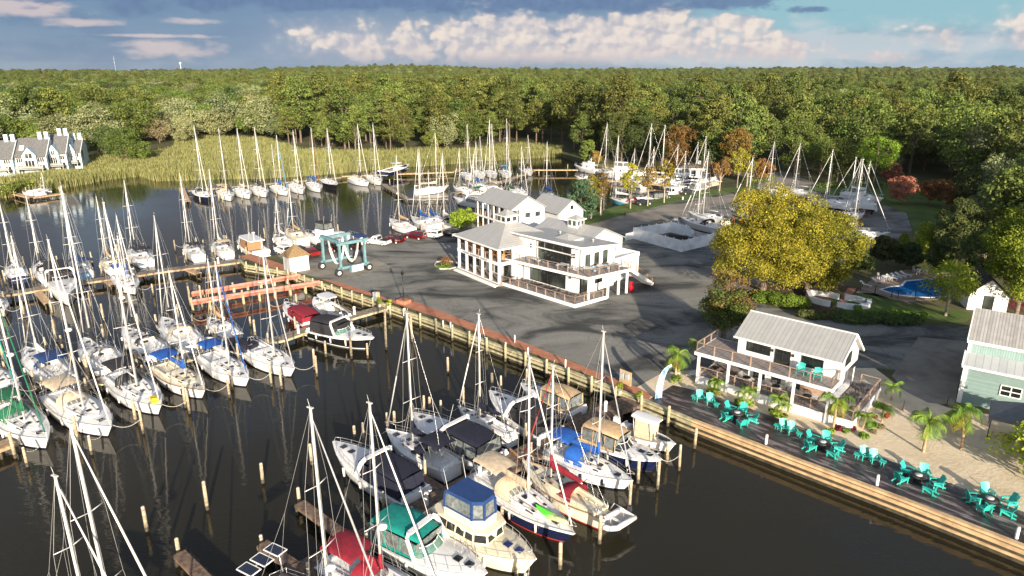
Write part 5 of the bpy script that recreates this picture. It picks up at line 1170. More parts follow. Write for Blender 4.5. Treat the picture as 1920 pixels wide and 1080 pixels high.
# decks
B.part('lower_deck', MB().slab([(0, 0), (15, 0), (15, 9.3), (12.7, 9.3), (12.7, 2.3), (2.8, 2.3), (2.8, 5.2), (0, 5.2)], LZ + .75, zl), [DECKG])
mb = MB(); mb.slab([(-.04, -.06), (15.06, -.06), (15.06, 0), (-.04, 0)], LZ, zl + .02); mb.slab([(15.0, 0), (15.06, 0), (15.06, 9.3), (15.0, 9.3)], LZ, zl + .02); mb.slab([(-.06, 0), (0, 0), (0, 5.2), (-.06, 5.2)], LZ, zl + .02); B.part('deck_skirt', mb, LOUVRE)
B.part('upper_deck', MB().slab([(-.4, -.2), (12.9, -.2), (12.9, 2.3), (2.8, 2.3), (2.8, 4.8), (-.4, 4.8)], zu - .22, zu), [DECKG])
mb = MB().bar((-.45, -.24, zu - .16), (12.95, -.24, zu - .16), .1, .34).bar((-.45, -.24, zu - .16), (-.45, 4.85, zu - .16), .1, .34).bar((12.95, -.24, zu - .16), (12.95, 2.3, zu - .16), .1, .34).bar((-.45, 4.85, zu - .16), (2.85, 4.85, zu - .16), .1, .34)
B.part('deck_beam', mb, WHITE)
for x in (0, 3.2, 6.4, 9.6, 12.75): B.part('post', MB().box((x, -.1, (LZ + zu) / 2 - .1), (.22, .22, zu - LZ - .3)), WHITE)
B.part('post', MB().box((-.2, 4.6, (LZ + zu) / 2 - .1), (.2, .2, zu - LZ - .3)), WHITE)
B.railing([(-.3, 4.7), (-.3, -.1), (12.8, -.1), (12.8, 2.2)], zu, 1.0); B.railing([(2.7, 4.7), (1.4, 4.7)], zu, 1.0)
B.railing([(0.15, .15), (14.9, .15), (14.9, 9.1), (13.2, 9.1)], zl, .95, par=None)
B.part('step', MB().box((-.5, 1.4, LZ + .65), (.5, 1.4, .08)).box((-.95, 1.4, LZ + .42), (.5, 1.4, .08)).box((-1.4, 1.4, LZ + .2), (.5, 1.4, .08)), WHITE)
for i, (x, y) in enumerate(((1.2, 1.5), (4.6, 1.3), (7.6, 1.2), (10.6, 1.1), (13.7, 2.0), (13.9, 4.3), (13.8, 6.8))):
    p = B.w(x, y, zl); pos = ('leftmost', 'second', 'middle', 'fourth', 'corner', 'right side', 'rear')[i]
    table(p, 'dark %s table on the lower deck of the beach bar' % pos, .38, .74, FRAME, group='tables under the beach bar deck')
    for k, a in enumerate((0, 2.1, 4.2)): sidechair(B.w(x + .7 * math.cos(a), y + .62 * math.sin(a), zl), R(-41) + a + math.pi, 'black metal chair at the dark tables on the lower deck of the beach bar', 'black chairs on the beach bar lower deck', FRAME)
for x, y, rz in ((9.6, 1.3, -100), (11.2, 1.2, -95)): adirondack(B.w(x, y, zu), R(rz - 20), 'teal slatted chair on the upper deck of the beach bar, %s of the pair' % ('left' if x < 10 else 'right'), 'teal chairs on the upper deck')
table(B.w(10.4, 1.2, zu), 'small teal side table between the upper deck chairs', .25, .45, TEAL, sq=True)

# ---- clubhouse
C = Bld('clubhouse', 'large white marina clubhouse with hipped pavilion, cupolas and long upper deck', 'building', (-1.9, 98.0), -46)
z1, z2 = 1.7, 5.0
mb = MB(); mb.slab([(-1, 4.5), (11.5, 4.5), (11.5, 13.0), (-1, 13.0)], LZ, z2); wl = C.part('wall', mb, SIDING)
mb = MB(); vs = [(-2.6, 4.7), (11.4, 5.2), (11.4, 13), (-2.6, 13)]; mb.slab(vs, z2 - .2, lambda x, y: 8.35 - (y - 4.7) * .10); C.part('upper_wall', mb, SIDING)
mb = MB(); roofslab(mb, [(-3.0, 4.2, 8.42), (12.1, 4.6, 8.42), (12.1, 13.4, 7.5), (-3.0, 13.4, 7.5)], .16); C.part('roof', mb, METAL)
C.part('fascia', MB().bar((-3.0, 4.14, 8.45), (12.1, 4.54, 8.45), .06, .26).bar((12.14, 4.6, 8.45), (12.14, 13.4, 7.53), .06, .26), WHITE)
for i in range(4): C.window('x', 3.0 + i * 1.75, 4.5 + i * 1.75, 7.15, 7.95, 4.95, 1)
C.window('x', 3.0, 9.75, 5.1, 6.85, 4.95, 4); C.window('x', -2.0, -.4, 5.1, 6.9, 4.75, 2, name='door')
for y in (6.2, 8.2, 10.2): C.window('y', y, y + .95, 5.2, 7.0, 11.4, 1, sg=1)
C.window('x', 2.2, 9.2, 1.9, 4.1, 4.5, 4); C.window('x', -3.4 + 2.6, .6, 1.8, 4.0, 4.5, 2, name='door'); C.window('y', 5.0, 6.6, 1.75, 4.0, 11.5, 2, name='door', sg=1); C.window('y', 8.4, 10.0, 2.4, 3.9, 11.5, 2, sg=1)
for x, z in ((1.9, 7.2), (1.9, 6.8), (10.5, 7.2), (10.5, 6.8), (1.4, 3.9), (10.2, 3.8)): C.part('wall_lamp', MB().box((x, 4.8 if z > 5 else 4.4, z), (.18, .22, .22)), FRAME)
C.part('lower_deck', MB().slab([(-.4, .6), (14.4, .6), (15.0, 6.6), (11.4, 6.6), (11.4, 4.6), (-.4, 4.6)], LZ, z1), [DECKG])
C.part('deck_edge', MB().bar((-.5, .52, LZ + .3), (14.5, .52, LZ + .3), .1, .5).bar((14.5, .52, LZ + .3), (15.1, 6.7, LZ + .3), .1, .5).bar((12.4, 6.8, LZ + .18), (15.1, 6.8, LZ + .18), .3, .18), WHITE)
C.part('upper_deck', MB().slab([(-1.2, 1.9), (1.8, 2.4), (14.4, 3.4), (15.7, 11.2), (11.4, 11.2), (11.4, 4.6), (-1.2, 4.6)], z2 - .3, z2), [DECKG])
C.part('deck_beam', MB().bar((-1.2, 1.84, z2 - .2), (1.8, 2.34, z2 - .2), .1, .42).bar((1.8, 2.34, z2 - .2), (14.46, 3.34, z2 - .2), .1, .42).bar((14.46, 3.34, z2 - .2), (15.76, 11.2, z2 - .2), .1, .42), WHITE)
for x, y in ((14.3, 3.6), (14.7, 7.4), (14.9, 9.6), (15.3, 11.0)): C.part('post', MB().box((x, y, (LZ + z2) / 2 - .15), (.26, .26, z2 - LZ - .3)), WHITE)
C.railing([(-1.1, 2.0), (1.8, 2.5), (14.3, 3.5), (15.55, 10.9)], z2, 1.0); C.railing([(-.3, .75), (14.25, .75), (14.8, 6.2)], z1, .95)
st = MB()
for i in range(14): st.box((14.8, 11.5 + i * .42, z2 - .27 * (i + 1)), (1.7, .44, .06)); st.box((14.8, 11.3 + i * .42, z2 - .27 * (i + 1) + .12), (1.7, .04, .24))
for x in (13.95, 15.65): st.bar((x, 11.2, z2 - .15), (x, 17.2, LZ + .1), .08, .5)
C.part('staircase', st, WHITE)
mb = MB()
for x in (13.95, 15.65):
    mb.bar((x, 11.2, z2 + .95), (x, 17.0, LZ + 1.1), .1, .06)
    for i in range(5): k = i / 4; mb.box((x, 11.3 + 5.6 * k, z2 + (LZ - z2) * k + .55), (.1, .1, 1.0))
C.part('stair_railing', mb, RAILW)
mb = MB().slab([(6.2, 13), (10.7, 13), (10.7, 20.2), (6.2, 20.2)], LZ, 4.35); C.part('terrace_wall', mb, SIDINGY); C.part('parapet', MB().bar((10.7, 13, 4.6), (10.7, 20.2, 4.6), .14, .7).bar((6.2, 20.1, 4.6), (10.7, 20.1, 4.6), .14, .7), WHITE)
C.railing([(6.4, 13.4), (6.4, 19.8)], 4.35, 1.1)
C.part('gutter', MB().tube((-3.0, 4.02, 8.36), (12.1, 4.42, 8.36), .08, None, 6), ALU); C.part('downpipe', MB().tube((11.5, 5.05, 8.2), (11.5, 5.05, z2), .05, None, 6).tube((12.6, 12.9, 7.5), (11.6, 12.9, 6.9), .05, None, 6), ALU)
C.part('roof_vent', MB().lathe((9.2, 10.5, 7.6), [(.12, 0), (.12, .6), (.2, .62), (.02, .75)], 8).lathe((2.0, 11.2, 7.6), [(.12, 0), (.12, .5), (.2, .52), (.02, .65)], 8), ALU)
# rear wing with its own roofs and lantern
mb = MB(); gable(mb, -6, 5.6, 12.6, 17.4, 22.5, LZ, 6.2, 8.1, 6.0); C.part('rear_wing', mb, SIDING)
mb = MB(); roofslab(mb, [(-6.4, 12.3, 6.2), (6.0, 12.3, 6.2), (6.0, 17.4, 8.2), (-6.4, 17.4, 8.2)]); roofslab(mb, [(-6.4, 17.4, 8.2), (6.0, 17.4, 8.2), (6.0, 22.9, 5.9), (-6.4, 22.9, 5.9)]); C.part('rear_roof', mb, METAL)
def cupola(bl, x, y, z, s, h, rh, win=True, label=None):
    cb = bl.part('cupola', MB().box((x, y, z + h / 2), (s, s, h)), WHITE); o = s / 2 + .28; mb = MB(); e = z + h
    mb.add([(x - o, y - o, e), (x + o, y - o, e), (x + o, y + o, e), (x - o, y + o, e), (x, y, e + rh)], [(0, 1, 4), (1, 2, 4), (2, 3, 4), (3, 0, 4), (3, 2, 1, 0)]); obj('cupola_roof', mb, METAL, cb)
    mb = MB()
    for a, b in (((-1, -1), (1, -1)), ((1, -1), (1, 1)), ((1, 1), (-1, 1)), ((-1, 1), (-1, -1))): mb.bar((x + a[0] * o, y + a[1] * o, e), (x + b[0] * o, y + b[1] * o, e), .08, .14)
    obj('trim', mb, WHITE, cb)
    if win:
        mb = MB(); 
        for k in (-.25, .25): mb.box((x + k * s, y - s / 2 - .02, z + h * .6), (s * .32, .05, h * .5)); mb.box((x + s / 2 + .02, y + k * s, z + h * .6), (.05, s * .32, h * .5))
        obj('window', mb, WGL, cb)
cupola(C, 5.8, 8.6, 7.4, 2.9, .75, .8, False); cupola(C, .2, 17.0, 7.6, 1.9, 1.5, .7)
# pavilion with the two storey porch (own axes, a part of the same building)
PV = link(bpy.data.objects.new('pavilion', MB().box((-5.4, 7.0, 3.6), (10.6, 8.6, 4.8)).box((-5.4, 7.0, 5.9), (10.6, 8.6, 1.9)) and mesh_of('pavilion', MB().slab([(-10.9, 2.6), (-.1, 2.6), (-.1, 11.0), (-10.9, 11.0)], LZ, 6.9)))); PV.data.materials.append(SIDING); PV.parent = C.t; PV.rotation_euler = (0, 0, R(-53.3 + 46))
class Sub(Bld):
    def __init__(s, o, par): s.t = o; s.M = par.M @ Matrix.Rotation(R(-7.3), 4, 'Z')
V_ = Sub(PV, C)
o = .7; mb = MB(); e = 7.0; x0, x1, y0, y1 = -11.2 - o, o, -o, 11.2 + o; ap = (-5.6, 5.6, 10.0)
q = [(x0, y0, e), (x1, y0, e), (x1, y1, e), (x0, y1, e), ap]; mb.add(q, [(0, 1, 4), (1, 2, 4), (2, 3, 4), (3, 0, 4), (3, 2, 1, 0)])
V_.part('roof', mb, METAL); V_.part('fascia', MB().bar(q[0], q[1], .12, .24).bar(q[1], q[2], .12, .24).bar(q[0], q[3], .12, .24), WHITE)
cupola(V_, -5.6, 5.6, 9.2, 2.3, 1.35, .85)
V_.part('porch_floor', MB().slab([(-11.3, -.2), (.2, -.2), (.2, 2.6), (-11.3, 2.6)], LZ, z1), [DECKG]); V_.part('upper_porch_floor', MB().slab([(-11.3, -.05), (.15, -.05), (.15, 2.6), (-11.3, 2.6)], 4.55, 4.85), [DECKG])
V_.part('sign_band', MB().bar((-11.35, -.14, 4.62), (.22, -.14, 4.62), .12, .5).bar((.2, -.14, 4.62), (.2, 2.6, 4.62), .12, .5), WHITE)
V_.part('porch_step', MB().box((-5.6, -.55, LZ + .18), (11.6, .5, .1)).box((-5.6, -.9, LZ + .06), (11.6, .3, .1)).bar((-11.4, -.25, z1 - .05), (.2, -.25, z1 - .05), .1, .14), WHITE)
for i in range(6): V_.part('post', MB().box((-11.1 + i * 2.21, .0, (LZ + 7) / 2 + .1), (.32, .32, 7 - LZ - .3)), WHITE)
V_.part('post', MB().box((.0, 2.5, (LZ + 7) / 2 + .1), (.3, .3, 7 - LZ - .3)), WHITE)
V_.railing([(-11.0, .02), (.0, .02), (.0, 2.4)], 4.85, 1.0)
for a, b, c_, d in ((-10.6, -9.3, 1.9, 3.9), (-8.8, -7.4, 1.9, 3.9), (-6.0, -5.2, 1.9, 4.0), (-4.6, -3.8, 1.9, 4.0), (-2.2, -.8, 1.75, 4.1), (-10.4, -8.2, 5.0, 6.7), (-7.6, -5.4, 5.0, 6.7), (-4.8, -2.6, 5.0, 6.7), (-2.1, -.5, 5.0, 6.7)): V_.window('x', a, b, c_, d, 2.6, 2)
tx = bpy.data.curves.new('sign_lettering', 'FONT'); tx.body = 'HAVEN  HARBOUR  SOUTH'; tx.size = .42; tx.extrude = .01; tx.align_x = 'CENTER'; tx.align_y = 'CENTER'; tx.space_character = 1.35
tx.materials.append(mat('dark_lettering', (.03, .03, .04), .5, 0)); tmp_ = bpy.data.objects.new('tmp', tx); S.collection.objects.link(tmp_); dg_ = bpy.context.evaluated_depsgraph_get(); tme = bpy.data.meshes.new_from_object(tmp_.evaluated_get(dg_)); bpy.data.objects.remove(tmp_); tme.name = 'sign_lettering'
to = link(bpy.data.objects.new('sign_lettering', tme)); to.parent = PV; to.location = (-6.3, -.22, 4.62); to.rotation_euler = (R(90), 0, 0)
for i, x in enumerate((-9.9, -7.7, -5.5, -3.4, -1.9, -.9)):
    w_ = V_.w(x, 1.3, 4.85); t_ = thing('wicker_armchair', 'orange wicker armchair on the upper porch, %s from the left corner' % ('first', 'second', 'third', 'fourth', 'fifth', 'sixth')[i], 'chair', w_, R(-130) + i, 'orange armchairs on the upper porch')
    obj('seat', MB().lathe((0, 0, .1), [(.3, 0), (.38, .3), (.32, .36)], 12), ORANGE, t_); rings = [[(.36 * math.cos(a * .45 + 1.55), .42 * math.sin(a * .45 + 1.55 - .0), .4 + k * .3 + .1 * math.sin(a * .45)) for a in range(8)] for k in range(3)]; obj('backrest', MB().loft(rings), ORANGE, t_)
for i, (x, y) in enumerate(((3.6, 3.6), (9.2, 4.0), (12.9, 5.2), (13.4, 7.4), (13.9, 9.4))):
    pos = ('by the left doors', 'by the wall corner', 'at the front corner', 'at the middle of the right side', 'by the stair head')[i]
    g_ = thing('lounge_set', 'outdoor lounge set on the clubhouse upper deck ' + pos, 'furniture', C.w(x, y, z2), R(-46 + 10 * i), 'lounge sets on the clubhouse deck')
    obj('table_top', MB().slab([(-.7, -.5), (.7, -.5), (.7, .5), (-.7, .5)], .68, .74), mat('pale_tabletop', (.55, .56, .55), .4, .2, 4), g_)
    for sx in (-.62, .62):
        for sy in (-.42, .42): obj('leg', MB().bar((sx, sy, 0), (sx, sy, .68), .05, .05), FRAME, g_)
    obj('cushion', MB().slab([(-1.25, -.3), (-.85, -.3), (-.85, .3), (-1.25, .3)], .35, .55, .03).slab([(.85, -.3), (1.25, -.3), (1.25, .3), (.85, .3)], .35, .55, .03), mat('cushion_blue', (.25, .42, .55), .8, .1), g_)
    obj('bench_frame', MB().bar((-1.3, -.35, .3), (-1.3, .35, .3), .06, .06).bar((1.3, -.35, .3), (1.3, .35, .3), .06, .06).bar((-1.3, .35, 0), (-1.3, .35, .8), .05, .05).bar((-1.3, -.35, 0), (-1.3, -.35, .8), .05, .05).bar((1.3, .35, 0), (1.3, .35, .8), .05, .05).bar((1.3, -.35, 0), (1.3, -.35, .8), .05, .05), FRAME, g_)
for i, (x, y) in enumerate(((.8, 2.0), (3.6, 2.2), (6.4, 2.2), (9.0, 2.3), (12.6, 2.2))):
    table(C.w(x, y, z1), 'dark table on the clubhouse lower deck, %s from the pavilion' % ('first', 'second', 'third', 'fourth', 'fifth')[i], .4, .74, FRAME, group='tables on the clubhouse lower deck')
    for a in (0, math.pi): sidechair(C.w(x + .75 * math.cos(a), y, z1), R(-46) + a + math.pi, 'dark chair at the tables on the clubhouse lower deck', 'chairs on the clubhouse lower deck', FRAME)
t_ = thing('kayak_float', 'red round float under the clubhouse deck beside the stair', 'float', C.w(15.3, 12.2, LZ)); obj('shell', MB().lathe((0, 0, 0), [(.3, 0), (.4, .3), (.4, 1.0), (.25, 1.4)], 12), mat('red_plastic', (.6, .01, .03), .4, .05), t_); obj('lid', MB().lathe((0, 0, 1.4), [(.3, 0), (.2, .1)], 12), mat('red_plastic', (.6, .01, .03), .4, .05), t_)

# ---- long grey roofed house behind the clubhouse
D = Bld('bath_house', 'long white two storey house with plain grey roof and pillared porch behind the clubhouse', 'building', (-7.0, 139.4), -56)
mb = MB(); gable(mb, .3, 12.6, 1.8, 3.6, 7.6, LZ, 6.75, 8.9, 6.6); D.part('wall', mb, SIDING)
mb = MB(); roofslab(mb, [(-.3, -.4, 6.7), (13.0, -.4, 6.7), (13.0, 3.6, 9.0), (-.3, 3.6, 9.0)]); roofslab(mb, [(-.3, 3.6, 9.0), (13.0, 3.6, 9.0), (13.0, 7.9, 6.5), (-.3, 7.9, 6.5)]); D.part('roof', mb, METAL)
mb = MB(); mb.add([(12.65, -.3, 6.6), (12.65, 3.6, 8.85), (12.65, 7.6, 6.5), (12.65, 7.6, LZ), (12.65, 1.6, LZ), (12.65, 1.6, 6.6)], [(5, 4, 3, 2, 1, 0)]); mb.add([(12.72, -.3, 6.6), (12.72, 3.6, 8.85), (12.72, 7.6, 6.5), (12.72, 7.6, LZ), (12.72, 1.6, LZ), (12.72, 1.6, 6.6)], [(0, 1, 2, 3, 4, 5)][:1]); D.part('gable_wall', mb, SIDINGY)
D.part('porch_floor', MB().slab([(-1.2, -.2), (12.6, -.2), (12.6, 1.8), (-1.2, 1.8)], 3.7, 3.95), [DECKG]); D.part('deck_beam', MB().bar((-1.3, -.25, 3.8), (12.6, -.25, 3.8), .1, .4), WHITE)
for i in range(7): D.part('post', MB().box((.0 + i * 2.05, -.1, (LZ + 6.7) / 2), (.2, .2, 6.7 - LZ)), WHITE)
D.railing([(-1.1, 1.6), (-1.1, 0), (12.4, 0)], 3.95, 1.0)
for i in range(5): D.window('x', 1.0 + i * 2.4, 1.8 + i * 2.4, 4.0, 6.0, 1.8, 1, name='door'); D.window('x', 1.2 + i * 2.4, 2.0 + i * 2.4, 1.5, 3.4, 1.8, 1, name='door')
for y in (3.0, 5.4): D.window('y', y, y + 1.0, 5.0, 5.8, 12.75, 2, sg=1)
D2 = Bld('office_annex', 'lower white gabled annex with ribbed grey roof beside the cedar tree', 'building', (4.0, 142.0), -56)
mb = MB(); gable(mb, 0, 9.6, 0, 3.2, 6.2, LZ, 5.0, 7.3, 5.0); D2.part('wall', mb, SIDING); mb = MB(); roofslab(mb, [(-.2, -.4, 4.8), (9.9, -.4, 4.8), (9.9, 3.2, 7.35), (-.2, 3.2, 7.35)]); roofslab(mb, [(-.2, 3.2, 7.35), (9.9, 3.2, 7.35), (9.9, 6.6, 4.8), (-.2, 6.6, 4.8)]); D2.part('roof', mb, METAL); D2.window('y', 2.9, 3.5, 5.6, 6.3, 9.6, 1, sg=1)

# ---- green barn at the right edge
N_ = Bld('green_barn', 'teal-green clapboard barn with ribbed grey roofs cut by the right edge', 'building', (43.4, 59.9), -36)
GRN = ribbed('teal_clapboard', (.20, .29, .28), .2, 2, .3, .6, 0, .08, .12); GRB = ribbed('teal_corrugated', (.28, .40, .39), .2, 0, .35, .4, .1, .06, .3)
N_.part('wall', MB().slab([(0, .4), (26, .4), (26, 12), (0, 12)], LZ, 5.05), GRN)
mb = MB(); gable(mb, 0, 26, 2.3, 6.8, 11.5, 5.0, 7.1, 8.9, 7.1); N_.part('upper_wall', mb, GRB)
mb = MB(); roofslab(mb, [(-.3, .05, 5.1), (26, .05, 5.1), (26, 2.3, 5.78), (-.3, 2.3, 5.78)]); N_.part('lean_to_roof', mb, ribbed('panel_roof', (.50, .52, .53), .62, 0, .7, .5, .2, .05, .05))
mb = MB(); roofslab(mb, [(-.3, 2.0, 7.0), (26, 2.0, 7.0), (26, 6.8, 9.0), (-.3, 6.8, 9.0)]); roofslab(mb, [(-.3, 6.8, 9.0), (26, 6.8, 9.0), (26, 11.8, 7.0), (-.3, 11.8, 7.0)]); N_.part('roof', mb, ribbed('old_ribbed_roof', (.46, .45, .43), .26, 0, .45, .5, .2, .14, .3))
N_.part('trim', MB().bar((-.35, .0, 5.08), (26, .0, 5.08), .08, .2).bar((-.35, 1.95, 7.02), (26, 1.95, 7.02), .08, .3).box((0, .35, 3.1), (.4, .14, 3.9)).bar((-.35, .05, 5.2), (-.35, 2.3, 5.9), .1, .2).bar((-.35, 2.0, 7.1), (-.35, 6.8, 9.1), .1, .22).box((-.1, 2.25, 6.4), (.25, .2, 1.3)), WHITE)
N_.window('x', 3.0, 4.6, 2.9, 3.9, .4, 2, rows=2, fm=WHITE); N_.window('x', 6.4, 8.0, 2.9, 3.9, .4, 2, rows=2, fm=WHITE); N_.part('skylight', MB().box((5.2, 1.2, 5.6), (1.2, 1.0, .05), 0, 0, R(17)), mat('skylight_tan', (.28, .25, .17), .4, .2))
# dark canopy beside it
cn = Bld('market_canopy', 'dark grey peaked canopy tent standing against the green barn', 'canopy', tuple(G(1850, 822, LZ))[:2], -36)
mb = MB(); mb.add([(-.2, -.2, 3.4), (4.4, -.2, 3.4), (4.4, 3.6, 3.4), (-.2, 3.6, 3.4), (2.1, 1.7, 4.6)], [(0, 1, 4), (1, 2, 4), (2, 3, 4), (3, 0, 4)]); cn.part('canopy_top', mb, mat('charcoal_canvas', (.20, .20, .21), .8, .1)); cn.part('valance', MB().bar((-.2, -.2, 3.28), (4.4, -.2, 3.28), .03, .3).bar((-.2, -.2, 3.28), (-.2, 3.6, 3.28), .03, .3), mat('charcoal_canvas', (.20, .20, .21), .8, .1))
for x in (0, 4.2):
    for y in (0, 3.4): cn.part('post', MB().box((x, y, (LZ + 3.3) / 2), (.08, .08, 3.3 - LZ)), FRAME)
# shed by the pool, cottage in the east, kiosk
K = Bld('pool_shed', 'small white gabled shed with dark roof beside the pool', 'building', tuple(G(1812, 580, LZ))[:2], -18)
mb = MB(); gable(mb, 0, 4.0, 0, 3.0, 6.0, LZ, 3.4, 5.4, 3.4); vs = []
mb = MB(); vs = [];
for y in (0, 6.0): vs += [(0, y, LZ), (4.6, y, LZ), (4.6, y, 3.5), (2.3, y, 5.6), (0, y, 3.5)]
mb.add(vs, [(0, 1, 2, 3, 4), (9, 8, 7, 6, 5), (1, 6, 7, 2), (5, 0, 4, 9), (2, 7, 8, 3), (3, 8, 9, 4)]); K.part('wall', mb, LOUVRE)
mb = MB(); roofslab(mb, [(-.3, -.3, 3.3), (2.3, -.3, 5.7), (2.3, 6.3, 5.7), (-.3, 6.3, 3.3)]); roofslab(mb, [(4.9, -.3, 3.3), (2.3, -.3, 5.7), (2.3, 6.3, 5.7), (4.9, 6.3, 3.3)]); K.part('roof', mb, mat('dark_shingle', (.05, .045, .04), .9, .3, 6)); K.window('x', 1.8, 2.9, LZ, 3.3, 0, 1, name='door')
T_ = Bld('cottage', 'white flat-eaved cottage behind the eastern basin', 'building', tuple(G(1272, 336, LZ))[:2], -10)
T_.part('wall', MB().slab([(0, 0), (11, 0), (11, 6), (0, 6)], LZ, 4.4), SIDING); T_.part('roof', MB().slab([(-1, -1.2), (12, -1.2), (12, 7), (-1, 7)], 4.4, 5.3, 2.4), mat('brown_shingle', (.13, .10, .07), .9, .3, 4)); T_.part('fascia', MB().bar((-1, -1.25, 4.45), (12, -1.25, 4.45), .1, .35), WHITE)
for i in range(4): T_.window('x', 1 + i * 2.6, 2.3 + i * 2.6, 2.2, 3.8, 0, 2)
T_.part('chimney', MB().box((6, 4, 5.6), (1.0, 1.0, 1.4)), WHITE)
k0 = G(545, 512, LZ); KI = Bld('kiosk', 'small white kiosk with a pointed brown shingle roof on the brick quay', 'kiosk', (k0.x, k0.y), 40)
KI.part('wall', MB().slab([(0, 0), (3.2, 0), (3.2, 2.6), (0, 2.6)], LZ, 3.75), SIDING); mb = MB(); mb.add([(-.35, -.35, 3.7), (3.55, -.35, 3.7), (3.55, 2.95, 3.7), (-.35, 2.95, 3.7), (1.6, 1.3, 5.5)], [(0, 1, 4), (1, 2, 4), (2, 3, 4), (3, 0, 4), (3, 2, 1, 0)]); KI.part('roof', mb, mat('brown_shakes', (.24, .16, .08), .9, .3, 8, bump=.5)); KI.part('finial', MB().lathe((1.6, 1.3, 5.45), [(.08, 0), (.1, .15), (.02, .3)], 8), WHITE)
# townhouses on the far bank
TB = ribbed('blue_grey_siding', (.46, .57, .62), .3, 2, .15, .6, 0, .06, .1); TR = mat('grey_shingle', (.15, .15, .15), .9, .25, 3)
def townhouse(px, py, deg, label, W_=9.5, Dp=12, He=7.0, Hr=12.5):
    g = G(px, py, LZ); b = Bld('townhouse', label, 'building', (g.x, g.y), deg); b.t['group'] = 'townhouses on the far bank'
    # sloped shed body: high to the rear, side wall shows the long diagonal
    vs = []
    for x in (0, W_): vs += [(x, 0, LZ), (x, Dp, LZ), (x, Dp, Hr - 2), (x, Dp * .62, Hr), (x, 0, He)]
    mb = MB().add(vs, [(4, 3, 2, 1, 0), (5, 6, 7, 8, 9), (0, 1, 6, 5), (1, 2, 7, 6), (2, 3, 8, 7), (3, 4, 9, 8), (4, 0, 5, 9)]); b.part('wall', mb, TB)
    mb = MB(); roofslab(mb, [(-.1, -.5, He - .1), (W_ + .1, -.5, He - .1), (W_ + .1, Dp * .62, Hr + .1), (-.1, Dp * .62, Hr + .1)], .2); roofslab(mb, [(-.1, Dp * .62, Hr + .1), (W_ + .1, Dp * .62, Hr + .1), (W_ + .1, Dp + .3, Hr - 2), (-.1, Dp + .3, Hr - 2)], .2); r = b.part('roof', mb, TR)
    for x in (W_ - .6, W_ - 2.4): obj('chimney', MB().box((x, Dp * .6, Hr + .9), (1.1, 1.1, 2.4)), TB, r)
    b.part('trim', MB().bar((W_ + .12, -.5, He), (W_ + .12, Dp * .62, Hr + .2), .15, .35).bar((-.12, -.5, He), (-.12, Dp * .62, Hr + .2), .15, .35).bar((W_, -.04, LZ), (W_, -.04, He), .25, .1), WHITE)
    # projecting gabled bay with tall windows
    mb = MB(); bx0, bx1 = W_ * .28, W_ * .72; vs = []
    for y in (-1.2, 4): vs += [(bx0, y, LZ + 2.4), (bx1, y, LZ + 2.4), (bx1, y, He + .6), ((bx0 + bx1) / 2, y, He + 3), (bx0, y, He + .6)]
    mb.add(vs, [(0, 1, 2, 3, 4), (9, 8, 7, 6, 5), (1, 6, 7, 2), (5, 0, 4, 9), (2, 7, 8, 3), (3, 8, 9, 4), (0, 5, 6, 1)]); by = b.part('bay', mb, TB)
    b.window('x', bx0 + .6, bx1 - .6, He - 3.4, He - .8, -1.2, 3, par=by, fm=WHITE); b.window('x', bx0 + .9, bx1 - .9, He - .2, He + 1.3, -1.2, 2, par=by, fm=WHITE)
    b.window('x', .6, 2.2, 2.0, 4.2, 0, 2, fm=WHITE); b.window('x', W_ - 2.2, W_ - .6, 2.0, 4.2, 0, 2, fm=WHITE); b.window('x', .5, 2.2, 5.0, 6.4, 0, 3, fm=WHITE); b.window('x', W_ - 2.3, W_ - .6, 5.0, 6.4, 0, 3, fm=WHITE)
    b.window('y', 2.2, 3.6, 3.8, 6.9, W_, 1, sg=1)
    b.part('skylight', MB().box((1.6, 3.4, He + 2.6), (1.2, 2.2, .1), 0, 0, R(36)), WHITE)
    b.part('balcony', MB().box((W_ / 2, -1.8, 3.3), (W_ - 1, 2.2, .2)).bar((.6, -2.9, 4.2), (W_ - .6, -2.9, 4.2), .1, .1).bar((.6, -2.9, 3.8), (W_ - .6, -2.9, 3.8), .06, .4).box((.8, -2.8, 2.2), (.2, .2, 2)).box((W_ - .8, -2.8, 2.2), (.2, .2, 2)), mat('grey_timber', (.36, .35, .32), .8, .15)); return b
townhouse(-58, 334, 20, 'blue-grey townhouse with diagonal roof at the left edge of the photo', 12, 12, 6.4, 11.2); townhouse(33, 329, 20, 'blue-grey townhouse in the middle of the row', 8.5, 13, 6.6, 11.6); townhouse(86, 323, 20, 'blue-grey townhouse, third of the row', 6.5, 13, 6.8, 12.2); townhouse(126, 317, 20, 'narrow blue-grey townhouse at the right end of the row by the reeds', 4.6, 11, 6.4, 10.2)

# ------------------------------------------------------------------ travel hoist
q0_, q1_ = G(636, 519, LZ), G(692, 507, LZ); aa = math.atan2(q1_.y - q0_.y, q1_.x - q0_.x); TL = Bld('travel_hoist', 'teal steel travel hoist with white slings on the concrete pad', 'boat hoist', (q0_.x, q0_.y), math.degrees(aa)); TLM = mat('hoist_teal', (.13, .25, .28), .5, .15, 2)
LX, WY, HZ = (q1_ - q0_).length, 5.6, 5.2
for y in (0, WY):
    mb = MB().bar((0, y, LZ + HZ), (LX, y, LZ + HZ), .4, .45).bar((.0, y, LZ + 1.3), (LX, y, LZ + 1.3), .35, .4); mb.bar((.4, y, LZ + 1), (.4, y, LZ + HZ), .35, .35).bar((LX - .6, y, LZ + 1), (LX - .6, y, LZ + HZ), .35, .35); mb.bar((0, y, LZ + .6), (0, y, LZ + 1.4), .4, .3).bar((LX, y, LZ + .6), (LX, y, LZ + 1.4), .4, .3); TL.part('side_frame', mb, TLM)
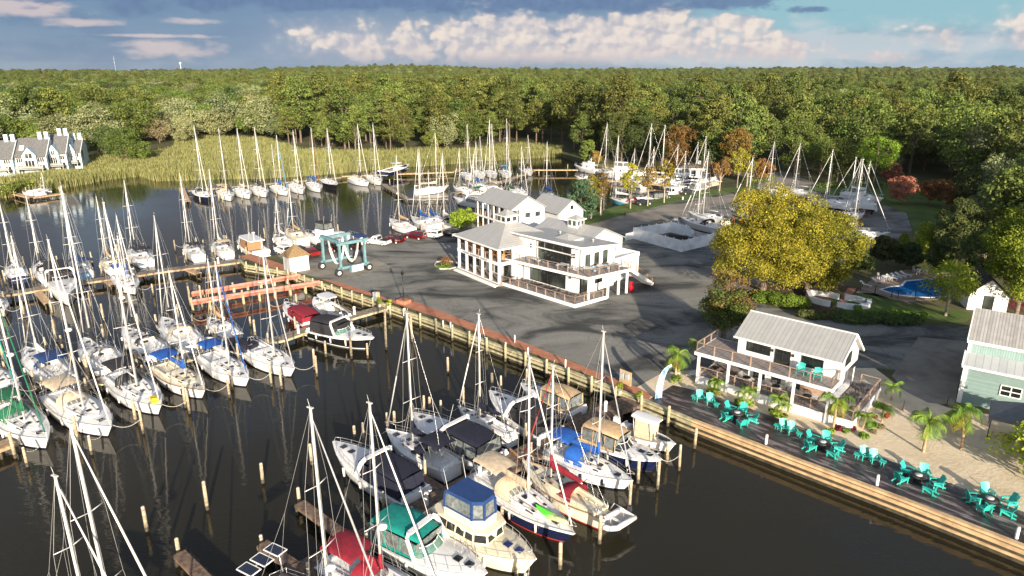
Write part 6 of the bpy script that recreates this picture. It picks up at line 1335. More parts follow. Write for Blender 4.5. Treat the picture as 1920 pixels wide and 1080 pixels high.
TL.part('cross_beam', MB().bar((.4, -.2, LZ + HZ + .3), (.4, WY + .2, LZ + HZ + .3), .4, .45), TLM)
for x in (0, LX):
    for y in (0, WY):
        w_ = TL.part('wheel', MB().tube((x, y - .22, LZ + .62), (x, y + .22, LZ + .62), .62, None, 18), BLACK); obj('rim', MB().tube((x, y - .25, LZ + .62), (x, y + .25, LZ + .62), .3, None, 12), WHITE, w_)
for x in (1.3, LX - 1.5):
    pts = [Vector((x, .3 + (WY - .6) * i / 12, LZ + HZ - .3 - 3.6 * math.sin(math.pi * i / 12) ** .7)) for i in range(13)]; mb = MB()
    for a, b in zip(pts, pts[1:]): mb.bar(a, b, .4, .05)
    TL.part('sling', mb, canvas('white'))
TL.part('engine_box', MB().box((LX * .52, -.3, LZ + 1.0), (1.9, .7, 1.1)), TLM); TL.part('sign_board', MB().box((LX * .56, -.7, LZ + 1.05), (1.9, .06, 1.0)), WHITE)

# ------------------------------------------------------------------ quay walls, piers, pilings
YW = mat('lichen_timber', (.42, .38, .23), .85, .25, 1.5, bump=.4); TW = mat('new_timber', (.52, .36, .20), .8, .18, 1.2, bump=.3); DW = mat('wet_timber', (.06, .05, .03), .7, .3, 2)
def quay(pts, label, capm, zc=LZ):
    P_ = [G(*q, LZ) for q in pts]; t_ = thing('quay_wall', label, 'quay wall', P_[0]); o0 = P_[0]; w1, w2, w3 = MB(), MB(), MB()
    for a, b in zip(P_, P_[1:]):
        a = a - o0; b = b - o0; n_ = (b - a).cross(Vector((0, 0, 1))).normalized() * -1
        if (G(900, 700, 0) - (o0 + a)).dot(n_) < 0: n_ = -n_
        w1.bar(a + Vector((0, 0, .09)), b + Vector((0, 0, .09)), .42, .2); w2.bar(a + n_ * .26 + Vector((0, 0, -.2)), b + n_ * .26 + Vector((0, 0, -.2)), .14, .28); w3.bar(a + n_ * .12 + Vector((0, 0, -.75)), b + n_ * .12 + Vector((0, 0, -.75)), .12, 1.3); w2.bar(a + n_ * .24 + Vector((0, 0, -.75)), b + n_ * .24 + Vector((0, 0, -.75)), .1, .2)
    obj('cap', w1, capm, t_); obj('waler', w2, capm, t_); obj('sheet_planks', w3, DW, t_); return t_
quay([(1300, 790), (1500, 866), (1700, 941), (1920, 1027), (2300, 1175)], 'tan timber quay wall before the teal chairs', TW); quay([(720, 571), (820, 606), (960, 659), (1075, 700), (1190, 745), (1300, 790)], 'lichen-covered timber quay wall along the brick path', YW)
quay([(594, 530), (640, 545), (720, 571)], 'short quay wall beside the hoist slip', YW); quay([(449, 489), (460, 498), (545, 512), (594, 530)], 'quay wall before the kiosk', YW)
_pc = {}
def piling(p, h, label, group, r=.15, m_=None, below=.6):
    key = (round(h, 1), round(r, 2), (m_ or WOODP).name)
    if key not in _pc:
        me = mesh_of('piling', MB().tube((0, 0, -below), (0, 0, .35), r * 1.05, r * 1.02, 9, 1).tube((0, 0, .35), (0, 0, h), r, r * .88, 9, 0).tube((0, 0, h), (0, 0, h + .05), r * .9, r * .55, 9, 2)); me.materials.append(m_ or WOODP); me.materials.append(DW); me.materials.append(mat('piling_cap', (.55, .5, .42), .8, .2)); _pc[key] = me
    o = link(bpy.data.objects.new('piling', _pc[key])); o.location = (p[0], p[1], 0); o.rotation_euler = (rnd.uniform(-.02, .02), rnd.uniform(-.02, .02), rnd.uniform(0, 6)); return tag(o, label, 'piling', group)
PILES = []
def addp(p, h, label, group, force=False, r=.15, m_=None):
    if not force:
        for q in PILES:
            if (q[0] - p[0]) ** 2 + (q[1] - p[1]) ** 2 < 1.7: return None
        for o in BOATS:
            d = Vector((p[0] - o.location.x, p[1] - o.location.y, 0)); d.rotate(Matrix.Rotation(-o.rotation_euler[2], 3, 'Z'))
            if abs(d.x) < o['_L'] / 2 and abs(d.y) < o['_B'] / 2 + .12: return None
    PILES.append((p[0], p[1], h)); return piling(p, h, label, group, r, m_)
BOATS = [o for o in S.objects if o.name.split('.')[0] in ('sailboat', 'motorboat') and o.location.z < .5]
PG = 'pale weathered piling in open water among the near slips'
for bx, by, ty in ((590, 692, 655), (659, 672, 632), (666, 825, 799), (585, 870, 833), (740, 797, 772), (806, 770, 745), (923, 729, 700), (1250, 868, 829), (1196, 905, 865), (1124, 1018, 967), (1050, 1066, 1018), (968, 1082, 1070), (941, 975, 951), (1302, 840, 804), (493, 905, 868), (389, 955, 905), (276, 995, 952), (337, 1048, 1010), (562, 950, 915), (492, 1030, 1004), (611, 668, 640), (724, 655, 580), (773, 640, 592), (840, 700, 670)):
    g = G(bx, by); addp(g, max(.8, HT(g, ty)), PG, 'pilings in open water of the near basin', True)
PG = 'pale weathered piling before the bows of the long western pier'
for bx, by, ty in ((255, 792, 748), (146, 825, 778), (348, 763, 724), (435, 730, 697), (29, 858, 810), (470, 611, 594), (358, 576, 531), (480, 640, 600), (380, 580, 536), (106, 640, 600), (137, 690, 660), (168, 720, 665), (258, 690, 660), (296, 620, 590), (195, 600, 570)):
    g = G(bx, by); addp(g, max(.8, HT(g, ty)), PG, 'pilings along the long western pier', True)
lines = []
for o in BOATS:
    g = o.get('group', ''); L_ = o['_L']; Bm = o['_B']; M_ = Matrix.Translation(o.location) @ Matrix.Rotation(o.rotation_euler[2], 4, 'Z')
    if o.location.y < 30: continue
    for sx, sy in ((.5, 1), (.5, -1), (-.36, 1)):
        p = M_ @ Vector((L_ * sx + (.8 if sx > 0 else 0), sy * (Bm / 2 + .35), 0)); lab = 'weathered slip piling beside the ' + {GF: 'near pier boats', GL: 'long western pier boats', GU: 'outer western pier boats', GM: 'boats of the marsh row', GB: 'middle pier boats', GR: 'eastern basin boats'}.get(g, 'townhouse dock')
        if (g in (GM, GB, GR) and rnd.random() < .45): continue
        q = addp(p, rnd.uniform(1.7, 2.5), lab, lab.replace('piling', 'pilings'), False, .13)
        if q and sx > 0 and o.location.y < 125: lines.append((o, (L_ / 2 - .3, sy * .2, o['_S']), (p.x, p.y, 1.5)))
for o, a, b in lines[:60]: line_to(o, a, b)
# quay edge posts
def along(pts, step, z=LZ):
    P_ = [G(*q, z) for q in pts]; out_ = []; c_ = step * .5
    for a, b in zip(P_, P_[1:]):
        L_ = (b - a).length; 
        while c_ < L_: out_.append(a.lerp(b, c_ / L_)); c_ += step
        c_ -= L_
    return out_
for p in along([(722, 573), (820, 607), (960, 660), (1075, 702), (1190, 747), (1300, 791)], 3.1): addp(p + Vector((-.25, -.3, 0)), 2.0, 'squat lichen-yellow piling at the quay wall of the brick path', 'pilings at the brick path quay', False, .16, YW)
for p in along([(1340, 806), (1500, 867), (1700, 942), (1920, 1028)], 9.0): addp(p + Vector((.5, .7, 0)), 2.1, 'short white-topped bollard post along the boardwalk edge', 'posts along the boardwalk', False, .13, WHITE)
for p in along([(455, 496), (545, 513), (594, 531), (640, 546), (720, 572)], 2.4): addp(p + Vector((-.1, -.3, 0)), 1.9, 'lichen-yellow piling at the quay of the kiosk and hoist slip', 'pilings at the kiosk quay', False, .16, YW)
for i, q in enumerate(((845, 618), (831, 615), (900, 640), (948, 657), (757, 592), (1060, 690), (965, 643), (990, 667))):
    p = G(*q, LZ); o = obj('bollard_light', MB().tube((0, 0, 0), (0, 0, .95), .09, None, 8).tube((0, 0, .95), (0, 0, 1.02), .1, .05, 8), WHITE); o.location = p; tag(o, 'small white bollard light between the brick path and the quay wall', 'bollard', 'white bollard lights on the quay')
def pier(pts, w, label, m_=None, z=.95, group='piers', rail_=False, step=3.0, z2_=None, edge=None):
    P_ = [G(*q, z) for q in pts]; o0 = P_[0].copy(); t_ = thing('pier', label, 'pier', o0, 0, None); dk, be, po = MB(), MB(), MB()
    for a, b in zip(P_, P_[1:]):
        a = a - o0; b = b - o0; d = (b - a).normalized(); n_ = Vector((-d.y, d.x, 0)); L_ = (b - a).length; k = max(1, int(L_ / .22))
        for i in range(k):
            c_ = a + d * (L_ * (i + .5) / k); dk.bar(c_ - n_ * w / 2, c_ + n_ * w / 2, L_ / k * .93, .06)
        for sg in (1, -1): be.bar(a + n_ * sg * w * .5 + Vector((0, 0, -.14)), b + n_ * sg * w * .5 + Vector((0, 0, -.14)), .12, .26)
        m2 = max(2, int(L_ / step))
        for i in range(m2 + 1):
            for sg in (1, -1): q = a + d * (L_ * i / m2) + n_ * sg * (w * .5 - .1); po.tube(q + Vector((0, 0, -z - .4)), q + Vector((0, 0, -.1)), .12, None, 7)
    obj('planking', dk, m_ or PIERM, t_); obj('edge_beam', be, edge or m_ or PIERM, t_); obj('pile_row', po, DW, t_); return t_
PIERM = mat('brown_pier_planks', (.17, .115, .08), .85, .35, 2.5); PIERL = mat('tan_pier_planks', (.42, .29, .17), .85, .25, 2); PIERG = mat('grey_pier_planks', (.25, .21, .16), .85, .3, 2.5)  # plank wood in three tones: brown, tan and grey
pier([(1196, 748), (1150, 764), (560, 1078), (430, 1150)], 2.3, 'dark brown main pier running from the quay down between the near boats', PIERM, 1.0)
pier([(655, 1010), (562, 942)], .8, 'narrow finger pier left of the solar panel boat', PIERM, .95); pier([(560, 1066), (492, 1018)], .8, 'short finger pier ending in a stout piling', PIERM, .95); pier([(420, 1120), (336, 1036)], .75, 'finger pier at the bottom edge below open water', PIERM, .95)
pier([(838, 925), (748, 868)], .9, 'finger pier between the navy sloop and the end cruiser', PIERM, .9); pier([(950, 862), (868, 818)], .9, 'finger pier beside the teal tarpaulin cruiser', PIERM, .9); pier([(1020, 822), (965, 788)], .9, 'finger pier beside the daysailer', PIERM, .9); pier([(1090, 795), (1075, 762), (1030, 742)], .9, 'finger pier behind the boxy tan enclosure boat', PIERM, .9)
pier([(722, 575), (590, 612), (530, 633), (460, 648), (370, 664), (305, 684), (180, 715), (100, 738), (0, 768), (-60, 790)], 1.7, 'long western pier crossing between the two rows of sailboats', PIERG, 1.0, edge=YW)
pier([(660, 590), (620, 566)], 1.0, 'finger pier beside the pilothouse boat', PIERG, .9); pier([(25, 826), (-40, 850)], 1.6, 'pale finger pier at the left edge under the green-canopied sloop', PIERL, .95)
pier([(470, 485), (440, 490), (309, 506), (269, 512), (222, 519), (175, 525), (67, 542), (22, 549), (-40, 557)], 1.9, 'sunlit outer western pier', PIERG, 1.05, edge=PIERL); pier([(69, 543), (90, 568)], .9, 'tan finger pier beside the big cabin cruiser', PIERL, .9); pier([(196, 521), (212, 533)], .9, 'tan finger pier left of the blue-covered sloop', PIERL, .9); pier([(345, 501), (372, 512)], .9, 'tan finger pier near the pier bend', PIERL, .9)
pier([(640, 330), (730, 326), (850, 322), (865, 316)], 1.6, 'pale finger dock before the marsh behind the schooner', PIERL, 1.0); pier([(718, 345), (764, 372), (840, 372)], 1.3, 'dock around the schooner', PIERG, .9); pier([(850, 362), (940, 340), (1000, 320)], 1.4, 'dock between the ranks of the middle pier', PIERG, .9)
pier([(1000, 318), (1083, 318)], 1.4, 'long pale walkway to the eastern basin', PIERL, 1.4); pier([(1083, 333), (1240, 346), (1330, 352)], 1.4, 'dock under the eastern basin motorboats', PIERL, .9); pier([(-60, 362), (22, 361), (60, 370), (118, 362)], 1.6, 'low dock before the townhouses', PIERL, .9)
pier([(340, 352), (352, 378)], 1.3, 'short dock at the head of the marsh row', PIERL, .9); pier([(352, 357), (640, 332)], 1.2, 'dock behind the marsh row', PIERG, .9)
RED = mat('faded_red_steel', (.44, .14, .09), .7, .3, .8)
for (a, b), nm in ((((357, 551), (562, 516)), 'upper'), (((360, 566), (600, 529)), 'lower')):
    A_, B_ = G(*a, 1.6), G(*b, 1.4); t_ = thing('hoist_runway', 'faded red steel runway beam over the slip, the %s of the two' % nm, 'runway beam', A_, 0, 'red hoist runways'); d = B_ - A_; mb = MB(); mb.bar((0, 0, 0), d, .5, .12).bar((0, 0, -.25), d + Vector((0, 0, -.25)), .25, .4); obj('beam', mb, RED, t_)
    n_ = Vector((-d.y, d.x, 0)).normalized(); obj('kerb_rail', MB().bar(n_ * .22 + Vector((0, 0, .14)), d + n_ * .22 + Vector((0, 0, .14)), .08, .16).bar(-n_ * .22 + Vector((0, 0, .14)), d - n_ * .22 + Vector((0, 0, .14)), .08, .16), mat('pale_red_rail', (.6, .25, .2), .6, .1), t_)
    for i in range(9): q = d * (i / 8); obj('support_pile', MB().tube(q + Vector((0, 0, -2.2)), q + Vector((0, 0, -.2)), .16, None, 8).tube(q + n_ * .5 + Vector((0, 0, -2.2)), q + n_ * .5 + Vector((0, 0, .5 if i % 3 == 0 else -.3)), .14, None, 8), YW, t_)
# power pedestals on the piers
for i, q in enumerate(((1135, 772), (1010, 842), (900, 898), (800, 948), (700, 1000), (640, 601), (560, 625), (665, 590), (410, 495), (250, 516), (130, 533))):
    p = G(*q, 1.0); o = obj('power_pedestal', MB().slab([(-.14, -.1), (.14, -.1), (.14, .1), (-.14, .1)], 0, .95, .02).slab([(-.17, -.13), (.17, -.13), (.17, .13), (-.17, .13)], .95, 1.15, .06), WHITE); o.location = p; tag(o, 'white power pedestal standing on the planks of a pier', 'power pedestal', 'power pedestals on the piers')
# ------------------------------------------------------------------ planted trees, palms, shrubs
def T(kind, leafk, base, top, rpx, label, seed, nl=3500, leaf=.5, nc=None, bs=.2, name=None, cat='tree', group=None, z=LZ, nlimb=8, tr=None, bark=None, cr=1.0):
    b_ = G(*base, z); H_ = HT(b_, top); dep = b_.y * math.cos(PITCH) + (CAM_H - z) * math.sin(PITCH); Rr = rpx * dep / FPX
    return make_tree(kind, leafk, H_, Rr, b_, label, seed, name, cat, group, nl, leaf, nc, bs, tr, nlimb, bark, 0, cr)
T('oak', 'gold', (1430, 546), 346, 104, 'broad golden-green tree, left and tallest of the golden pair', 1, 90000, .21, 190, .03, 'golden_tree', tr=.45, nlimb=16, cr=.6)
T('oak', 'gold', (1512, 548), 362, 88, 'broad golden-green tree, right one of the golden pair', 2, 80000, .21, 170, .03, 'golden_tree', tr=.42, nlimb=16, cr=.6)
T('oak', 'rust', (1357, 640), 505, 46, 'half-bare tree with rust-orange leaf tips behind the beach bar', 3, 2600, .2, 60, .25, 'thinning_tree', nlimb=26, tr=.22)
T('oak', 'oak', (1352, 640), 522, 44, 'dark green bush-like tree under the half-bare one', 4, 12000, .22, 60, .05, 'dark_tree')
T('oak', 'lime', (1773, 592), 487, 44, 'small yellow-green tree with pale forked trunk beside the pool', 5, 5200, .26, 70, .22, 'garden_tree', nlimb=24, tr=.2, bark=mat('pale_bark', (.42, .35, .27), .9, .2, 3))
T('pine', 'blue', (1088, 419), 336, 34, 'blue-green cedar beside the white annex', 6, 6000, .42, 60, .2, 'cedar_tree', nlimb=14)
T('oak', 'lime', (866, 430), 390, 25, 'round yellow-green ornamental tree at the corner of the quay', 7, 4500, .32, 50, .12, 'ornamental_tree')
thin = [((1108, 410), 322, 15), ((1126, 404), 318, 15), ((1182, 391), 300, 17), ((1214, 386), 305, 16), ((1245, 380), 296, 15), ((1349, 358), 288, 16), ((1382, 352), 275, 18), ((1330, 352), 300, 14), ((1400, 350), 285, 15)]
wd = ('leftmost', 'second', 'third', 'fourth', 'fifth', 'sixth', 'seventh', 'stubby', 'rightmost')
for i, (b_, tp, r_) in enumerate(thin): T('oak', 'rust' if i % 2 else 'gold', b_, tp, r_, 'thin tawny half-bare tree on the grass strip, %s of the row' % wd[i], 20 + i, 1500, .38, 40, .3, 'thin_tree', group='thin trees on the grass strip', nlimb=24, tr=.16, bark=mat('pale_bark', (.42, .35, .27), .9, .2, 3))
big = [('oak', 'lime', (1637, 345), 240, 38, 'bright yellow-green tree behind the stored boats'), ('oak', 'oak', (1568, 345), 248, 30, 'mid green tree left of the yellow-green one, leaning trunk'), ('oak', 'rust', (1268, 326), 222, 30, 'rusty brown round tree behind the eastern basin'),
       ('oak', 'dark', (1165, 306), 205, 44, 'very dark round tree at the head of the creek'), ('oak', 'dark', (1215, 312), 212, 40, 'dark leafy tree right of the creek head'), ('oak', 'oak', (1100, 306), 262, 16, 'small green tree on the creek bank'), ('oak', 'rust', (1118, 310), 282, 10, 'little orange tree on the creek bank'),
       ('oak', 'rust', (1375, 330), 228, 28, 'tall tree with rust crown behind the cottage'), ('oak', 'oak', (1330, 322), 235, 26, 'light green tree behind the cottage'), ('oak', 'oak', (1488, 330), 205, 40, 'tall green tree where the road enters the wood'), ('oak', 'rust', (1425, 345), 292, 20, 'low rusty tree by the road'),
       ('oak', 'rose', (1689, 382), 326, 27, 'pink-leaved small tree on the lawn'), ('oak', 'rust', (1740, 384), 333, 24, 'bronze-leaved small tree right of the pink one'), ('oak', 'rose', (1668, 345), 302, 18, 'dull rose tree behind the pink one'), ('oak', 'rust', (1765, 372), 335, 20, 'bronze tree touching the hedge of the lawn'),
       ('weep', 'lime', (1728, 485), 418, 19, 'small weeping willow at the edge of the turning circle'), ('weep', 'lime', (1692, 470), 440, 10, 'stub of weeping willow left of the larger one'), ('oak', 'dark', (1655, 500), 438, 26, 'dark shrubby tree in front of the stored white sloop'),
       ('oak', 'dark', (1790, 500), 372, 50, 'dark dense tree above the pool'), ('weep', 'pale', (1855, 470), 300, 50, 'pale green drooping tree high on the right'), ('oak', 'lime', (1905, 590), 362, 68, 'large bright green tree at the right edge above the shed'), ('oak', 'dark', (1835, 545), 420, 44, 'dark tree behind the pool shed'),
       ('oak', 'dark', (1700, 505), 455, 24, 'dark tree behind the pool terrace'), ('oak', 'dark', (1760, 520), 440, 26, 'dark tree right of the weeping willow'), ('oak', 'oak', (1900, 480), 270, 50, 'tall green tree at the right edge behind the bright one'), ('oak', 'dark', (1820, 400), 300, 36, 'dark tree at the right end of the lawn'), ('oak', 'rust', (1790, 392), 352, 22, 'maroon-brown tree at the right end of the lawn'),
       ('oak', 'oak', (1880, 330), 215, 44, 'big green tree far right behind the lawn'), ('oak', 'oak', (240, 305), 230, 30, 'bright green tree right of the townhouses'), ('oak', 'dark', (200, 300), 232, 32, 'dark tree right behind the townhouses'), ('oak', 'oak', (262, 303), 262, 22, 'low green bush-like tree by the marsh'), ('oak', 'tan', (300, 268), 222, 26, 'tan dry tree behind the marsh'), ('oak', 'pale', (345, 270), 215, 24, 'pale olive tree behind the marsh'),
       ('oak', 'dark', (1610, 515), 470, 22, 'dark tree hidden right of the golden pair')]
for i, (kd, lf, b_, tp, r_, lb) in enumerate(big): T(kd, lf, b_, tp, r_, lb, 40 + i, (6500 if r_ < 45 else 15000) if r_ < 60 else 42000, (.42 if b_[0] < 1600 else .32) if r_ < 60 else .26, 90 if r_ < 60 else 150, .08, cr=.8)
# trees just outside the frame on the right whose long shadows fall into it, and the bright conifer in the corner
T('pine', 'lime', (2000, 890), 752, 105, 'bright yellow-green conifer spreading into the lower right corner', 90, 12000, .34, 90, .02, 'conifer_tree', nlimb=20)
PF = {}
def palm(base, top, spread, label, seed, nf=13, droop=1.0, yellow=0, group='palms in the sand', lean=0.0, double=False):
    b_ = G(*base, LZ); H_ = HT(b_, top); rg = random.Random(seed); t_ = thing('palm_tree', label, 'palm', b_, rg.uniform(0, 6), group); th = H_ * .62
    for k in range(2 if double else 1):
        dx = (k - .5) * .5 if double else 0; mb = MB(); pts = [Vector((dx + lean * (i / 5) ** 2 + (dx * .8 * i / 5), 0, th * i / 5 * (1 - .12 * k))) for i in range(6)]
        for i, (a, b) in enumerate(zip(pts, pts[1:])): mb.tube(a, b, (.14 - .012 * i) * (1 if H_ > 2.6 else .6), (.13 - .012 * i) * (1 if H_ > 2.6 else .6), 8, 0, False)
        obj('trunk', mb, mat('palm_bark', (.42, .30, .18), .85, .25, 6, bump=.3), t_)
        for f in range(nf):
            az_ = 6.283 * f / nf + rg.uniform(-.2, .2); rise = rg.uniform(.1, 1.15) if f % 3 else rg.uniform(.9, 1.4); L_ = spread * rg.uniform(.68, .95); low = yellow and f % 4 == 0
            if low: rise = -.05
            p = pts[-1].copy(); vx = Vector((math.cos(az_), math.sin(az_), 0)); ang = rise; mb = MB(); prev = p; seg = 12
            for s in range(seg):
                ang -= droop * (.10 + .17 * s / seg) * (1.4 if low else 1); q = prev + (vx * math.cos(ang) + Vector((0, 0, math.sin(ang)))) * (L_ / seg); sd = Vector((-vx.y, vx.x, 0)); w_ = spread * .26 * math.sin(math.pi * (s + 1.2) / (seg + 1.5)) ** .7
                mb.tube(prev, q, .018, None, 3, 0, False)
                for sg in (1, -1):
                    for h2 in (0, .5):
                        o_ = prev.lerp(q, h2); d_ = (q - prev).normalized(); tip = o_ + sd * sg * w_ + d_ * w_ * .55 + Vector((0, 0, -w_ * (.55 + .5 * rg.random()))); mb.add([o_, o_ + d_ * (L_ / seg * .42), tip], [(0, 1, 2)])
                prev = q
            obj('frond', mb, LM['gold'] if low else LM['palm'], t_)
    return t_
palm((1266, 713), 634, 2.4, 'tall palm with yellow lower fronds beside the blue feather flag', 1, 15, 1.1, 1); palm((1308, 690), 622, 1.9, 'palm behind the left end of the beach bar', 2, 12)
palm((1562, 803), 722, 2.2, 'palm with yellowing crown before the corner of the beach bar', 3, 13, 1.0, 1); palm((1340, 736), 703, 1.3, 'small double palm before the first bay of the beach bar', 4, 9, double=True, group=None); palm((1398, 758), 718, 1.4, 'small palm before the second bay of the beach bar', 5, 9, double=True, group=None); palm((1461, 777), 737, 1.5, 'twin-stemmed palm before the third bay of the beach bar', 6, 10, double=True, group=None)
palm((1613, 801), 763, 1.3, 'small palm right of the beach bar deck corner', 7, 9, double=True); palm((1653, 792), 752, 1.5, 'bushy palm right of the beach bar side deck', 8, 12); palm((1671, 750), 711, 1.5, 'palm behind the side deck of the beach bar', 9, 10)
palm((1731, 847), 757, 2.4, 'palm standing alone in the open sand', 10, 14, 1.0); palm((1802, 842), 735, 2.5, 'leaning palm with a brown lower frond near the barn', 11, 14, 1.1, 1, lean=.5); palm((1786, 812), 765, 1.7, 'dark low palm in the shade of the barn', 12, 12)
def shrub(base, wpx, hpx, leafk, label, seed, group=None, name='shrub', n_=500, leaf=.2):
    b_ = G(*base, LZ); dep = b_.y * math.cos(PITCH) + (CAM_H - LZ) * math.sin(PITCH); r_ = wpx / 2 * dep / FPX; h_ = hpx * dep / FPX * 1.0; rs = np.random.RandomState(seed); k = 12
    C_ = np.c_[rs.uniform(-.6, .6, k) * r_, rs.uniform(-.6, .6, k) * r_, rs.uniform(.15, .6, k) * h_]; Rd = np.full(k, min(r_, h_) * .5); L4 = leaves(C_, Rd, n_, leaf, rs, .4, .9); L4[:, :, 2] = np.maximum(L4[:, :, 2], .02)
    t_ = link(bpy.data.objects.new(name, quads_mesh(name, L4, [LM[leafk]]))); t_.location = b_; return tag(t_, label, 'plant', group)
SH = [((1266, 716), 24, 16, 'palm', 'low green plant at the foot of the tall palm by the flag'), ((1338, 742), 34, 18, 'hedge', 'flowering green shrub before the first bay of the beach bar'), ((1386, 757), 18, 14, 'palm', 'green shrub left of the second small palm'), ((1406, 760), 14, 12, 'palm', 'green shrub right of the second small palm'),
      ((1452, 780), 26, 14, 'palm', 'green shrub left of the twin-stemmed palm'), ((1468, 783), 12, 12, 'hedge', 'leafy shrub right of the twin-stemmed palm'), ((1556, 812), 18, 14, 'palm', 'green rosette at the foot of the corner palm'), ((1573, 806), 14, 10, 'wine', 'wine-red plant just right of the corner palm'), ((1587, 811), 12, 10, 'palm', 'small green plant between two wine-red ones'), ((1597, 806), 12, 11, 'wine', 'wine-red plant at the deck corner'),
      ((1620, 820), 18, 10, 'palm', 'green rosette lowest in the sand bed'), ((1632, 802), 20, 15, 'palm', 'green plant in the middle of the sand bed'), ((1637, 783), 12, 12, 'wine', 'wine-red plant beside the bushy palm'), ((1662, 783), 12, 12, 'wine', 'wine-red plant right of the bushy palm'), ((1652, 803), 14, 10, 'tan', 'brown dry plant in the sand bed'), ((1637, 812), 12, 9, 'tan', 'small brown dry plant below the green one'), ((1650, 765), 22, 12, 'palm', 'green plant at the foot of the side deck'),
      ((836, 497), 30, 18, 'rust', 'rust-orange shrub in the kerbed island by the clubhouse'), ((833, 503), 44, 8, 'hedge', 'low green ground plants of the kerbed island'), ((1900, 580), 50, 22, 'wine', 'dark red shrub beside the pool shed'), ((903, 425), 26, 14, 'rust', 'orange shrub beside the bath house porch')]
for i, (b_, w_, h_, lf, lb) in enumerate(SH): shrub(b_, w_, h_, lf, lb, 200 + i)
def hedge(pts, w_, h_, leafk, label, seed, n_=5000, leaf=.22):
    P_ = [G(*q, LZ) for q in pts]; rs = np.random.RandomState(seed); C_ = []; o0 = P_[0]
    for a, b in zip(P_, P_[1:]):
        k = max(2, int((b - a).length / .5))
        for i in range(k): c_ = a.lerp(b, i / k) - o0; C_.append((c_.x + rs.uniform(-w_, w_) * .35, c_.y + rs.uniform(-w_, w_) * .35, h_ * rs.uniform(.35, .75)))
    C_ = np.array(C_); L4 = leaves(C_, np.full(len(C_), w_ * .42), n_, leaf, rs, .5, .8); L4[:, :, 2] = np.maximum(L4[:, :, 2], .02); o = link(bpy.data.objects.new('hedge', quads_mesh('hedge', L4, [LM[leafk]]))); o.location = o0; return tag(o, label, 'hedge')
hedge([(1420, 563), (1460, 572), (1512, 580)], 2.6, 1.6, 'hedge', 'bright green clipped hedge below the golden trees', 1, 9000); hedge([(1500, 592), (1548, 602)], 1.8, .9, 'dark', 'dark low hedge left of the garden path', 2, 3500)
hedge([(1565, 600), (1640, 606), (1720, 608)], 2.4, 1.0, 'dark', 'dark hedge along the front of the garden lawn', 3, 8000); hedge([(1600, 588), (1640, 597), (1700, 596), (1740, 603)], 1.4, 1.0, 'hedge', 'mid green hedge inside the garden lawn', 4, 4500)
hedge([(1540, 352), (1600, 350), (1660, 352)], 2.0, 1.6, 'oak', 'hedge along the far edge of the lawn', 5, 3000, .35); hedge([(1400, 345), (1450, 340)], 2.0, 1.5, 'oak', 'hedge beside the road end', 6, 2000, .35); hedge([(0, 366), (50, 352)], 4.0, 2.0, 'oak', 'green hedge below the townhouses', 7, 3000, .4); hedge([(395, 349), (410, 330)], .5, .5, 'oak', 'tuft of weeds at the marsh edge', 8, 200, .3)
# big shade trees outside the frame
make_tree('oak', 'oak', 17, 8, G(2120, 760, LZ), 'tall tree outside the frame beyond the barn', 95, nl=3000, leaf=.8)

# ------------------------------------------------------------------ chairs on the boardwalk
GC = 'teal chairs on the boardwalk'
sets = [('pair', [((1312, 751), -95), ((1331, 757), -95)], [(1301, 750), (1343, 765)], 'nearest the feather flag'), ('fire', (1381, 783), [((1369, 772), -50), ((1362, 787), 20), ((1392, 775), -120), ((1409, 791), 175), ((1391, 800), 100)], 'at the first fire table'),
        ('pair', [((1469, 807), -95), ((1484, 812), -95)], [(1456, 805), (1498, 820)], 'left of the second fire table'), ('fire', (1541, 839), [((1523, 828), -50), ((1518, 843), 15), ((1548, 830), -110), ((1569, 844), 175), ((1561, 856), 130)], 'at the second fire table'),
        ('pair', [((1621, 860), -95), ((1639, 866), -95)], [(1606, 860), (1654, 874)], 'right of the second fire table'), ('fire', (1720, 902), [((1700, 888), -50), ((1688, 903), 15), ((1732, 894), -110), ((1755, 912), 175), ((1742, 924), 130)], 'at the third fire table'),
        ('fire', (1853, 946), [((1850, 931), -90), ((1823, 940), -10), ((1844, 960), 95), ((1891, 947), 185), ((1887, 966), 140)], 'at the fourth fire table, lower right')]
pos5 = ('upper left', 'left', 'upper right', 'right', 'lowest'); pos2 = ('left', 'right')
dk = R(-40)
for s_ in sets:
    if s_[0] == 'pair':
        for i, (q, a) in enumerate(s_[1]): adirondack(G(*q, LZ + .016), R(a), 'teal slatted chair, %s of the pair %s' % (pos2[i], s_[3]), GC)
        for i, q in enumerate(s_[2]): table(G(*q, LZ + .016), 'small square teal side table %s of the chair pair %s' % (pos2[i], s_[3]), .24, .45, TEAL, rz=dk, sq=True, group='teal side tables')
    else:
        p = G(*s_[1], LZ + .016); t_ = thing('fire_table', 'round black fire pit table, ' + s_[3].replace('at the ', 'the ').replace(' fire table', ' from the left'), 'fire table', p, dk, 'black fire tables'); obj('table_top', MB().lathe((0, 0, .0), [(.30, 0), (.34, .45), (.62, .48), (.62, .56), (.3, .58)], 16), mat('charcoal_resin', (.03, .03, .035), .5, .1), t_); obj('burner', MB().lathe((0, 0, .58), [(.28, 0), (.28, .03), (.1, .05)], 14), mat('burner_stone', (.5, .5, .48), .7, .2, 20), t_)
        for i, (q, a) in enumerate(s_[2]): adirondack(G(*q, LZ + .016), R(a), 'teal slatted chair, %s one %s' % (pos5[i], s_[3]), GC)
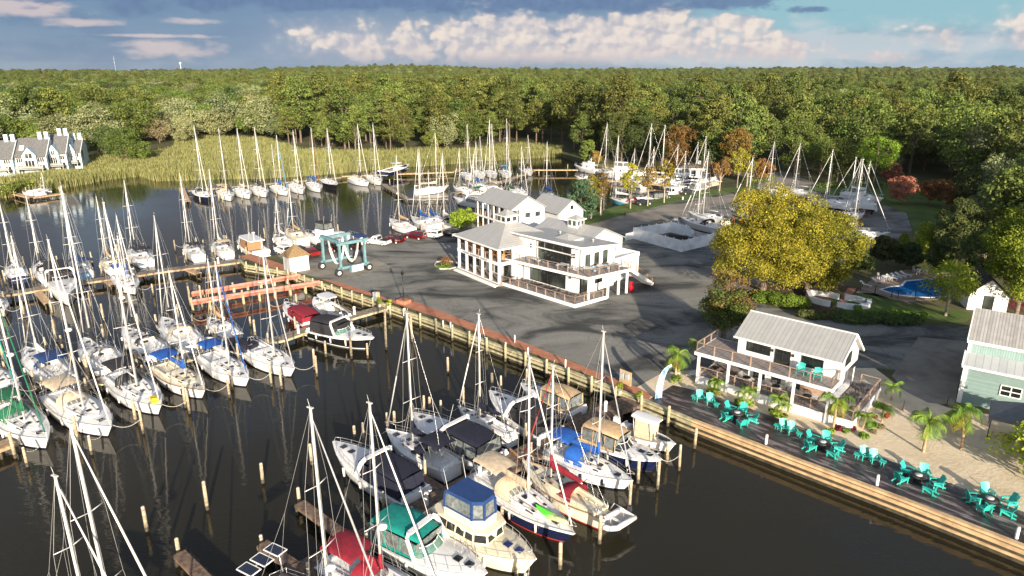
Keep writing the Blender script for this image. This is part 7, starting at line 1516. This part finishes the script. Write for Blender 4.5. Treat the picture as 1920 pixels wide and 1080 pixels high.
# feather flag
p = G(1236, 748, LZ); t_ = thing('feather_flag', 'blue and white curved feather flag on the boardwalk corner', 'flag', p, R(15)); edge_ = []; 
for i in range(15): u = i / 14; edge_.append(Vector((-.45 + 1.55 * u ** 2.4, 0, .1 + 3.5 * math.sin(u * 1.45) / math.sin(1.45))))
mb = MB(); lo_ = edge_; hi_ = [e + Vector((.72 * (1 - u_ ** 3) * (1 - .0), .0, -.25 * u_)) for e, u_ in zip(edge_, [i / 14 for i in range(15)])]
mb.loft([[a + Vector((0, -.012, 0)) for a in lo_], [b + Vector((0, -.012, 0)) for b in hi_]], 0, False); mb.loft([[b + Vector((0, .012, 0)) for b in hi_], [a + Vector((0, .012, 0)) for a in lo_]], 0, False)
fm_ = bpy.data.materials.new('flag_cloth'); fm_.use_nodes = True; t = NT(fm_.node_tree); cc = t.new('ShaderNodeTexCoord').outputs['Object']; t.put(t.n['Principled BSDF'].inputs['Base Color'], t.mix(t.step(t.noise(t.scale(cc, (2.5, 1, .6)), 1.5, 4, .6, 1.5), .42, .62), (.36, .48, .60), (.06, .18, .42)))
obj('banner', mb, fm_, t_); obj('pole', MB().path([Vector((-.45, 0, 0))] + edge_, .02, 5), ALU, t_)
# electrical board, lamp post, planters
p = G(1172, 722, LZ); t_ = thing('meter_board', 'wooden board carrying grey electric boxes at the head of the main pier', 'electric board', p, R(-48)); obj('board', MB().box((0, 0, .85), (1.5, .08, 1.5)), TW, t_); obj('meter_box', MB().box((-.35, -.12, 1.0), (.5, .16, .7)), mat('box_grey', (.42, .44, .44), .5), t_); obj('meter_box', MB().box((.3, -.12, 1.05), (.4, .16, .6)), mat('box_grey', (.42, .44, .44), .5), t_)
p = G(708, 566, LZ); t_ = thing('service_cabinet', 'grey and tan service cabinet on the brick path near the lamp post', 'cabinet', p, R(-30)); obj('cabinet', MB().box((-.3, 0, .7), (.6, .5, 1.4)), mat('box_grey', (.42, .44, .44), .5), t_); obj('side_panel', MB().box((.22, 0, .75), (.4, .1, 1.5)), TW, t_)
p = G(757, 568, LZ); t_ = thing('lamp_post', 'black lamp post with a small lantern on a square brick base', 'lamp post', p, R(-35)); obj('brick_base', MB().box((0, 0, .25), (1.6, 1.3, .5)), BRICK, t_); obj('pole', MB().tube((0, 0, .5), (0, 0, 4.0), .07, .045, 8).tube((0, 0, .5), (0, 0, .9), .13, .09, 8), FRAME, t_)
lt = obj('lantern', MB().lathe((0, 0, 4.0), [(.08, 0), (.18, .1), (.2, .5), (.24, .52), (.03, .8)], 6), FRAME, t_); obj('lantern_glass', MB().box((0, 0, 4.28), (.22, .22, .3)), mat('lamp_glass', (.7, .72, .7), .1, 0), lt)
p = G(766, 566, LZ); t_ = thing('bicycle', 'dark bicycle leaning beside the lamp post', 'bicycle', p, R(-20))
for x in (-.5, .5): obj('wheel', MB().path([Vector((x + .33 * math.cos(a * .5236), 0, .35 + .33 * math.sin(a * .5236))) for a in range(13)], .025, 4), BLACK, t_)
obj('frame', MB().path([Vector((-.5, 0, .35)), Vector((-.1, 0, .35)), Vector((.35, 0, .8)), Vector((-.2, 0, .8)), Vector((-.1, 0, .35))], .022, 5).path([Vector((.5, 0, .35)), Vector((.35, 0, .95)), Vector((.3, .2, 1.0))], .022, 5), FRAME, t_); obj('saddle', MB().box((-.22, 0, .9), (.24, .12, .05)), BLACK, t_)
for i, (q, lb) in enumerate((((1162, 738), 'at the foot of the meter board'), ((1199, 753), 'where the main pier meets the boardwalk'), ((1271, 703), 'beside the tall palm'), ((712, 575), 'left at the lamp post corner'), ((728, 578), 'right at the lamp post corner'))):
    b_ = G(*q, LZ); t_ = thing('potted_plant', 'bright yellow-green plant in a pale pot ' + lb, 'plant', b_); obj('pot', MB().lathe((0, 0, 0), [(.18, 0), (.26, .4), (.28, .42)], 12), mat('pale_pot', (.55, .5, .42), .7, .15), t_); rs = np.random.RandomState(i); C_ = rs.uniform(-.25, .25, (6, 3)) + np.array([0, 0, .8]); o = link(bpy.data.objects.new('foliage', quads_mesh('foliage', leaves(C_, np.full(6, .3), 260, .16, rs), [LM['lime']]))); o.parent = t_
# ------------------------------------------------------------------ cars
def car(kind, q, deg, paint, label, z=LZ, sc=1.0):
    g = G(*q, z + .012) if not isinstance(q, Vector) else q; t_ = thing({'pickup': 'pickup_truck', 'suv': 'parked_car', 'sedan': 'parked_car'}[kind], label, 'pickup' if kind == 'pickup' else 'car', g, R(deg), 'cars parked ashore')
    pm = mat('car_paint_' + paint, dict(white=(.75, .75, .74), black=(.012, .012, .014), maroon=(.09, .006, .012), darkred=(.06, .006, .008), red=(.22, .012, .012), silver=(.30, .29, .27), dark=(.03, .035, .04))[paint], .25, 0, metal=.2, coat=.5)
    L_, W_ = {'pickup': (5.4, 1.95), 'suv': (4.7, 1.9), 'sedan': (4.6, 1.8)}[kind]
    L_ *= .92; W_ *= .95
    lo = [(-L_ / 2, .42), (-L_ / 2 + .08, .85), (-L_ / 2 + .1, .98), (L_ * .22, 1.0), (L_ * .46, .88), (L_ / 2, .66), (L_ / 2, .38), (L_ * .3, .28), (-L_ * .4, .28)]
    def prof(pts, w0, w1, mb, mi=0, zmid=.95):
        n_ = len(pts); vs = [];
        for sg in (-1, 1):
            for x, z_ in pts: vs.append((x, sg * (w0 if z_ < zmid else w1), z_))
        return mb.add(vs, [tuple(reversed(range(n_))), tuple(range(n_, 2 * n_))] + [(i, (i + 1) % n_, n_ + (i + 1) % n_, n_ + i) for i in range(n_)], mi)
    b_ = obj('body', prof(lo, W_ / 2, W_ / 2 - .05, MB()), pm, t_, True)
    x0, x1, ht = {'pickup': (-L_ * .08, L_ * .24, 1.72), 'suv': (-L_ * .48, L_ * .26, 1.68), 'sedan': (-L_ * .36, L_ * .22, 1.42)}[kind]
    cab = [(x0, .96), (x0 + (.12 if kind != 'sedan' else .55), ht - .08), (x0 + (.3 if kind != 'sedan' else .8), ht), (x1 - .75, ht), (x1 - .5, ht - .08), (x1, .98)]
    vs = [];
    for sg in (-1, 1):
        for x, z_ in cab: vs.append((x, sg * (W_ / 2 - .06 - (.18 if z_ > 1.1 else 0)), z_))
    n_ = 6; cb = obj('cabin', MB().add(vs, [tuple(reversed(range(n_))), tuple(range(n_, 2 * n_))] + [(i, (i + 1) % n_, n_ + (i + 1) % n_, n_ + i) for i in range(n_)]), pm, t_, True)
    def side(sg, a, b): 
        f = lambda x, z_: Vector((x, sg * (W_ / 2 - .05 - .18 * min(1, (z_ - .98) / .5)), z_)); return (f(a, 1.06), f(b, 1.06), f(min(b, x1 - .62), ht - .13), f(max(a, x0 + .28), ht - .13))
    mb = MB(); m_ = (x0 + x1) / 2
    for sg in (1, -1): mb.quad(*side(sg, x0 + .18, m_ - .06)); mb.quad(*side(sg, m_ + .06, x1 - .16))
    for xa, xb in ((x1 - .04, x1 - .52), (x0 + .02, x0 + (.12 if kind != 'sedan' else .56))):
        s_ = .02 if xa > 0 else -.02; mb.quad((xa + s_, -W_ / 2 + .2, 1.04), (xa + s_, W_ / 2 - .2, 1.04), (xb + s_, W_ / 2 - .32, ht - .12), (xb + s_, -W_ / 2 + .32, ht - .12))
    obj('window', mb, GLASS, cb)
    if kind == 'pickup': obj('load_bed', MB().box((-L_ * .30, 0, 1.0), (L_ * .36, W_ - .3, .03)), BLACK, t_)
    for x in (-L_ * .31, L_ * .32):
        for sg in (1, -1): w_ = obj('wheel', MB().tube((x, sg * (W_ / 2 - .22), .34), (x, sg * (W_ / 2 + .01), .34), .34, None, 14), BLACK, t_); obj('rim', MB().tube((x, sg * (W_ / 2 - .02), .34), (x, sg * (W_ / 2 + .02), .34), .2, None, 10), ALU, w_)
    for sg in (1, -1): obj('headlight', MB().box((L_ / 2 - .03, sg * W_ * .36, .68), (.1, .35, .15)), WHITE, t_); obj('tail_light', MB().box((-L_ / 2 + .06, sg * W_ * .42, .85), (.12, .18, .22)), mat('tail_red', (.5, .01, .01), .3, 0), t_)
    if sc != 1: t_.scale = (sc,) * 3
    return t_
car('pickup', (709, 458), 155, 'white', 'white pickup truck left of the maroon car pair on the quay'); car('suv', (738, 455), 150, 'darkred', 'dark red car right of the white pickup'); car('suv', (780, 448), 150, 'maroon', 'maroon car parked by the tan-covered cutter'); car('suv', (809, 445), 150, 'white', 'white car parked between maroon and black ones'); car('sedan', (843, 443), 150, 'black', 'black sedan at the end of the parked row')
car('suv', (560, 478), 130, 'black', 'black car behind the kiosk'); car('sedan', (583, 479), 130, 'red', 'red car between the kiosk and the hoist'); car('suv', (532, 475), 130, 'white', 'white car half hidden by the kiosk roof'); car('suv', (606, 472), 130, 'dark', 'dark car behind the left side of the hoist'); car('sedan', (628, 470), 135, 'black', 'black car seen through the travel hoist'); car('suv', (658, 466), 140, 'dark', 'dark car behind the right side of the hoist')
car('suv', (1240, 431), 165, 'black', 'black car behind the white fence enclosure'); car('pickup', (1268, 424), 165, 'silver', 'silver-brown pickup before the grey stored sloop'); car('sedan', (1206, 384), 20, 'dark', 'dark car with red nose by the thin trees'); car('sedan', (1290, 364), 20, 'dark', 'dark car beneath the stored motorboats')
g = G(1162, 452, LZ); t_ = thing('dumpster', 'dark green dumpster left of the white fence', 'dumpster', g, R(-20)); obj('container', MB().slab([(-.9, -.6), (.9, -.6), (.9, .6), (-.9, .6)], 0, 1.1, -.06), mat('dumpster_green', (.02, .07, .05), .6, .2), t_); obj('lid', MB().box((0, 0, 1.15), (1.95, 1.3, .06), 0, 0, R(4)), BLACK, t_)
# white vinyl enclosure
VF = mat('vinyl_panel', (.80, .82, .84), .35, .14, .5)
c1, c2, c3, c4 = G(1187, 448, LZ), G(1278, 473, LZ), G(1346, 456, LZ), G(1257, 436, LZ); c0 = G(1172, 451, LZ)
t_ = thing('vinyl_fence', 'white vinyl panel fence enclosing a wood pile beside the clubhouse yard', 'fence', c1); pn, ps = MB(), []
for a, b in ((c1, c2), (c2, c3), (c3, c4), (c4, c1)):
    a = a - c1; b = b - c1; n_ = max(2, round((b - a).length / 1.9))
    for i in range(n_): p0, p1 = a.lerp(b, i / n_), a.lerp(b, (i + 1) / n_); obj('panel', MB().bar(p0 + Vector((0, 0, 1.1)), p1 + Vector((0, 0, 1.1)), .05, 2.1), VF, t_); obj('post', MB().box(p0 + Vector((0, 0, 1.15)), (.13, .13, 2.3)).box(p0 + Vector((0, 0, 2.33)), (.18, .18, .06)), WHITE, t_)
obj('panel', MB().bar(Vector((0, 0, .75)), c0 - c1 + Vector((0, 0, .6)), .05, 1.4), VF, t_)
g = G(1272, 452, LZ); t_ = thing('timber_stack', 'dark stack of timber inside the white enclosure', 'timber stack', g, R(-35)); obj('stack', MB().box((0, 0, .45), (4.2, 1.0, .25)).box((.1, .1, .75), (4.0, .9, .25)).box((-.1, 0, 1.05), (3.9, .8, .25)), mat('dark_timber', (.06, .05, .045), .8, .3), t_); obj('bearer', MB().box((-1.4, 0, .16), (.15, 1.0, .32)).box((1.4, 0, .16), (.15, 1.0, .32)), DW, t_)
# white curved garden walls, pool fence, loungers
for pts, lb in ((((1514, 553), (1520, 566), (1540, 572), (1556, 575)), 'lower left curved white garden wall'), (((1514, 553), (1535, 554), (1556, 557), (1571, 562)), 'upper left curved white garden wall with boulders'), (((1583, 562), (1605, 565), (1620, 570)), 'upper right curved white garden wall'), (((1568, 577), (1585, 579), (1610, 582), (1628, 578), (1629, 570)), 'lower right curved white garden wall ending in a round pier')):
    P_ = [G(*q, LZ) for q in pts]; o0 = P_[0].copy(); mb = MB()
    for a, b in zip(P_, P_[1:]): mb.bar(a - o0 + Vector((0, 0, .35)), b - o0 + Vector((0, 0, .35)), .5, .7)
    cp = MB()
    for a, b in zip(P_, P_[1:]): cp.bar(a - o0 + Vector((0, 0, .73)), b - o0 + Vector((0, 0, .73)), .6, .08)
    t_ = thing('garden_wall', lb, 'garden wall', o0); obj('masonry', mb, WHITE, t_); obj('coping', cp, WHITE, t_)
P_ = [G(*q, LZ) for q in ((1613, 545), (1640, 552), (1671, 558), (1683, 560), (1715, 562), (1760, 562), (1800, 560))]; o0 = P_[0].copy(); t_ = thing('pool_fence', 'thin black metal fence around the pool terrace', 'fence', o0); pan = MB()
for a, b in zip(P_, P_[1:]):
    a = a - o0; b = b - o0; pan.bar(a + Vector((0, 0, 1.25)), b + Vector((0, 0, 1.25)), .04, .05).bar(a + Vector((0, 0, .15)), b + Vector((0, 0, .15)), .03, .04); n_ = int((b - a).length / .3)
    for i in range(n_): p_ = a.lerp(b, i / n_); pan.bar(p_ + Vector((0, 0, .15)), p_ + Vector((0, 0, 1.25)), .012, .012)
    obj('post', MB().box(a + Vector((0, 0, .7)), (.09, .09, 1.4)), FRAME, t_)
obj('railing', pan, FRAME, t_)
LG = (('pool_lounger', (1622, 537)), ('pool_lounger', (1644, 531)), ('pool_lounger', (1671, 524)), ('pool_lounger', (1679, 522)), ('pool_lounger', (1687, 520)), ('pool_lounger', (1697, 518)))
for i, (nm, q) in enumerate(LG):
    t_ = thing(nm, 'white slatted lounger on the pool terrace, %s from the left' % ('first', 'second', 'third', 'fourth', 'fifth', 'sixth')[i], 'lounger', G(*q, LZ + .02), R(-50), 'white loungers by the pool'); mb = MB()
    for k in range(7): mb.box((-.1 + k * .16, 0, .36), (.12, .6, .03))
    obj('seat', mb, WHITE, t_); obj('backrest', MB().bar((-.2, 0, .36), (-.8, 0, .72), .6, .04), WHITE, t_)
    for sx in (-.1, .85):
        for sy in (-.26, .26): obj('leg', MB().bar((sx, sy, 0), (sx, sy, .35), .05, .05), WHITE, t_)
for q, lb in (((1658, 526), 'left round white table on the pool terrace'), ((1724, 513), 'right round white table on the pool terrace')):
    p = G(*q, LZ + .02); table(p, lb, .5, .72, WHITE)
    for a in (0, 2, 4): sidechair(p + Vector((.9 * math.cos(a), .9 * math.sin(a), 0)), a + math.pi, 'white and blue chair at the round pool tables', 'chairs at the round pool tables', WHITE)
for q, lb in (((1750, 716), 'dark sandwich board at the end of the side deck'), ((1773, 762), 'small dark sign board on the concrete apron by the barn')):
    t_ = thing('sandwich_board', lb, 'sign', G(1693 if 'side' in lb else 1775, 768 if 'side' in lb else 758, LZ), R(-30)); obj('board', MB().bar((0, -.22, 0), (0, -.02, .95), .6, .04), mat('slate_board', (.03, .03, .035), .6, .1), t_); obj('board', MB().bar((0, .22, 0), (0, .02, .95), .6, .04), TW, t_)
# water towers and mast on the horizon, far roof
for (u, d, hh, lb) in ((369, 3300, 58, 'white water tower on the horizon left of centre'),):
    x_ = (u - 960) / FPX * d; t_ = thing('water_tower', lb, 'water tower', (x_, d, 20)); obj('tank', MB().lathe((0, 0, hh - 14), [(2, 0), (5, 2), (5.5, 5), (4, 8), (1, 9)], 14), WHITE, t_); obj('leg', MB().tube((0, 0, -10), (0, 0, hh - 13), 1.6, 1.4, 8), WHITE, t_)
x_ = (252 - 960) / FPX * 3800; t_ = thing('radio_mast', 'slender lattice radio mast on the horizon', 'radio mast', (x_, 3800, 15)); obj('mast_frame', MB().tube((0, 0, 0), (0, 0, 95), 1.0, .5, 4), mat('mast_grey', (.5, .52, .55), .6), t_)
for h_ in (60, 78): obj('antenna', MB().lathe((0, 0, h_), [(1, 0), (2, 1), (2, 3), (1, 4)], 8), mat('mast_grey', (.5, .52, .55), .6), t_)
ph = G(277, 184, 8); t_ = thing('far_house', 'distant house with a salmon roof among the western trees', 'building', (ph.x * .93, ph.y * .93, 8)); obj('wall', MB().slab([(-5, -3), (5, -3), (5, 3), (-5, 3)], -6, 6), WHITE, t_); obj('roof', MB().slab([(-6, -4), (6, -4), (6, 4), (-6, 4)], 6, 8.5, 2.5), mat('salmon_roof', (.40, .20, .14), .8, .1), t_)
for q, lb in (((962 + 0, 0), ''),): pass
# kerb around the planted island and grass posts
for i, q in enumerate(((1280, 374), (1172, 404))): o = obj('ground_light', MB().lathe((0, 0, 0), [(.2, 0), (.22, .5), (.1, .7)], 8), WHITE if i == 0 else FRAME); o.location = G(*q, LZ); tag(o, 'small %s post on the grass strip' % ('white' if i == 0 else 'dark'), 'post')
t_ = thing('planter_kerb', 'pale stone kerb around the rust shrub island', 'kerb', G(836, 500, LZ)); mb = MB(); pts = [G(*q, LZ) - G(836, 500, LZ) for q in ((815, 498), (825, 505), (843, 505), (860, 501), (858, 494), (838, 489), (818, 492), (815, 498))]
for a, b in zip(pts, pts[1:]): mb.bar(a + Vector((0, 0, .1)), b + Vector((0, 0, .1)), .16, .2)
obj('kerb_stone', mb, mat('kerb_stone', (.45, .42, .34), .8), t_)

# ------------------------------------------------------------------ the summer air
hz = bpy.data.materials.new('haze'); hz.use_nodes = True; t = NT(hz.node_tree); t.n.clear(); vo = t.new('ShaderNodeVolumePrincipled'); vo.inputs['Color'].default_value = (.96, .98, 1, 1); vo.inputs['Density'].default_value = .00002; vo.inputs['Anisotropy'].default_value = .2
t.l.new(vo.outputs[0], t.new('ShaderNodeOutputMaterial').inputs['Volume'])
mb = MB().box((0, 3900, 64), (16000, 9800, 132)); hb = obj('haze', mb, hz); tag(hb, kind='stuff', label='thin summer haze over the marina and woods', cat='haze')
